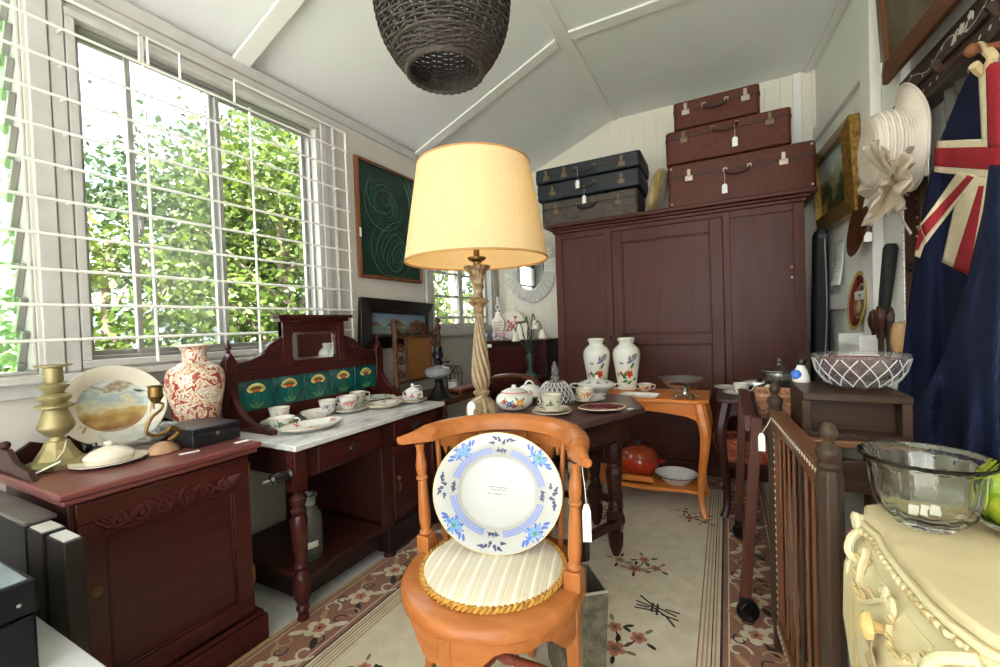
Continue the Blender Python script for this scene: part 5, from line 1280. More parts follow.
for i, (x, y, lab) in enumerate(((596.5, 390, 'left one of two tall white vases with orange flowers, partly behind the tureen'), (626.5, 390, 'right one of two tall white vases with orange flowers, seen whole'))):
    c = sp_(x, y); c = (c[0], c[1]+.03, SZ)
    t = thing('flower_vase', lab, 'vase', c, 'pair of white oriental vases')
    P = ease([(.060, 0), (.066, .012), (.070, .05), (.088, .16), (.098, .23), (.090, .275), (.058, .305), (.050, .315), (.056, .325), (.062, .34), (.058, .352)], 3)
    c_ = at(x, y-10, 'y', c[1]); P = [(r*.94, z*1.02) for r, z in P]
    m = MB().lathe([(0, 0)]+P+[(.045, .35), (.04, .31), (0, .30)], c, 32)
    d = -Vector(c); S = on_lathe(P, c, .0012, th0=math.atan2(d.y, d.x))
    blossom(m, S, .022, .115, .030, 1, 2); blossom(m, lambda a, b: Vector(S(a, b))+Vector((0, -.0008, 0)), .022, .115, .018, 2, 1); blossom(m, S, -.05, .12, .014, 2, 1)
    for a, b, l, r_ in ((-.03, .09, .06, .9), (-.005, .08, .06, 2.4), (.05, .07, .04, .4), (-.04, .06, .05, .2), (.03, .15, .05, 1.1), (-.07, .09, .04, 2.0), (.0, .045, .05, .5)): leafy(m, S, a, b, l, r_, 3)
    for a, b, l, r_ in ((.0, .19, .05, .4), (.02, .20, .04, 1.6), (-.02, .185, .035, 2.9)): leafy(m, S, a, b, l, r_, 4)
    m.line(S, [(-.06, .05), (-.02, .10), (.02, .16), (.055, .22)], .003, 5)
    for a, b in ((.04, .215), (.05, .235), (.055, .225), (.06, .24)): m.disc(S, a, b, .02, .014, .5, 6, 8)
    m.build('body', [mat('vase_celadon_white', (222, 222, 210), .2, coat=.4), mat('vase_orange', (206, 110, 66), .25), RED, GREENP, LILAC, BROWNP, mat('vase_grey_leaf', (128, 134, 118), .3)], t)
    MB().tube([(c[0]+.0588*math.cos(2*PI*k/32), c[1]+.0588*math.sin(2*PI*k/32), c[2]+.345) for k in range(32)], .0018, 5, 0, True).build('rim', GILT, t)
c = sp_(645, 391); c = (c[0], c[1], SZ)
cup('small yellow rose two-handled cup beside the right vase', c, .045, .050, .15, ((ORNG, RED), (RED, GREENP)), name='two_handled_cup', two=True, m=CREAMP, group='china on the honey side table')
c = sp_(640, 396.5); t = thing('tray_dish', 'long white rectangular dish with dark flower border at the honey table front', 'dish', c)
m = MB(); rr = rrect(-.10, .10, -.042, .042, .02); r2 = rrect(-.115, .115, -.055, .055, .028)
n = len(rr); vs = [(x, y, 0) for x, y in rr]+[(x, y, .016) for x, y in r2]+[(x*.985, y*.97, .018) for x, y in r2]+[(x*.97, y*.95, .005) for x, y in rr]
fs = [tuple(range(n-1, -1, -1)), tuple(range(3*n, 4*n))]
for q in (0, n, 2*n): fs += [(q+k, q+(k+1) % n, q+n+(k+1) % n, q+n+k) for k in range(n)]
m.add(vs, fs, 0, TR(*c) @ RZ(-4)); m.build('dish', PORC, t)
m = MB(); S = lambda a, b: TR(*c) @ RZ(-4) @ Vector((a, b, .0061))
for k in range(7): sprig(m, S, -.08+.0265*k, -.016+.03*(k % 2), .010, 0, 1, 2, 3)
m.build('painted_sprigs', [BLUE, RED, GREENP], t)
c = sp_(680, 392.5); c = (c[0], c[1]+.06, SZ)
tag(MB().lathe([(0, 0), (.055, 0), (.06, .006), (.05, .012), (.10, .05), (.138, .085), (.142, .088)]+[(.136, .087), (.096, .054), (.045, .017), (0, .014)], c, 60, rad=lambda t, r, z: r*(1+(.025*abs(math.sin(12*t)) if z > .02 else 0))).build('glass_bowl', GLASS), 'wide clear cut glass bowl at the right of the honey side table', 'bowl')
c = sp_(687, 400); c = (c[0]-.012, c[1]+.05, SZ)
t = thing('silver_comport', 'low silver comport dish on little curled feet at the honey table corner', 'dish', c)
MB().lathe([(0, .052), (.02, .052), (.05, .062), (.088, .085), (.09, .086), (.086, .088), (.05, .066), (0, .058)], c, 36, rad=flutes(12, .02)).build('bowl', SILVER, t)
MB().lathe([(.022, .052), (.012, .04), (.016, .028), (.03, .02), (0, .02)], c, 20).build('stem', SILVER, t)
for k in range(4):
    a = k*PI/2+.5; MB().tube(catmull([(c[0]+.018*math.cos(a), c[1]+.018*math.sin(a), c[2]+.024), (c[0]+.045*math.cos(a), c[1]+.045*math.sin(a), c[2]+.026), (c[0]+.062*math.cos(a), c[1]+.062*math.sin(a), c[2]+.006), (c[0]+.076*math.cos(a), c[1]+.076*math.sin(a), c[2]+.010)], 4), .005, 7).build('foot', SILVER, t)
SHZ = .1456
c = sp_(675, 487, SHZ); c = (c[0]+.0, c[1]+.085, SHZ)
t = thing('enamel_basin', 'white enamel basin with a thin dark rim on the lower shelf', 'basin', c)
MB().lathe([(0, 0), (.065, 0), (.10, .035), (.118, .055), (.128, .058), (.126, .061), (.115, .058), (.096, .038), (.062, .006), (0, .005)], c, 40).build('bowl', PORC, t)
MB().tube([(c[0]+.128*math.cos(2*PI*k/40), c[1]+.128*math.sin(2*PI*k/40), c[2]+.059) for k in range(40)], .0022, 5, 0, True).build('rim', NAVYP, t)
c = sp_(640, 470, SHZ); c = (-.54, 2.97, SHZ)
t = thing('enamel_pot', 'round shiny orange-red casserole pot with lid on the lower shelf', 'pot', c)
POT = mat('orange_enamel', (176, 56, 26), .12, noise=((8, 8, 8), (150, 40, 20), .4, .7), coat=.5)
MB().lathe([(0, 0), (.07, 0)]+ease([(.085, .006), (.122, .06), (.130, .10), (.126, .128)], 3), c, 40).build('pot', POT, t)
MB().lathe([(.129, .1285), (.130, .133)]+ease([(.126, .136), (.10, .172), (.05, .192), (.018, .197)], 3)+[(0, .198)], c, 40).build('lid', mat('orange_enamel_lid', (150, 66, 40), .16, coat=.4), t)
MB().lathe([(.008, .197), (.009, .206), (.022, .212), (.02, .222), (0, .224)], c, 18).build('knob', BLACKW, t)
for a in (.0, PI): m = MB(); m.tube(catmull([(c[0]+.122*math.cos(a+.25), c[1]+.122*math.sin(a+.25), c[2]+.105), (c[0]+.158*math.cos(a), c[1]+.158*math.sin(a), c[2]+.108), (c[0]+.122*math.cos(a-.25), c[1]+.122*math.sin(a-.25), c[2]+.105)], 5), .007, 7).build('handle', POT, t)
c = sp_(608, 489, SHZ)
tag(MB().box(-.66, -.43, 2.80, 2.82, SHZ, SHZ+.045).box(-.66, -.43, 2.80, 2.845, SHZ, SHZ+.014).build('wooden_block', ORANGE, None, .002), 'small orange-brown wooden ledge in front of the red pot on the shelf', 'block')

# ------------------------------------------------------------------ dark table, its china and the basket under it
dx0, dx1, dy0, dy1, dz = -.062, .50, 2.78, 3.30, .705
dt = thing('dark_table', 'small dark table on curved legs right of the honey side table', 'table', (.2, 3.05, 0))
MB().prism(rrect(dx0, dx1, dy0, dy1, .04), dz-.022, dz).build('top', OAKTOP, dt, .005)
pr_ = [(dx0+.04, dz-.022), (dx1-.04, dz-.022), (dx1-.04, dz-.13)]+[(dx1-.08-(dx1-dx0-.16)*k/12, dz-.10+.028*math.sin(PI*k/12)) for k in range(13)]+[(dx0+.04, dz-.13)]
m = MB().prism(pr_, dy0+.03, dy0+.05, 0, XZ()); m.box(dx0+.035, dx0+.05, dy0+.05, dy1-.03, dz-.11, dz-.022); m.build('apron', OAKD, dt, .003)
for x, y, a, b in ((dx0+.045, dy0+.045, -.9, -.6), (dx1-.045, dy0+.045, .7, -.7), (dx0+.045, dy1-.045, -.7, .3), (dx1-.045, dy1-.045, .7, .3)): cab_leg(MB(), x, y, a*.7, b*.7, dz-.022, s=1.1).build('leg', OAKD, dt)
MB().box(dx0+.05, dx1-.05, dy0+.06, dy1-.06, .30, .318).build('shelf', OAKD, dt, .004)
DZ = dz+.0006
def dp(x, y): p = at(x, y, 'z', DZ); return (p.x, p.y, DZ)
c = dp(736, 394.5); saucer('white saucer below the single white cup on the dark table', c, .075, flowers=(PINK, GREENP), group='china on the dark table')
cup('white cup with faint flowers, handle right, on the dark table', (c[0]+.03, c[1], DZ+.0052), .046, .064, .25, ((YELP, GREENP),), group='china on the dark table')
c = (.0, 3.20, DZ); plate('plain white plate at the back left of the dark table', c, .085, 1, 1, .016, (GREYP, GREYP, 0), group='china on the dark table')
c = (.165, 3.13, DZ)
t = thing('silver_dish', 'oval domed silver serving dish beside the silver teapot', 'dish', c)
MB().lathe([(0, 0), (.06, 0), (.085, .035), (.10, .042), (.10, .046), (0, .046)], c, 40, sx=1.1, sy=.75).build('base', SILVER, t)
MB().lathe(ease([(.094, .0465), (.096, .056), (.080, .075), (.04, .092)], 3)+[(0, .096)], c, 40, sx=1.1, sy=.75).build('cover', SILVER, t)
c = (.27, 3.06, DZ)
t = thing('silver_teapot', 'silver lidded bowl with wide flat rim and pointed finial on the dark table', 'teapot', c)
PEW = mat('pewter', (150, 148, 144), .25, .9)
MB().lathe([(r*1.12, z*1.15) for r, z in [(0, 0), (.05, 0), (.045, .012), (.030, .022), (.07, .05), (.082, .085), (.078, .115), (.0, .115)]], c, 36, rad=flutes(16, .012)).build('bowl', PEW, t)
MB().lathe([(r*1.12, z*1.15) for r, z in [(.084, .1155), (.106, .124), (.104, .128), (.07, .138), (.03, .150), (.010, .152), (.006, .162), (.014, .172), (.004, .188), (0, .19)]], c, 36).build('lid', PEW, t)
m = MB(); handle(m, (c[0], c[1], c[2]+.01), -.2, .08, .10, .006); m.build('handle', PEW, t)
c = (.205, 2.90, DZ)
t = thing('glass_figurine', 'small dark topped white ornament in front of the silver bowl', 'ornament', c)
MB().lathe(ease([(.022, 0), (.03, .02), (.016, .045), (.022, .062), (.01, .078)], 3)+[(0, .08)], c, 14).build('body', PORC, t)
MB().ball((c[0], c[1], c[2]+.088), .014).build('head', BLACKW, t)
def basket(label, c, lx_, ly_, h, deg, m, rows=9, name='basket'):
    t = thing(name, label, 'basket', c); b = MB(); nst = 26
    def ringp(z, k, ph, amp):
        f = .86+.14*z/h; a = 2*PI*k/ (nst*3)
        ca, sa = math.cos(a), math.sin(a); q = 1/max(abs(ca), abs(sa))**.75
        rr = f+amp*math.cos(nst*a*1.0+ph)/max(lx_, ly_)
        return (c[0]+lx_/2*ca*q*rr*.92, c[1]+ly_/2*sa*q*rr*.92, c[2]+z)
    for i in range(rows):
        z = .006+(h-.012)*i/(rows-1)
        b.tube([ringp(z, k, PI*(i % 2), .008) for k in range(nst*3)], h/rows*.52, 5, 0, True)
    for k in range(nst): b.tube([ringp(z, (k+.5)*3, 0, 0) for z in (.004, h*.5, h)], .004, 5)
    b.build('woven_side', m, t)
    MB().tube([ringp(h+.002, k, 0, 0) for k in range(nst*3)], .010, 7, 0, True).build('rim', m, t)
    fl = [ringp(.004, k, 0, 0) for k in range(nst*3)]; MB().add(fl, [tuple(range(len(fl)))]).build('floor', m, t)
    spin(t, deg); return t
WICR = mat('wicker_red', (156, 62, 48), .55, noise=((50, 50, 50), (196, 128, 88), .45, .65))
WICN = mat('wicker_natural', (162, 112, 84), .6, noise=((50, 50, 50), (196, 152, 118), .45, .65))
basket('reddish woven wicker basket on the shelf below the dark table', (.10, 2.98, .319), .40, .26, .125, 4, WICR)

# ------------------------------------------------------------------ dark chest in the corner with its ornaments, oval mirror
kx0, kx1, ky0, ky1, kz = -2.13, -1.42, 3.56, 4.02, 1.035
ck = thing('corner_chest', 'dark mahogany chest in the back corner below the oval mirror', 'chest', (-1.78, 3.8, 0))
MB().box(kx0, kx1, ky0+.02, ky1, 0.001, kz-.03).build('body', MAHOGD, ck, .004)
MB().box(kx0-.015, kx1+.015, ky0-.01, ky1+.01, kz-.03, kz).build('top', MAHOGD, ck, .006)
for i in range(3):
    z = kz-.05-.3*i
    d = MB().box(kx0+.03, kx1-.03, ky0+.005, ky0+.02, z-.27, z-.02).build('drawer', MAHOG, ck, .004)
    for f in (.25, .75): MB().lathe([(.008, 0), (.01, .012), (.02, .02), (.016, .03), (0, .032)], T=TR(kx0+(kx1-kx0)*f, ky0+.005, z-.145) @ RX(90), n=14).build('knob', BLACKW, d)
MB().box(-2.0, -1.955, ky0-.012, ky0-.0105, kz-.065, kz-.035).build('price_card', TAGW, ck)
KZ = kz+.0006
def kp(x, y, Y): p = at(x, y, 'y', Y); return p
c = (-1.93, 3.92, KZ)
t = thing('coral_plate', 'round white plate with red branching flowers upright on the corner chest', 'plate', c)
P = [(0, .0), (.07, .0), (.085, .008), (.125, .02)]
T = TR(-1.93, 3.94, KZ+.140) @ RX(78) @ Matrix.Scale(1.15, 4)
m = MB().lathe([(0, -.005), (.075, -.005), (.125, .016), (.127, .019)]+P[::-1], (0, 0, 0), 40); S = on_plate(P, (0, 0, 0), .0012)
for k in range(11):
    a = k*.57; q = .02+.06*(k % 3)/2
    sprig(m, S, q*math.cos(a), q*math.sin(a)-.01, .014, 1, 2, 1, 3); m.line(S, [(0, -.06), (.6*q*math.cos(a), .6*q*math.sin(a)-.02), (q*math.cos(a), q*math.sin(a)-.01)], .003, 2)
m.tube([(.126*math.cos(2*PI*k/40), .126*math.sin(2*PI*k/40), .0195) for k in range(40)], .0015, 5, 3, True)
m.v = [T @ Vector(v) for v in m.v]; m.build('plate', [CREAMP, RED, BROWNP, GILT], t)
MB().tube(catmull([(-1.98, 3.90, KZ+.006), (-1.98, 3.97, KZ+.01), (-1.98, 3.985, KZ+.09)], 4), .005, 6).tube(catmull([(-1.88, 3.90, KZ+.006), (-1.88, 3.97, KZ+.01), (-1.88, 3.985, KZ+.09)], 4), .005, 6).build('stand', BLACKW, t)
c = (-2.06, 3.90, KZ)
t = thing('china_wall_pocket', 'cream pierced china letter pocket with a ring handle on the corner chest', 'ornament', c)
out = catmull([(-.065, 0, 0), (-.06, .08, 0), (-.075, .15, 0), (-.06, .20, 0), (-.03, .235, 0), (-.025, .27, 0), (0, .285, 0), (.025, .27, 0), (.03, .235, 0), (.06, .20, 0), (.075, .15, 0), (.06, .08, 0), (.065, 0, 0)], 3)
m = MB().prism([(c[0]+p.x, p.y+KZ) for p in out], 3.89, 3.91, 0, XZ())
S = lambda a, b: (c[0]+a, 3.889, KZ+b)
for a in range(-2, 3):
    for b in range(1, 7): m.disc(S, a*.022+.011*(b % 2), b*.028, .006, .008, 0, 1, 7)
for k in range(4): blossom(m, lambda a, b: (c[0]+a, 3.8885, KZ+b), -.03+.02*k, .06+.04*k, .012, 2, 1)
m.build('body', [CREAMP, BROWNP, mat('soft_rose', (198, 160, 150), .3)], t, .003)
MB().tube([(c[0]+.022*math.cos(k*PI/10), 3.90, KZ+.325+.03*math.sin(k*PI/10)) for k in range(20)], .006, 7, 0, True).tube([(c[0], 3.90, KZ+.355), (c[0], 3.90, KZ+.41)], .010, 8).ball((c[0], 3.90, KZ+.415), .013).build('ring_handle', PORC, t)
for i, (x, m_, lab) in enumerate(((-2.085, mat('egg_blue', (130, 160, 170), .3), 'pale blue china egg on the corner chest nearest the lamp'), (-1.995, mat('egg_lilac', (176, 160, 176), .3), 'lilac striped china egg second from the lamp on the corner chest'), (-1.905, mat('egg_pink', (206, 140, 160), .3), 'bright pink china egg in the middle of the egg row'), (-1.815, mat('egg_white', (214, 210, 206), .3), 'white china egg at the right end of the egg row'))):
    c = (x, 3.68, KZ); t = thing('china_egg', lab, 'egg', c, 'painted china eggs on the corner chest')
    MB().lathe([(.012, 0), (.016, .002), (.010, .008), (.013, .012), (0, .012)], c, 14).build('egg_cup', PORC, t)
    m = MB().lathe([(0, .010)]+ease([(.014, .014), (.026, .034), (.022, .056), (.008, .07)], 3)+[(0, .071)], c, 18)
    m.build('egg', m_, t)
FROST = mat('frosted_shade', (226, 222, 206), .45, sub=None)
def tulip(label, x, y, z, tilt, s=1.):
    c = (x, y, z); t = thing('glass_light_shade', label, 'light shade', c, 'frilled white glass shades')
    m = MB().lathe([(.030*s, .115*s), (.034*s, .10*s), (.05*s, .075*s), (.052*s, .05*s), (.062*s, .02*s), (.078*s, 0.0), (.075*s, .002), (.05*s, .05*s), (.03*s, .105*s)], c, 48, rad=lambda q, r, zz: r*(1+(.09*math.cos(10*q) if zz < .03*s else .02*math.cos(10*q))))
    m.build('shade', FROST, t); MB().lathe([(.031*s, .112*s), (.033*s, .13*s), (0, .13*s)], c, 20).build('collar', BRASSD, t); return t
tulip('frilled white glass tulip shade standing on the chest beside the coral plate', -1.72, 3.74, KZ, 0, 1.3)
# art glass tulip lamp on a small pedestal in front of the chest
px_, py_ = -1.50, 3.40
pdt = thing('pedestal_stand', 'slim dark pedestal stand under the glass flower lamp', 'stand', (px_, py_, 0))
MB().lathe([(0, 0.0102), (.13, .0102), (.12, .03), (.04, .06), (.03, .3), (.026, .6), (.04, .66), (.02, .70), (0, .70)], (px_, py_, 0), 20).build('column', OAKD, pdt)
MB().lathe([(0, .70), (.12, .70), (.13, .71), (.13, .722), (.12, .728), (0, .728)], (px_, py_, 0), 24).build('top', OAKD, pdt)
PZ = .7286
fl = thing('flower_lamp', 'green metal lamp of drooping white glass tulips before the corner chest', 'lamp', (px_, py_, PZ))
GRN = mat('verdigris', (44, 66, 58), .5, .3, noise=((30, 30, 30), (70, 100, 86), .45, .7))
MB().lathe(ease([(.055, 0), (.058, .01), (.04, .03), (.022, .06), (.026, .11), (.036, .15), (.03, .18), (.014, .2)], 3)+[(0, .2)], (px_, py_, PZ), 20).build('base', GRN, fl)
for k, (dx, dz, up) in enumerate(((-.10, .34, .46), (-.045, .42, .50), (.05, .44, .52), (.11, .36, .46), (.02, .38, .42))):
    y = py_+(-.03, .03, .0, -.02, -.05)[k]; pts = catmull([(px_, py_, PZ+.17), (px_+dx*.25, y, PZ+.3), (px_+dx*.7, y, PZ+up), (px_+dx, y, PZ+up-.01), (px_+dx*1.15, y, PZ+dz+.03)], 6)
    s = MB().tube(pts, .005, 6).build('stem', GRN, fl)
    if k == 4: continue
    e = pts[-1]
    MB().lathe([(.008, .01), (.018, 0), (.026, -.022), (.028, -.045), (.036, -.066), (.034, -.066), (.02, -.02), (.006, .006)], (e.x, e.y, e.z), 24, rad=lambda q, r, zz: r*(1+(.1*math.cos(6*q) if zz < -.05 else 0))).build('tulip_shade', FROST, s)
for k in range(4): MB().tube(catmull([(px_, py_, PZ+.18), (px_+.05*(k-1.5), py_-.02, PZ+.30), (px_+.10*(k-1.5), py_-.04, PZ+.34+.03*(k % 2))], 5), [.002, .006, .009, .011, .012, .011, .010, .008, .006, .004, .001], 6, flat=.3).build('leaf', GRN, fl)
# oval mirror
mx_, mz_ = -1.80, 1.765
om = thing('oval_mirror', 'oval wall mirror in a wide white ribbed basketwork frame', 'mirror', (mx_, 4.10, mz_))
WRIB = mat('white_cane', (214, 212, 206), .5)
n = 96; vs, fs = [], []
for k in range(n):
    a = 2*PI*k/n; w = .016*math.cos(n/2*a*1.0)
    for j in range(7):
        q = PI*j/6; rx = .225+.062*(-math.cos(q)); rz = .30+.068*(-math.cos(q)); h = (.038+w*1.0)*math.sin(q)
        vs.append((mx_+rx*math.cos(a), WB-.022-h, mz_+rz*math.sin(a)))
for k in range(n):
    for j in range(6): fs.append((k*7+j, ((k+1) % n)*7+j, ((k+1) % n)*7+j+1, k*7+j+1))
MB().add(vs, fs).build('frame', WRIB, om, 0, 25)
MB().tube([(mx_+.175*math.cos(2*PI*k/48), WB-.034, mz_+.243*math.sin(2*PI*k/48)) for k in range(48)], .011, 7, 0, True).tube([(mx_+.283*math.cos(2*PI*k/48), WB-.03, mz_+.362*math.sin(2*PI*k/48)) for k in range(48)], .010, 7, 0, True).build('rim', WRIB, om)
m = MB(); m.prism([(mx_+.18*math.cos(2*PI*k/48), mz_+.25*math.sin(2*PI*k/48)) for k in range(48)], WB-.03, WB-.022, 0, XZ()); m.build('glass', MIR, om)

# ------------------------------------------------------------------ balloon back chair behind the table
bc_ = thing('balloon_back_chair', 'brown polished chair with rounded crest rail just behind the octagonal table', 'chair', (-1.42, 2.98, 0))
BRC = wood('brown_chair_wood', (72, 38, 24), (96, 54, 34), 'x', .3, 26, .4)
X, Y = -1.44, 2.92
crest = catmull([(X-.21, Y, .60), (X-.225, Y, .70), (X-.17, Y+.01, .765), (X-.08, Y+.015, .785), (X, Y+.015, .79), (X+.08, Y+.015, .785), (X+.17, Y+.01, .765), (X+.225, Y, .70), (X+.21, Y, .60)], 5)
MB().tube(crest, [.020+.016*math.sin(PI*k/(len(crest)-1)) for k in range(len(crest))], 10, flat=.6).build('crest_rail', BRC, bc_)
for s in (-1, 1):
    MB().tube(catmull([(X+s*.21, Y, .61), (X+s*.185, Y+.01, .5), (X+s*.19, Y, .43), (X+s*.19, Y-.02, .2), (X+s*.2, Y-.08, .0105)], 5), .019, 8).build('rear_leg', BRC, bc_)
    cab_leg(MB(), X+s*.19, Y+.40, s*.6, .5, .43).build('front_leg', BRC, bc_)
MB().tube(catmull([(X-.19, Y+.01, .56), (X, Y+.03, .585), (X+.19, Y+.01, .56)], 6), .018, 8, flat=.7).build('mid_rail', BRC, bc_)
MB().prism([(X-.21, Y-.01), (X+.21, Y-.01), (X+.23, Y+.42), (X+.1, Y+.45), (X-.1, Y+.45), (X-.23, Y+.42)], .40, .455).build('seat', BRC, bc_, .012)
MB().tube([(X-.17, Y+.02, .665), (X+.17, Y+.02, .665)], .001, 4).build('seam', BRC, bc_) if False else None

# ------------------------------------------------------------------ twisted-post stand with a cane back, oil lamp, small things
ux0, ux1, uy0, uy1, uz = -2.04, -1.62, 2.29, 2.86, .705
cs_ = thing('cane_backed_stand', 'carved stand of twisted posts with a tall golden cane back panel', 'stand', (-1.85, 2.55, 0))
MB().box(ux0, ux1, uy0, uy1, uz-.022, uz).build('shelf', BAMBOO, cs_, .004)
def twistpost(x, y, z0, z1, r, name='post'):
    n = int((z1-z0)/.012); return MB().lathe([(r*.8, z0)]+[(r*(1+.14*math.sin(k*1.3)), z0+(z1-z0)*k/n) for k in range(1, n)]+[(r*.8, z1)], (x, y, 0), 10, rad=lambda t, rr, z: rr*(1+.10*math.cos(2*t+z*90))).ball((x, y, z1+.016), .022).build(name, BAMBOO, cs_)
Yb0, Yb1 = 2.295, 2.80
for y in (Yb0, Yb1): twistpost(-2.02, y, .0105*0+.0012, 1.215, .019)
for y in (uy0+.02, uy1-.02): twistpost(ux1-.02, y, .0012, uz-.03, .018, 'leg')
def rail(a, b, r): MB().tube([a, b], r, 8).build('rail', BAMBOO, cs_)
for z in (.80, 1.115): rail((-2.02, Yb0, z), (-2.02, Yb1, z), .013)
for y in (2.405, 2.69): rail((-2.02, y, .80), (-2.02, y, 1.115), .012)
for z in (.2, .45): rail((-2.02, Yb0, z), (-2.02, Yb1, z), .011); rail((ux1-.02, uy0+.02, z), (ux1-.02, uy1-.02, z), .011)
rail((ux1-.02, uy0+.02, uz-.034), (ux1-.02, uy1-.02, uz-.034), .012)
CANE = mat('cane_panel', (130, 86, 40), .6, noise=((90, 90, 20), (104, 66, 30), .4, .65), bump=((160, 160, 160), .4))
MB().box(-2.026, -2.014, 2.417, 2.678, .812, 1.103).build('cane_panel', CANE, cs_)
for s in (-1, 1):
    yc = 2.5475; m = MB()
    m.tube(spiral((-2.02, yc+s*.052, 1.175), .048, .008, 1.5*s, (0, 1, 0), (0, 0, 1), 24, -PI/2), .010, 7)
    m.tube(catmull([(-2.02, yc+s*.10, 1.16), (-2.02, yc+s*.17, 1.135), (-2.02, yc+s*.235, 1.17)], 5), .009, 7)
    m.build('carved_scroll', BAMBOO, cs_)
    for z in (.86, .96, 1.05): MB().tube(spiral((-2.02, yc+s*.198, z), .036, .006, 1.2*s, (0, 1, 0), (0, 0, 1), 16), .008, 6).build('side_scroll', BAMBOO, cs_)
UZ = uz+.0006
c = at(437, 399, 'z', UZ); c = (c.x, c.y+.03, UZ)
ol = thing('oil_lamp', 'old oil lamp with clear glass font on a black iron foot', 'oil lamp', c)
MB().lathe([(0, 0), (.085, 0), (.085, .008), (.07, .02), (.04, .065), (.026, .10), (.03, .12), (.022, .125), (0, .125)], c, 8).build('foot', IRON, ol, .001, 30)
MB().lathe([(.016, .125)]+ease([(.03, .13), (.085, .155), (.09, .185), (.07, .205), (.03, .215)], 3)+[(.026, .22), (.02, .215), (.06, .20), (.082, .183), (.078, .157), (0, .135)], c, 36).build('font', thin_glass('font_glass', (200, 198, 192), haze=.16), ol)
MB().lathe([(.024, .22), (.03, .228), (.03, .25), (.018, .258), (.034, .27), (.034, .30), (.026, .306), (.030, .33), (.022, .345), (0, .345)], c, 20).build('burner', IRON, ol)
MB().tube([(c[0]+.028, c[1], c[2]+.24), (c[0]+.05, c[1]+.03, c[2]+.24)], .003, 6).ball((c[0]+.054, c[1]+.036, c[2]+.24), .009).build('wick_knob', IRON, ol)
for i, (x, y, lab) in enumerate(((-1.90, 2.345, 'blue and white china mug behind the lidded sugar pot'), (-1.80, 2.66, 'blue and white china mug to the right of the oil lamp'))):
    t = thing('blue_mug', lab, 'mug', (x, y, UZ), 'blue and white mugs'); m = MB()
    m.lathe([(0, 0), (.036, 0), (.038, .01), (.038, .07), (.040, .076), (.036, .076), (.033, .012), (0, .010)], (x, y, UZ), 24, [0, 0, 0, 1, 1, 0, 0]); m.build('body', [PORC, mat('mug_blue', (58, 84, 150), .2)], t)
    m = MB(); handle(m, (x, y, UZ), 1.2, .038, .076, .004); m.build('handle', PORC, t)
c = (-1.70, 2.62, UZ)
bk = thing('wooden_case', 'flat reddish wooden case lying on the stand in front of the wire rack', 'box', c)
MB().box(-1.74, -1.635, 2.50, 2.80, UZ, UZ+.022).build('base', OAKD, bk, .003); MB().box(-1.745, -1.63, 2.495, 2.805, UZ+.0225, UZ+.038).build('lid', wood('case_red', (112, 58, 40), (130, 72, 52), 'y'), bk, .003)
wr_ = thing('wire_rack', 'black bent wire toast rack standing behind the wooden case', 'rack', (-1.88, 2.74, UZ))
m = MB()
for i in range(4):
    x = -1.93+.035*i
    m.tube(catmull([(x, 2.68, UZ+.006), (x, 2.66, UZ+.09), (x, 2.70, UZ+.15), (x, 2.78, UZ+.17), (x, 2.82, UZ+.11), (x, 2.81, UZ+.006)], 4), .004, 6)
for y, z in ((2.68, .006), (2.81, .006), (2.665, .09), (2.70, .15), (2.78, .168), (2.82, .11)): m.tube([(-1.94, y, UZ+z), (-1.815, y, UZ+z)], .004, 6)
m.build('wire_frame', IRON, wr_)

# ------------------------------------------------------------------ pictures on the left wall
def picture(label, pts, depth, fw, fm, art, name='framed_picture', cat='picture', matm=None, mw=0., art_build=None):
    """pts: four corners (UL, UR, LR, LL) in world space, facing the room; frame bars are real boxes with mitred ends"""
    A, B, C, D = (Vector(p) for p in pts); o = (A+B+C+D)/4
    n = (D-A).cross(B-A).normalized()
    t = thing(name, label, cat, tuple(o))
    def inset(w):
        r = []
        Q = (A, B, C, D)
        for i in range(4):
            p, q, s = Q[i], Q[(i+1) % 4], Q[i-1]
            r.append(p+(q-p).normalized()*w+(s-p).normalized()*w)
        return r
    Q, I = (A, B, C, D), inset(fw); m = MB()
    for i in range(4):
        j = (i+1) % 4
        m.add([Q[i], Q[j], I[j], I[i], Q[i]+n*depth*.7, Q[j]+n*depth*.7, I[j]+n*depth, I[i]+n*depth], [(0, 1, 2, 3), (7, 6, 5, 4), (0, 4, 5, 1), (2, 6, 7, 3), (1, 5, 6, 2), (3, 7, 4, 0)])
    m.build('frame', fm, t, .003)
    J = inset(fw+mw)
    if matm: MB().add([p+n*depth*.45 for p in inset(fw-.002)], [(0, 1, 2, 3)]).build('mount', matm, t)
    m = MB().add([p+n*depth*.5 for p in J], [(0, 1, 2, 3)]); m.build('painting', art, t)
    ex, ey = (J[1]-J[0]), (J[3]-J[0])
    S = lambda u, v, e=.001: J[0]+ex*u+ey*v+n*(depth*.5+e)
    if art_build: art_build(S, t, n)
    return t
XW = WL+.006
DKG = mat('dark_green_canvas', (12, 36, 32), .4, noise=((7, 7, 7), (20, 62, 50), .45, .75)); SWG = mat('swirl_green', (88, 116, 98), .5); SWD = mat('swirl_mid', (34, 76, 58), .5)
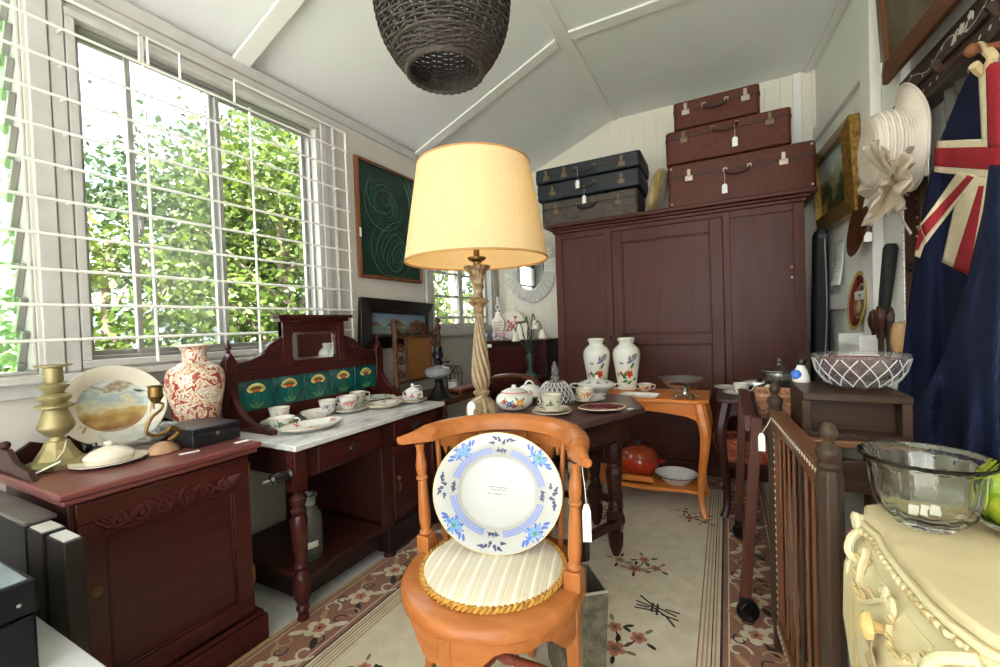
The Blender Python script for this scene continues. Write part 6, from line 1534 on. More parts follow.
def swirls(S, t, n):
    b = MB()
    def sw(u, v, ru, rv, a0, a1, m_, w=.004):
        cl = lambda q: min(.985, max(.015, q))
        pts = [S(cl(u+ru*math.cos(a)), cl(v+rv*math.sin(a)), .0012+.0003*m_) for a in [a0+(a1-a0)*k/22 for k in range(23)]]; b.tube(pts, [w*(.35+.65*math.sin(PI*k/22)) for k in range(23)], 5, m_, flat=.4)
    for u, v, r in ((.34, .24, .22), (.38, .33, .30), (.54, .84, .13), (.50, .74, .34)):
        for k in range(5): q = r*(1-.18*k); sw(u+.02*k, v+.01*k, q, q*.8, k*1.3, k*1.3+4.2, k % 2, .003+.001*(k % 2))
    for k in range(6): sw(.7, .95, .5-.06*k, .5-.05*k, 3.4, 4.7, k % 2, .003)
    for k in range(5): sw(.2+.15*k, .93, .3, .10+.03*k, .3, 2.4, 1-k % 2, .003)
    for k in range(6): sw(.3, .3, .55+.04*k, .4+.03*k, -1., .9, k % 2, .0028)
    b.build('painted_swirls', [SWG, SWD], t)
OAKFR = wood('oak_frame', (96, 58, 36), (120, 76, 50), 'z', .4, 30, .2)
gp = picture('large dark green abstract painting of pale swirls in a thin brown frame', [(XW, 2.13, 2.345), (XW, 2.80, 2.345), (XW, 2.80, 1.53), (XW, 2.13, 1.53)], .03, .022, OAKFR, DKG, 'abstract_painting', 'painting', None, 0., swirls)
MB().box(XW+.031, XW+.0325, 2.133, 2.15, 1.80, 1.86).build('price_card', TAGW, gp)
SEA = scene_mat('seascape', [(0., (96, 100, 76)), (.18, (120, 128, 112)), (.42, (98, 110, 106)), (.5, (124, 138, 142)), (.8, (92, 116, 132)), (1., (120, 140, 150))], (6, 6, 16), (2, 3.6, .45), .32)
HILL = mat('painted_hill', (112, 88, 52), .5, noise=((40, 40, 40), (60, 52, 36), .4, .6))
def hills(S, t, n):
    b = MB()
    for pts in ([(0, .62), (0, .42), (.06, .38), (.13, .5), (.2, .62)], [(.22, .62), (.3, .45), (.36, .36), (.40, .42), (.46, .30), (.54, .46), (.62, .62)], [(.66, .62), (.76, .3), (.84, .22), (.93, .36), (1., .5), (1., .62)]):
        b.add([S(u, v, .0015) for u, v in pts], [tuple(range(len(pts)))])
    b.build('painted_hills', HILL, t)
picture('black framed seascape with brown hills hanging behind the cane-backed stand', [(XW, 2.125, 1.397), (XW, 2.915, 1.372), (XW+.01, 2.885, 1.03), (XW+.01, 2.09, 1.045)], .05, .085, BLACKW, SEA, 'framed_seascape', 'painting', mat('black_slip', (26, 24, 26), .4), .02, hills)

# ------------------------------------------------------------------ woven pendant shade
pc = (-.842, 1.268)
pn = thing('wicker_pendant', 'dark brown woven wicker pendant shade hanging from the ceiling', 'pendant light', (pc[0], pc[1], 2.06))
WIC = mat('dark_wicker', (44, 38, 33), .6, noise=((60, 60, 60), (78, 68, 58), .5, .75))
prof = catmull([(.126, 2.062, 0), (.160, 2.10, 0), (.207, 2.18, 0), (.228, 2.28, 0), (.224, 2.38, 0), (.205, 2.47, 0), (.15, 2.54, 0), (.06, 2.57, 0)], 7)
m = MB(); ns = 30; rows = 62; Lp = len(prof)-1
def pro(t): 
    x = t*Lp; i = min(int(x), Lp-1); return prof[i].lerp(prof[i+1], x-i)
for i in range(rows):
    q = pro(i/(rows-1)); N = ns*4
    m.tube([((q.x+.0035*math.cos(ns/2*2*PI*k/N*1.0+PI*(i % 2)))*math.cos(2*PI*k/N)+pc[0], (q.x+.0035*math.cos(ns/2*2*PI*k/N+PI*(i % 2)))*math.sin(2*PI*k/N)+pc[1], q.y) for k in range(N)], .0046, 4, 0, True)
m.build('weave', WIC, pn)
m = MB()
for k in range(ns):
    a = 2*PI*k/ns; m.tube([(pc[0]+pro(j/14).x*math.cos(a), pc[1]+pro(j/14).x*math.sin(a), pro(j/14).y) for j in range(15)], .0048, 5)
m.build('stakes', WIC, pn)
MB().tube([(pc[0]+.128*math.cos(2*PI*k/60), pc[1]+.128*math.sin(2*PI*k/60), 2.06+.002*math.cos(30*2*PI*k/60)) for k in range(60)], .010, 8, 0, True).tube([(pc[0]+.173*math.cos(2*PI*k/60), pc[1]+.173*math.sin(2*PI*k/60), 2.115) for k in range(60)], .006, 6, 0, True).build('rim', WIC, pn)
MB().tube([(pc[0], pc[1], 2.40), (pc[0], pc[1], 3.03)], .006, 6).build('cord', IRON, pn)
MB().lathe([(0, 2.36), (.02, 2.36), (.024, 2.39), (.016, 2.42), (0, 2.42)], (pc[0], pc[1], 0), 14).build('lamp_holder', IRON, pn)
# ------------------------------------------------------------------ narrow wooden trolley
tr = thing('wooden_trolley', 'narrow reddish wooden trolley on black castors beside the cot side', 'trolley', (.2, 2.22, 0))
for (xt, xb, y) in ((.066, .034, 2.57), (.092, .040, 1.875), (.32, .345, 2.57), (.32, .345, 1.90)):
    lg = MB().tube([(xt, y, .80), (xb, y, .095)], .027, 4).build('leg', TROL, tr, .003)
    cst = MB().lathe([(0, -.016), (.036, -.016), (.042, -.006), (.042, .006), (.036, .016), (0, .016)], T=TR(xb+.008, y-.006, .0525) @ RZ(25) @ RX(90), n=20)
    cst.box(-.02, .02, -.022, .022, .0, .04, 0, TR(xb, y, .068)); cst.build('castor', IRON, lg, .002)
m = MB()
m.box(.05, .09, 1.9, 2.55, .735, .80).box(.30, .335, 1.92, 2.55, .735, .80).box(.07, .32, 2.555, 2.585, .735, .79).box(.10, .32, 1.862, 1.888, .735, .775)
m.build('top_rail', TROL, tr, .004)
MB().box(.08, .31, 1.885, 2.56, .70, .716).build('tray', TROL, tr, .002)
m = MB().box(.045, .06, 1.9, 2.55, .16, .20).box(.335, .35, 1.92, 2.55, .16, .20); m.build('low_rail', TROL, tr, .003)
basket('natural pinkish wicker basket sitting in the trolley tray', (.195, 2.36, .7166), .17, .24, .10, 0, WICN, 8)

# ------------------------------------------------------------------ cot side with inlay
cf, cn = Vector((.142, 1.76, 0)), Vector((.188, 1.14, 0)); dv = (cn-cf); ln = dv.length; dv.normalize()
ca = math.degrees(math.atan2(dv.y, dv.x)); CTM = TR(cf.x, cf.y, 0) @ RZ(ca)        # u along the cot side, v across
co = thing('cot_side', 'dark spindled cot side with turned finials and rows of white inlay dots', 'cot side', (.165, 1.45, 0))
INL = mat('bone_inlay', (226, 222, 210), .4)
def fin(z): return [(.022, z), (.025, z+.008), (.019, z+.016), (.022, z+.026), (.025, z+.036), (.022, z+.048), (.013, z+.055), (.010, z+.062), (.016, z+.072), (.018, z+.082), (.012, z+.095), (.006, z+.102), (0, z+.103)]
for u in (0, ln):
    p = MB().lathe([(.022, .0012), (.022, .10), (.026, .11), (.026, .83), (.022, .845)], (0, 0, 0), 8, T=CTM @ TR(u, 0, 0), a0=PI/8)
    p.build('post', COTD, co, .003, 30)
    MB().lathe(fin(.845), (0, 0, 0), 18, T=CTM @ TR(u, 0, 0)).build('finial', COTD, co)
m = MB(); arc = lambda u: .815-.0*u
# top rail with arched underside
n = 16; vs = []
pts_t = [(ln*k/n, .84) for k in range(n+1)]; pts_b = [(ln*k/n, .775+.022*math.sin(PI*k/n)) for k in range(n, -1, -1)]
m.prism(pts_t+pts_b, -.014, .014, 0, CTM @ XZ()); m.box(0, ln, -.022, .022, .84, .852, 0, CTM); m.build('top_rail', COTW, co, .003)
MB().box(.03, ln-.03, -.014, .014, .085, .14, 0, CTM).build('bottom_rail', COTW, co, .003)
for k in range(8):
    u = ln*(k+1)/9
    if k == 4:
        MB().lathe(ease([(.004, .14), (.006, .2), (.004, .26), (.009, .34), (.005, .42), (.009, .5), (.004, .6), (.005, .79)], 3), (0, 0, 0), 12, T=CTM @ TR(u, 0, 0)).build('turned_spindle', COTD, co)
    else:
        MB().box(u-.0065, u+.0065, -.0035, .0035, .14, .79, 0, CTM).build('spindle', COTW, co, .002)
m, m2 = MB(), MB()
for k in range(22):
    u = .045+(ln-.09)*k/21
    m.box(u-.005, u+.005, -.0155, -.0135, .822, .832, 0, CTM @ TR(u, 0, .827) @ RY(45) @ TR(-u, 0, -.827)); m2.box(u-.004, u+.004, -.0155, -.0135, .108, .116, 0, CTM)
m.build('inlay_row', INL, co); m2.build('inlay_row', INL, co)
for u in (.042, ln-.042):
    m = MB()
    for k in range(26): m.box(u-.0035, u+.0035, -.0135, -.0115, .16+.62*k/25-.0035, .16+.62*k/25+.0035, 0, CTM)
    m.build('inlay_row', INL, co)
for u in (.042, ln-.042): MB().box(u-.010, u+.010, -.011, .006, .10, .79, 0, CTM).build('side_strip', COTW, co, .002)
P = CTM @ Vector((.08, -.024, .84)); price_tag(co, P, P+Vector((-.03, -.02, -.05)), .020, .06)

# ------------------------------------------------------------------ old desk box on its stand
ex0, ex1, ey0, ey1, ez = .190, .435, 1.515, 1.79, .95
dk = thing('writing_desk', 'small dark weathered writing desk with an open drawer space behind the cot side', 'desk', (.41, 1.65, 0))
MB().box(ex0, ex1, ey0, ey1, ez-.022, ez).build('top', DESKW, dk, .004)
m = MB().box(ex0, ex0+.022, ey0+.01, ey1, .835, ez-.022).box(ex1-.022, ex1, ey0+.01, ey1, .835, ez-.022).box(ex0, ex1, ey1-.02, ey1, .835, ez-.022).box(ex0, ex1, ey0+.005, ey1, .822, .838)
m.box(ex0+.022, ex1-.022, ey0+.06, ey0+.075, .838, .93); m.build('case', DESKW, dk, .002)
MB().box(ex0-.012, ex1+.012, ey0-.014, ey1+.006, .80, .822).build('moulding', wood('desk_edge', (98, 66, 46), (120, 84, 60), 'x', .4, 30, .2), dk, .005)
for x, y in ((ex0+.03, ey0+.03), (ex1-.03, ey0+.03), (ex0+.03, ey1-.03), (ex1-.03, ey1-.03)):
    MB().lathe([(.02, .0012), (.024, .05), (.018, .12), (.024, .30), (.018, .32), (.026, .36), (.026, .80)], (x, y, 0), 12).build('leg', DESKW, dk)
MB().box(ex0+.01, ex1-.01, ey0+.01, ey1-.01, .67, .70).box(ex0+.01, ex1-.01, ey0+.012, ey0+.026, .70, .76).build('under_shelf', DESKW, dk, .003)
MB().box(ex0+.02, ex1-.02, ey0+.02, ey1-.02, .34, .36).build('low_shelf', DESKW, dk, .003)
m = MB().prism(rrect(.25, .40, 1.56, 1.72, .03), .3606, .44).prism(rrect(.255, .395, 1.565, 1.715, .03), .442, .50)
tag(m.build('folded_cloth', mat('pink_cloth', (206, 120, 140), .8, sheen=.3), None, .018), 'folded pink cloth on the low shelf behind the cot spindles', 'cloth')
EZ = ez+.0006
# cut crystal bowl over red glass
bc2 = (.352, 1.66, EZ)
RGL = mat('cut_glass_ruby_tint', (236, 200, 198), .04, trans=1., ior=1.5)
def dia(t, r, z): return r*(1+.016*abs(math.sin(8*t+26*z))+.016*abs(math.sin(8*t-26*z)))
crys = thing('cut_glass_bowl', 'wide diamond cut crystal bowl with a ruby lining on the old desk', 'bowl', bc2)
k_ = .76
prof = [(r*k_, z*1.05) for r, z in ease([(.07, 0), (.10, .012), (.135, .045), (.150, .085), (.152, .092)], 5)]
MB().lathe([(0, 0)]+prof+[(.146*k_, .098), (.140*k_, .084), (.124*k_, .048), (.09*k_, .018), (0, .010)], bc2, 96, rad=lambda t, r, z: dia(t, r, z) if z > .006 else r).build('crystal', CUT, crys, 0, 12)
m = MB(); So = on_lathe([(r, z) for r, z in prof], bc2, .0022)
rmx = max(r for r, z in prof)
for k in range(16):
    for sg in (-1, 1):
        m.tube([So(rmx*(2*PI*k/16+sg*(z-.012)*7.0), z) for z in [.012+.080*j/8 for j in range(9)]], .0016, 5)
m.build('cut_lines', FCUT, crys)
rl = [(r*k_, z*1.05) for r, z in ease([(.083, .026), (.117, .051), (.134, .0835)], 4)]
MB().lathe([(0, .016)]+rl+[(r-.003, z+.002) for r, z in rl[::-1]]+[(0, .020)], bc2, 64).build('ruby_lining', thin_glass('ruby_lining', (190, 50, 62), .05, .03, .30, hazecol=(140, 24, 36)), crys)
MB().lathe([(.153*k_, .095), (.1555*k_, .099), (.152*k_, .103), (.144*k_, .101), (.143*k_, .098), (.15*k_, .095)], bc2, 72, rad=lambda t, r, z: r*(1+.012*math.cos(24*t))).build('rim', CUT, crys, 0, 20)
c = (.218, 1.755, EZ)
t = thing('china_figurine', 'tiny blue and white china figurine with a black head beside the ruby bowl', 'figurine', c)
MB().lathe(ease([(.022, 0), (.026, .010), (.020, .034), (.010, .058)], 3)+[(0, .060)], c, 16, sx=1., sy=.8).build('skirt', PORC, t)
MB().ball((c[0]-.014, c[1]-.008, c[2]+.026), .017, 0, 10).build('blue_bow', mat('delft_blue', (64, 112, 196), .25), t)
MB().ball((c[0]+.002, c[1], c[2]+.068), .014, 0, 12).build('head', BLACKW, t)

# ------------------------------------------------------------------ cream painted bow front chest
CRM = mat('cream_paint', (216, 206, 168), .45, noise=((5, 5, 5), (204, 192, 150), .35, .7))
CRMT = mat('cream_paint_top', (204, 190, 152), .4, noise=((4, 9, 4), (186, 170, 132), .35, .75))
GLZ = mat('brown_glaze_in_carving', (176, 154, 106), .6)
qz = .80
ch = thing('cream_chest', 'cream painted bow fronted chest with carved edges in the near corner', 'chest', (.45, .85, 0))
fr = [(.70, 1.10), (.262, 1.10), (.232, 1.078), (.222, 1.03), (.232, .985), (.229, .93), (.231, .86), (.2375, .785), (.246, .742), (.262, .70), (.292, .672), (.34, .655), (.70, .655)]
MB().prism(fr, qz-.018, qz).build('top', CRMT, ch, .006)
def inset2(k, dx): return [((x-.46)*k+.46+dx, (y-.865)*k+.865) for x, y in fr]
e = MB(); a = inset2(.985, -.003); e.prism(inset2(1.0, -.006), qz-.030, qz-.019); e.prism(inset2(.985, -.004), qz-.044, qz-.030); e.build('edge_moulding', CRM, ch, .004)
# body with a bombe front
rows = [(.755, 0.), (.72, -.026), (.68, -.040), (.60, -.042), (.45, -.026), (.30, -.006), (.16, .006), (.10, .0)]
bod = [(x, y) for x, y in fr]; n = len(bod); vs, fs = [], []
for z, dx in rows:
    for x, y in bod:
        k = max(0., min(1., (.42-x)/.17)); vs.append(((x-.46)*.975+.46+dx*k, (y-.865)*.975+.865, z))
for j in range(len(rows)-1):
    for k in range(n): fs.append((j*n+k, j*n+(k+1) % n, (j+1)*n+(k+1) % n, (j+1)*n+k))
fs += [tuple(range(n)), tuple((len(rows)-1)*n+k for k in range(n-1, -1, -1))]
MB().add(vs, fs).build('body', CRM, ch, 0, 25)
for x, y in ((.27, 1.04), (.30, .70), (.66, 1.03), (.66, .69)): cab_leg(MB(), x, y, -.5 if x < .5 else .5, .3 if y > .9 else -.3, .12, .0012 if y > 9 else .0012, s=.8).build('leg', CRM, ch)
def frontx(y):
    P = sorted([(b, a) for a, b in fr if a < .33]); 
    for (y0, x0), (y1, x1) in zip(P, P[1:]):
        if y0 <= y <= y1: return x0+(x1-x0)*((y-y0)/max(y1-y0, 1e-9))
    return P[-1][1]
def body_x(y, z):
    dx = 0
    for (z0, d0), (z1, d1) in zip(rows, rows[1:]):
        if z1 <= z <= z0: dx = d0+(d1-d0)*((z0-z)/(z0-z1))
    x = frontx(y); return (x-.46)*.975+.46+dx*max(0., min(1., (.42-x)/.17))
# drawers (raised fronts following the bow)
for i, (za, zb_) in enumerate(((.735, .555), (.535, .36), (.34, .18))):
    ny, nz_ = 12, 6; vs = []
    for o in (.004, -.006):
        for a in range(ny+1):
            for b in range(nz_+1):
                y = .965-.21*a/ny; z = zb_+(za-zb_)*b/nz_; vs.append((body_x(y, z)-o, y, z))
    q = (ny+1)*(nz_+1); fs = []
    for a in range(ny):
        for b in range(nz_):
            k = a*(nz_+1)+b; fs.append((k, k+1, k+nz_+2, k+nz_+1)); fs.append((q+k, q+k+nz_+1, q+k+nz_+2, q+k+1))
    edge = [b for b in range(nz_+1)]+[a*(nz_+1)+nz_ for a in range(1, ny+1)]+[ny*(nz_+1)+b for b in range(nz_-1, -1, -1)]+[a*(nz_+1) for a in range(ny-1, 0, -1)]
    for k in range(len(edge)): fs.append((edge[k], q+edge[k], q+edge[(k+1) % len(edge)], edge[(k+1) % len(edge)]))
    d = MB().add(vs, fs).build('drawer', CRM, ch, .002)
    y, z = .832, za-.035
    x = body_x(y, z)-.004
    kn = MB().lathe([(.006, 0), (.008, .012), (.012, .016), (.018, .018), (.020, .024), (.014, .030), (0, .034)], T=TR(x, y, z) @ RY(-90), n=20, rad=flutes(8, .06)).build('knob', mat('cream_knob', (206, 178, 116), .4), d)
    if i == 0:
        tg = MB()
        for a, (dy, l) in enumerate(((-.010, .11), (.014, .07))): tg.tube(catmull([(x-.012, y, z), (x-.02, y+dy*.5, z-.03), (x-.012, y+dy, z-l*.7), (x-.018, y+dy*1.6, z-l)], 4), [.007+.005*k/12 for k in range(13)], 6, flat=.15)
        tg.build('ribbon_tag', mat('brown_paper', (168, 148, 112), .8), d)
# vertical bead and carved rope edging, corner scrolls, swags
cv = MB()
cv.tube([(body_x(.978, z)-.003, .978, z) for z in [.735-.56*k/14 for k in range(15)]], .004, 6)
cv.tube([(body_x(.742, z)-.003, .742, z) for z in [.735-.56*k/14 for k in range(15)]], .004, 6)
cv.build('bead', GLZ, ch)
cv = MB(); yy = [1.045-.34*k/60 for k in range(61)]
for k in range(60):
    y = yy[k]; cv.ball((frontx(y)-.006-.002*math.sin(k*1.9), y, qz-.034), .0050, k % 3 == 2, 8, 1., 1.5, 1.)
cv.build('carved_edge', [CRM, GLZ], ch)
cv = MB()
for s, y0, y1 in ((1, 1.0, .86), (-1, .73, .84)):
    pts = [(body_x(y0+(y1-y0)*t, .742-.045*math.sin(PI*t)**1.2-.012*t)-.007, y0+(y1-y0)*t, .742-.045*math.sin(PI*t)**1.2-.012*t) for t in [k/14 for k in range(15)]]
    cv.tube(pts, [.008-.004*k/14 for k in range(15)], 7)
    for k in range(2, 14, 2):
        p = Vector(pts[k]); cv.tube([p, p+Vector((-.006, .010*s, .012)), p+Vector((-.003, .02*s, .010))], [.004, .0035, .0015], 6, 1)
    cv.tube(spiral(Vector(pts[-1])+Vector((-.002, 0, .004)), .016, .004, 1.4*s, (0, 1, 0), (0, 0, 1), 16), .0045, 6)
for k in range(3): cv.tube(catmull([(.232, 1.05-.008*k, .765-.04*k), (.205, 1.035-.006*k, .75-.04*k), (.196, 1.02, .725-.04*k), (.212, 1.005, .715-.04*k)], 4), .0075-.001*k, 7)
cv.ball((.222, 1.055, .775), .013, 0, 12); cv.tube(spiral((.214, 1.052, .772), .016, .005, 1.3, (0, 1, 0), (0, 0, 1), 16), .006, 6)
for k in range(3): cv.tube(catmull([(.255, .70+.008*k, .765-.04*k), (.226, .712, .75-.04*k), (.215, .725, .725-.04*k), (.226, .738, .715-.04*k)], 4), .0075-.001*k, 7)
cv.build('carved_swag', [CRM, GLZ], ch)

# big pressed glass bowl on the chest
QZ = qz+.0006
gb = at(927, 524, 'z', QZ); gb = (gb.x-.002, gb.y+.0, QZ)
kr = .090; kz = .63
def fac(t, r, z): return r*(1+(.022*math.cos(14*t+(PI if z > .05 else 0)) if .012 < z < .104 else (.010*math.cos(40*t) if z >= .104 else 0)))
pr_ = [(.040, 0), (.043, .003), (.044, .008), (.058, .018), (.070, .036), (.0765, .060), (.0785, .085), (.080, .105), (.085, .113), (.0925, .119), (.093, .123)]
inn = [(.089, .123), (.081, .111), (.0755, .103), (.0738, .085), (.0718, .060), (.065, .038), (.052, .023), (0, .016)]
gbo = thing('pressed_glass_bowl', 'large clear pressed glass salad bowl standing on the cream chest', 'bowl', gb)
MB().lathe([(0, 0)]+pr_+inn, gb, 112, rad=fac).build('bowl', GLASSY, gbo, 0, 60)
m = MB()
for q in (-1, 0, 1):
    m.box(-.006, .006, -.001, .0, -.010, .010, 0, TR(gb[0]-.008+.016*q, gb[1]-.022+.006*q, gb[2]+.030) @ RX(-22) @ RY(12))
m.build('striped_label_pattern', TAGW, gbo)
# silver tray and the green glazed fruit
tc_ = at(1006, 528, 'z', QZ); tc_ = (.472, 1.012, QZ)
try_ = thing('silver_tray', 'shiny oval silver tray at the wall end of the cream chest', 'tray', tc_)
m = MB().lathe([(0, 0), (.11, 0), (.145, .010), (.156, .018), (.160, .021), (.152, .022), (.14, .013), (.108, .004), (0, .004)], tc_, 56, sx=.62, sy=.50)
m.build('tray', SILVER, try_)
MB().tube([(tc_[0]+.62*.156*math.cos(2*PI*k/56), tc_[1]+.50*.156*math.sin(2*PI*k/56), tc_[2]+.021) for k in range(56)], .004, 6, 0, True).build('rim', SILVER, try_)
fc = (tc_[0]-.036, tc_[1]+.030, tc_[2]+.0046)
APG = mat('green_yellow_glaze', (108, 142, 26), .12, noise=((9, 9, 9), (196, 200, 62), .40, .62), coat=.5)
fr_ = thing('glazed_fruit', 'round green and yellow glazed fruit ornament on the silver tray', 'ornament', fc)
MB().lathe([(r*.66, z*.75) for r, z in ease([(.03, .0), (.062, .012), (.088, .055), (.090, .09), (.07, .128), (.03, .142)], 4)+[(.01, .134), (0, .130)]], fc, 36, rad=lambda t, r, z: r*(1+.02*math.cos(5*t))).build('fruit', APG, fr_)
MB().tube(catmull([(fc[0], fc[1], fc[2]+.092), (fc[0]+.004, fc[1], fc[2]+.108), (fc[0]+.010, fc[1], fc[2]+.118)], 4), .005, 7).build('stalk', BARK, fr_)

# ------------------------------------------------------------------ black instrument case beside the wardrobe
bk_ = thing('black_case', 'tall narrow black soft case leaning in the gap beside the wardrobe', 'case', (.575, 3.82, .0105))
T = TR(.575, 3.80, 0) @ RY(.4)
m = MB().prism([(-.055, .0012), (.065, .0012), (.05, 1.74), (.035, 1.78), (-.005, 1.78), (-.02, 1.74)], -.07, .10, 0, T @ XZ()); m.build('case', mat('black_nylon', (24, 25, 28), .7), bk_, .015)
m = MB().tube([T @ Vector(p) for p in catmull([(.028, -.076, 1.70), (.036, -.076, 1.2), (.012, -.076, .7), (-.005, -.076, .35)], 6)], .004, 6); m.build('zip', mat('zip_grey', (150, 150, 150), .5), bk_)
MB().box(-.01, .04, -.085, -.071, 1.70, 1.73, 0, T).build('pull_tab', mat('nylon_tab', (70, 72, 76), .6), bk_, .003)

# ------------------------------------------------------------------ things on the right wall
def RS(px, py, off): return rw(px, py, off)
WN = Vector((-.9968, -.0797, 0)); WS = Vector((WK, -.9968, 0))
def wpt(s, z, o): return Vector((.65, 4.17, 0))+WS*s+WN*o+Vector((0, 0, z))
GFR = mat('gilt_frame', (150, 116, 52), .35, .6, noise=((40, 40, 40), (96, 70, 28), .4, .65), bump=((70, 70, 70), .6))
LAND = scene_mat('landscape_canvas', [(0., (48, 54, 32)), (.3, (92, 96, 58)), (.45, (134, 138, 110)), (.6, (176, 186, 176)), (1., (150, 172, 178))], (8, 8, 12), (2, 2.4, .6), .1)
def trees_paint(S, t, n):
    b = MB()
    for u, v, r in ((.2, .55, .14), (.12, .62, .12), (.7, .68, .1), (.82, .6, .09), (.5, .74, .07)):
        for k in range(9): b.add([S(u+r*.5*math.cos(k*2.1)+r*.5*math.cos(2*PI*j/8), v+r*.6*math.sin(k*1.7)+r*.6*math.sin(2*PI*j/8), .0012+.0002*k) for j in range(8)], [tuple(range(8))])
    b.build('painted_trees', mat('painted_tree', (60, 66, 36), .5), t)
picture('gilt framed landscape painting hanging on the right wall above the dark case', [wpt(.27, 2.30, .045), wpt(1.04, 2.30, .045), wpt(1.04, 1.76, .02), wpt(.27, 1.76, .02)], .075, .085, GFR, LAND, 'framed_landscape', 'painting', None, 0., trees_paint)
CANV = mat('old_canvas', (96, 84, 64), .6, noise=((6, 6, 6), (60, 50, 38), .35, .7))
BFR = wood('brown_picture_frame', (76, 46, 28), (96, 60, 38), 'z', .4, 26, .3)
bp = picture('big brown framed dark old painting high on the right wall near the flag', [wpt(1.50, 2.92, .11), wpt(2.62, 2.92, .11), wpt(2.62, 2.235, .075), wpt(1.50, 2.235, .075)], .035, .075, BFR, CANV, 'framed_painting', 'painting')
MB().box(-.018, .018, -.001, .001, -.022, .022, 0, TR(*wpt(1.56, 2.29, .125)) @ RZ(-90) @ RY(20)).build('price_card', TAGW, bp)
# carved inlaid beam (old hat rail) below it
hr = thing('inlaid_hat_rail', 'long dark carved hat rail inlaid with pearl flowers and dots below the big painting', 'hat rail', tuple(wpt(2.0, 2.1, .02)))
m = MB(); A0 = 1.53; A1 = 2.75
def wbox(m, s0, s1, z0, z1, o0, o1, mi=0):
    vs = [wpt(s, z, o) for z in (z0, z1) for o in (o0, o1) for s in (s0, s1)]
    return m.add(vs, [(0, 2, 3, 1), (4, 5, 7, 6), (0, 1, 5, 4), (2, 6, 7, 3), (0, 4, 6, 2), (1, 3, 7, 5)], mi)
RAILW = wood('carved_dark_wood', (40, 27, 22), (58, 40, 32), 'y', .4, 26, .2)
wbox(m, A0, A1, 2.115, 2.215, .002, .05); wbox(m, A0, A1, 2.03, 2.10, .002, .065); wbox(m, A0, A1, 2.10, 2.116, .002, .075); wbox(m, A0, A1, 2.012, 2.03, .002, .078)
m.build('board', RAILW, hr, .004)
NAC = mat('mother_of_pearl', (214, 214, 204), .25, coat=.4)
for k in range(22):
    s = A0+.05+.052*k; MB().disc(lambda a, b, s=s: wpt(s+a, 2.066+b, .0662), 0, 0, .010, .006, .6, 0, 6).build('pearl_dot', NAC, hr)
for j, s in enumerate((2.02, 2.24, 2.45)):
    Sx = lambda a, b, s=s: wpt(s+a, 2.17+b, .0516); m = MB()
    for q in ((0, 0, .02), (.05, .015, .016), (-.045, -.012, .016)): blossom(m, Sx, q[0], q[1], q[2], 0, 0)
    for k in range(4): leafy(m, Sx, -.07+.045*k, -.02+.01*(k % 2), .03, .5*k, 0)
    m.build('pearl_flower', NAC, hr)
m = MB(); vine = [(A0+.05+.04*k, 2.165+.022*math.sin(k*.9)) for k in range(26)]
m.line(lambda a, b: wpt(a, b, .0511), vine, .003, 0)
for k in range(0, 26, 2): leafy(m, lambda a, b: wpt(a, b, .0513), vine[k][0], vine[k][1], .022, k*1.3, 0)
m.build('pearl_vine', NAC, hr)
for s in (2.12, 2.42): MB().tube(catmull([wpt(s, 2.05, .066), wpt(s, 2.02, .12), wpt(s, 2.0, .15), wpt(s, 2.03, .17)], 4), [.010]*6+[.014]*7, 8).build('peg', RAILW, hr)
# upright studded board, brush and clubs, plates
stp = thing('studded_board', 'tall brown studded leather board on the right wall behind the bonnet', 'board', tuple(wpt(1.55, 1.1, 0)))
wbox(MB(), 1.50, 1.66, 1.06, 2.005, .004, .035).build('board', mat('brown_leather', (74, 46, 32), .5, noise=((14, 14, 14), (58, 34, 24), .4, .7)), stp, .005)
m = MB()
for k in range(22):
    for s in (1.515, 1.645): m.ball(tuple(wpt(s, 1.09+.041*k, .036)), .0055, 0, 8)
m.build('studs', mat('nail_heads', (186, 168, 130), .35, .7), stp)
MB().lathe([(0, 0), (.02, 0), (.016, .012), (.006, .02), (0, .02)], T=Matrix.Translation(wpt(1.58, 1.37, .035)) @ RY(-90), n=12).build('latch', IRON, stp)
def wplate(name, label, px, py, off, rx, rz, prof, mats, deco=None, cat='plate', tilt=6):
    C = RS(px, py, off); t = thing(name, label, cat, tuple(C))
    T = Matrix.Translation(C) @ Matrix(((WS.x, 0, WN.x, 0), (WS.y, 0, WN.y, 0), (0, 1, 0, 0), (0, 0, 0, 1))) @ RX(-tilt)
    m = MB().lathe(prof[0], (0, 0, 0), 56, prof[1], sx=rx, sy=rz); 
    if deco: deco(m)
    m.v = [T @ Vector(v) for v in m.v]; m.build('plate', mats, t); return t, T
MARP = mat('plate_maroon', (104, 34, 40), .25, coat=.4); CRGL = mat('plate_gold_rim', (196, 166, 84), .35, .4); PORT = mat('portrait_ground', (124, 92, 66), .35, noise=((30, 30, 30), (80, 52, 40), .4, .6))
P = [(0, 0), (.6, 0), (.95, .014), (1.0, .02), (1.0, .024), (.86, .020), (.80, .017), (.60, .006), (.54, .006), (0, .006)]
def portrait(m):
    S = lambda a, b: (a, b, .0085)
    m.disc(S, 0, .025, .022, .028, 0, 4, 12); m.disc(lambda a, b: (a, b, .0092), 0, .043, .024, .016, 0, 5, 10); m.disc(S, 0, -.035, .040, .036, 0, 6, 12)
wplate('oval_wall_plate', 'oval maroon plate with gold rim and a painted portrait on the right wall', 861, 301, .04, .135, .172, (P, [1, 1, 1, 1, 1, 2, 2, 1, 3]), [PORC, CRGL, MARP, PORT, mat('painted_face', (212, 172, 140), .35), mat('painted_hair', (86, 54, 36), .4), mat('painted_robe', (196, 170, 130), .35)], portrait)
COPP = mat('copper_tray', (110, 66, 44), .3, .6, noise=((22, 22, 22), (78, 44, 30), .4, .65), bump=((50, 50, 50), .5))
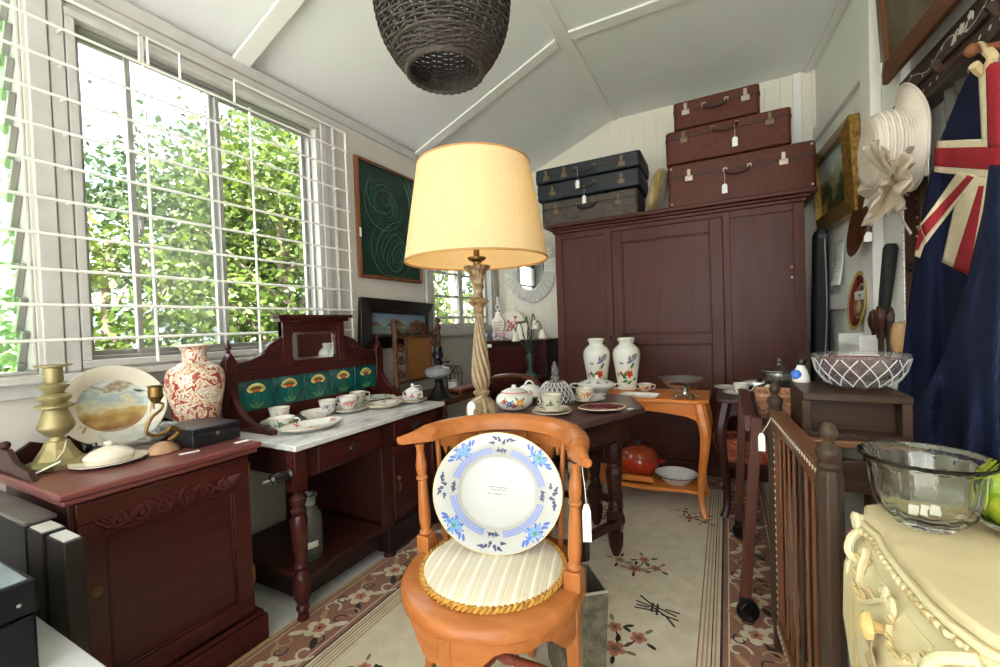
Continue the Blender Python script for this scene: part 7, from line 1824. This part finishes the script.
t_, T_ = wplate('copper_wall_tray', 'brown embossed oval metal tray with a white tag under the bonnet', 865, 222, .06, .155, .19, ([(0, 0), (.62, 0), (.9, .02), (1., .026), (1., .03), (.88, .024), (.6, .006), (0, .006)], 0), [COPP], None, 'tray', 10)
price_tag(t_, RS(868, 222, .085), RS(868, 232, .09), .032, .05)
# sheet of paper pinned on the lower rail
pp = thing('pinned_paper', 'curled printed paper sheet pinned on the white boards by the oval plate', 'paper', tuple(RS(848, 262, .03)))
m = MB(); m.grid(lambda u, v: wpt(.42+.20*u+.02*v, 1.66-.30*v, .012+.03*v*v+.02*math.sin(PI*u)*v), 8, 10); m.build('sheet', mat('paper_white', (222, 222, 216), .7), pp, solid=.0008)
m = MB()
for k in range(11):
    v = .08+.075*k; m.line(lambda a, b: wpt(.42+.20*a+.02*b, 1.66-.30*b, .0135+.03*b*b+.02*math.sin(PI*a)*b), [(.12+.1*j, v) for j in range(8 if k % 3 else 6)], .012, 0)
m.build('print_lines', GREYP, pp)
# walking stick handle and carved clubs on a white bracket
stk = thing('walking_stick', 'black wrapped walking stick hanging upright on the right wall', 'stick', tuple(RS(887, 300, .07)))
a, b = RS(891, 244, .075), RS(881, 338, .075); a2 = a.lerp(b, .5)
MB().tube([a, a.lerp(b, .04), a.lerp(b, .5), b], [.020, .028, .026, .018], 12).build('grip', mat('black_binding', (26, 25, 25), .5, bump=((20, 20, 300), .6)), stk)
MB().tube([b, b+Vector((0, 0, -.12))], .012, 8).build('shaft', OAKD, stk)
for i, (x, dz_, r, lab) in enumerate(((874, 0, .024, 'dark carved wooden club nearest the oval plate'), (881, .02, .022, 'dark carved wooden club in the middle of the bracket'), (889, .015, .020, 'slim dark carved wooden club beside the studded board'))):
    A = RS(x, 325, .055+.035*(i == 1)); t = thing('carved_club', lab, 'club', tuple(A), 'carved wooden clubs on the wall bracket')
    MB().lathe([(0, -.20), (.010, -.20), (.012, -.06), (.010, -.04), (r, 0), (r*1.1, .035), (r*.7, .07), (0, .085)], tuple(A+Vector((0, 0, dz_))), 12, rad=lambda q, rr, z: rr*(1+.06*math.cos(6*q))).build('club', mat('club_wood', (62, 30, 20), .35, coat=.3), t)
br_ = thing('white_bracket', 'white painted metal bracket holding the carved clubs on the wall', 'bracket', tuple(RS(880, 345, .05)))
c0 = RS(881, 352, .0)
sC = (4.17-c0.y)/.9968
m = MB(); wbox(m, sC-.16, sC+.17, c0.z-.04, c0.z-.02, .001, .14); wbox(m, sC-.16, sC+.17, c0.z-.04, c0.z+.05, .135, .145); wbox(m, sC-.165, sC-.155, c0.z-.04, c0.z+.10, .001, .145); wbox(m, sC+.165, sC+.175, c0.z-.04, c0.z+.10, .001, .145)
m.build('bracket_plate', TRIM, br_, .003)
ml = thing('wooden_mallet', 'pale wooden knob ended tool leaning next to the studded board', 'tool', tuple(RS(897, 335, .09)))
A = RS(901, 336, .09); MB().lathe([(0, -.07), (.03, -.068), (.036, -.03), (.034, .03), (.026, .058), (0, .065)], tuple(A), 18).build('head', mat('pale_turned_wood', (176, 140, 96), .4), ml); MB().tube([A+Vector((0, 0, -.07)), A+Vector((0, 0, -.22))], .012, 8).build('handle', mat('pale_turned_wood', (176, 140, 96), .4), ml)

# ------------------------------------------------------------------ silk bonnet
SILK = mat('cream_silk', (206, 196, 180), .42, noise=((8, 8, 8), (192, 180, 164), .4, .7))
TUL = thin_glass('tulle', (255, 248, 236), rough=.6, haze=.55, hazecol=(232, 222, 204))
def bpt(s, z, o): return Vector((.65, 4.17, 0))+WS*(s)+WN*(o)+Vector((0, 0, z))
sB, zB = 1.735, 1.868
bn_ = thing('silk_bonnet', 'cream pleated silk bonnet with a big tulle bow hanging on the wall', 'bonnet', tuple(bpt(sB, zB, .03)))
# rings run from the flat back of the crown (out in the room) to the brim (against the wall)
hgt = [(.236, .0, 0.), (.237, .06, 0.), (.236, .118, 0.), (.228, .138, 0.), (.215, .146, .4), (.19, .149, 1.), (.16, .150, 1.), (.13, .150, 1.), (.10, .153, .8), (.075, .165, .3), (.05, .185, 0.), (.03, .205, 0.)]
def bon(u, v):
    x = u*(len(hgt)-1); i = min(int(x), len(hgt)-2); f = x-i
    o, r, pl_ = (hgt[i][k]+(hgt[i+1][k]-hgt[i][k])*f for k in range(3))
    o = .085+(o-.03)*.151/.206
    a = v*2*PI; up = max(0, math.cos(a)); pk = max(0, (u-.72)/.28)
    r = r if r < .150 or u < .6 else .150+(r-.150)*(.25+.75*up)
    rr = r*(1+.022*pl_*math.sin(x*13+1.5*math.sin(3*a)))
    return bpt(sB+rr*.86*math.sin(a), zB+rr*math.cos(a)+pk*.05*up**4-.02*pk*(1-up)*(math.cos(a) < 0), o+.03*pk*up**4)
MB().grid(bon, 89, 60, 0, cv=True).build('crown', SILK, bn_, solid=.002)
MB().tube([bon(1., k/60) for k in range(60)], .006, 6, 0, True).build('brim_edge', SILK, bn_)
m = MB()
for u in (.44, .53, .62): m.tube([bon(u, v/48)+(bon(u, v/48)-bpt(sB, zB, .13))*.012 for v in range(48)], .0035, 5, 0, True)
m.build('pleat_cord', mat('silk_highlight', (238, 228, 216), .35), bn_)
rg2 = random.Random(5); m = MB(); sW, zW, oW = 1.84, 1.70, .18
for k in range(12):
    a0 = .3+k*.54; R2 = .165+.08*rg2.random(); lift = rg2.uniform(-.03, .06)
    def fan(u, v, a0=a0, R2=R2, lift=lift, k=k):
        a = a0+(v-.5)*1.5; r = .008+R2*u*math.sin(PI*(.18+.64*v))**.6*(1+.05*math.sin(v*PI*6+k)); w = .014*u*math.sin(v*PI*6+k*1.7)+.05*math.sin(u*PI*.6)*math.sin(v*PI)
        return bpt(sW+r*math.cos(a)*1.45, zW+r*math.sin(a)*.72-.012*u, oW+w+lift*u+.05*math.cos(a)*u)
    m.grid(fan, 10, 25)
m.build('tulle_bow', TUL, bn_, solid=.0006)
MB().ball(tuple(bpt(sW, zW, oW+.03)), .018, 0, 12).build('bow_knot', SILK, bn_)
MB().tube(catmull([bpt(sW+.01, zW-.02, oW), bpt(sW+.02, zW-.14, oW-.01), bpt(sW+.05, zW-.22, oW-.03)], 5), .010, 6, flat=.2).build('ribbon_end', SILK, bn_)

# ------------------------------------------------------------------ flag
NAVY = mat('flag_navy', (26, 31, 54), .95, noise=((60, 60, 60), (20, 24, 44), .35, .7), spec=.1)
FRED = mat('flag_red', (160, 48, 56), .9, noise=((60, 60, 60), (138, 40, 48), .35, .7), spec=.1); FWHT = mat('flag_white', (222, 208, 180), .85, noise=((60, 60, 60), (204, 188, 156), .35, .7))
fg = thing('flag', 'faded navy flag with red and white crosses in its corner, hung folded on the wall', 'flag', tuple(RS(960, 460, .2)))
def foff(px, py):   # distance from the wall: hanging folds
    f = (px-890)/120.; g = max(0., (py-60)/400.)
    return .15+.030*math.sin(f*9+.6)*min(1., .3+g)+.02*math.sin(f*21+1.)*g+.035*g
def FS(px, py, e=0.): return RS(px, py, foff(px, py)+e)
edgeL = [(62, 976), (80, 966), (100, 957), (140, 940), (170, 932), (200, 925), (262, 915), (330, 905), (400, 896), (437, 886)]
def lerp(T, y):
    if y <= T[0][0]: return T[0][1]
    for (y0, x0), (y1, x1) in zip(T, T[1:]):
        if y <= y1: return x0+(x1-x0)*(y-y0)/(y1-y0)
    return T[-1][1]
edgeR = [(62, 1001), (90, 1012), (140, 1024), (262, 1030), (500, 1034)]
botY = lambda x: 437+(x-886)*.42 if x < 960 else 468+(x-960)*.1
def base(u, v):
    y = 62+(437-62)*v; x0, x1 = lerp(edgeL, y), lerp(edgeR, y); x = x0+(x1-x0)*u
    yy = y+(botY(x)-437)*v*v
    return FS(x, yy)
MB().grid(base, 60, 70).build('cloth', NAVY, fg, solid=.002)
def strip(name, pts, mi_mat, e):
    """a sewn piece: polygon in photo-traced outline laid on the folds, subdivided so it follows them"""
    m = MB(); a, b, c, d = pts; n = 16
    m.grid(lambda u, v: FS(*[(a[i]*(1-u)+b[i]*u)*(1-v)+(d[i]*(1-u)+c[i]*u)*v for i in (0, 1)], e), n, n)
    return m.build(name, mi_mat, fg, solid=.001)
W_, R2_ = .003, .0055
strip('white_stripe', ((937, 141), (1024, 137), (1026, 182), (934, 172)), FWHT, W_)
strip('red_stripe', ((935, 148), (1024, 146), (1026, 172), (934, 166)), FRED, R2_)
strip('white_stripe', ((978, 66), (1016, 60), (1020, 142), (982, 142)), FWHT, W_)
strip('red_stripe', ((986, 64), (1016, 60), (1022, 146), (988, 148)), FRED, R2_)
strip('white_stripe', ((962, 174), (990, 175), (970, 276), (942, 262)), FWHT, W_)
strip('red_stripe', ((979, 186), (984, 186), (969, 275), (953, 268)), FRED, R2_)
strip('white_stripe', ((958, 172), (978, 176), (924, 246), (918, 228)), FWHT, W_+.0008)
strip('red_stripe', ((968, 175), (974, 177), (925, 237), (921, 226)), FRED, R2_+.0008)
strip('white_stripe', ((921, 222), (927, 236), (920, 258), (915, 256)), FWHT, W_)
strip('red_stripe', ((920, 226), (924, 238), (918, 250), (916, 250)), FRED, R2_)
strip('white_stripe', ((976, 84), (982, 84), (952, 141), (944, 141)), FWHT, W_) if False else None
m = MB()   # front fold sweeping down from the corner of the canton
fe = [(165, 990), (210, 984), (275, 968), (310, 956), (345, 944), (395, 918), (437, 890)]
def fold(u, v):
    y = 165+(437-165)*v; x0 = lerp(fe, y); x1 = 1032; x = x0+(x1-x0)*u; yy = y+((455-437)+30*u)*v*v
    e = .035*(1-(1-min(1, u*6))**2)+.045*math.sin(u*PI)*.5+.02*math.sin(u*11+v*3)*v
    return FS(x, yy, .012+e)
m.grid(fold, 40, 60); m.build('front_fold', mat('flag_navy_paler', (38, 45, 72), .95, noise=((30, 30, 30), (31, 37, 62), .35, .7), spec=.1), fg, solid=.002)  # front fold in a paler navy than the cloth behind
K = RS(988, 62, .16)
MB().tube(catmull([K+Vector((0, 0, .03)), K+WS*.02, K+Vector((0, 0, -.02))-WS*.02, K+WN*.03], 5), .013, 8).build('gathered_knot', mat('rope_cream', (176, 156, 118), .8), fg)
pg = thing('wooden_peg', 'turned brown wooden knob the flag is tied to', 'peg', tuple(RS(995, 48, .1)))
A = RS(1002, 44, .04); MB().tube([A-WN*.035, A+WN*.05, A+WN*.06], [.014, .014, .010], 10).ball(tuple(A+WN*.07), .020, 0, 14).build('knob', wood('peg_wood', (110, 66, 42), (130, 82, 54), 'x', .4), pg)
MB().tube(catmull([A+WN*.06+Vector((0, 0, .014)), A+WN*.06+WS*.03, K+WS*.01, K], 5), .006, 6).build('string', mat('twine', (186, 166, 126), .8), pg)
# grey coat hanging on the hat rail behind the flag
gc = thing('grey_coat', 'dark grey cloth jacket hanging in shadow between bonnet and flag', 'coat', tuple(RS(950, 150, .03)))
def coat(u, v):
    s = 1.95+.20*u+.04*math.sin(v*3); return wpt(s, 2.0-.62*v-.05*abs(u-.5), .050+.022*math.sin(u*9+v*2)+.012*math.sin(u*23))
MB().grid(coat, 40, 24).build('cloth', mat('grey_cloth', (84, 80, 74), .9, noise=((10, 10, 10), (58, 54, 50), .4, .7)), gc, solid=.003)
MB().box(-.012, .012, -.001, .001, -.03, .03, 0, TR(*wpt(1.93, 1.72, .115)) @ RZ(-86)).build('price_card', TAGW, gc)

# ------------------------------------------------------------------ boxes on the low table, near left
lt = thing('low_table', 'low pale topped table with a pink edge at the near left corner', 'table', (-1.55, .1, 0))
MB().box(-2.12, -.98, -.42, .395, .478, .498).build('top', mat('pale_laminate', (206, 204, 206), .25, noise=((3, 12, 3), (186, 184, 190), .35, .7)), lt, .003)
MB().box(-2.125, -.975, -.425, .40, .462, .478).build('edge', mat('pink_edge', (186, 140, 128), .4), lt, .003)
for x in (-2.06, -1.04):
    for y in (-.36, .33): MB().lathe([(.022, .0105 if x > -1.585 else .0012), (.022, .462)], (x, y, 0), 12).build('leg', OAKD, lt)
DKB = mat('dark_grey_case', (14, 14, 17), .45, spec=.2, noise=((10, 10, 10), (20, 21, 25), .4, .7)); DKT = mat('pale_grey_top', (104, 98, 98), .32, noise=((12, 5, 12), (76, 70, 70), .35, .7))
bb = thing('black_chest_box', 'black lidded box at the very near left on the pale table', 'box', (-1.5, .15, .5))
MB().box(-1.80, -1.262, -.12, .325, .4986, .625).build('base', DKB, bb, .006); MB().box(-1.803, -1.259, -.123, .328, .628, .695).build('lid', DKB, bb, .006)
MB().box(-1.79, -1.272, -.11, .316, .695, .6985).build('lid_panel', mat('black_top_reflection', (128, 138, 152), .2, noise=((5, 9, 5), (100, 110, 126), .35, .7), coat=.3), bb, .001)  # light reflected off the black lid, painted as a blue-grey panel
MB().lathe([(0, 0), (.004, 0), (.003, .003), (0, .004)], T=TR(-1.259, .30, .655) @ RY(90), n=10).build('stud', STEEL, bb)
c1 = thing('grey_case', 'dark grey upright case with pale grey top behind the black box', 'case', (-1.85, .40, 0))
MB().box(-2.10, -1.625, .405, .462, .0012, .70).build('body', DKB, c1, .003); MB().box(-2.104, -1.62, .402, .466, .70, .712).build('top', DKT, c1, .003)  # top in a paler grey than the case body
for i, (xa, xb, ya, yb, z, lab) in enumerate(((-1.612, -1.512, .405, .452, .70, 'thin dark upright album in the middle of the row by the cabinet'), (-1.498, -1.392, .408, .446, .70, 'thin dark upright album nearest the cabinet door'))):
    t = thing('upright_album', lab, 'album', (xa, ya, 0), 'upright albums by the cabinet')
    MB().box(xa, xb, ya, yb, .0012, z).build('cover', mat('album_brown', (32, 26, 24), .5, spec=.2, noise=((8, 8, 8), (24, 20, 19), .4, .7)), t, .003)
    MB().box(xa+.01, xb-.012, ya+.004, yb-.004, z, z+.003).build('top_sheen', mat('album_top_sheen', (176, 172, 172), .5), t)  # pale strip paints the light reflected off the album top
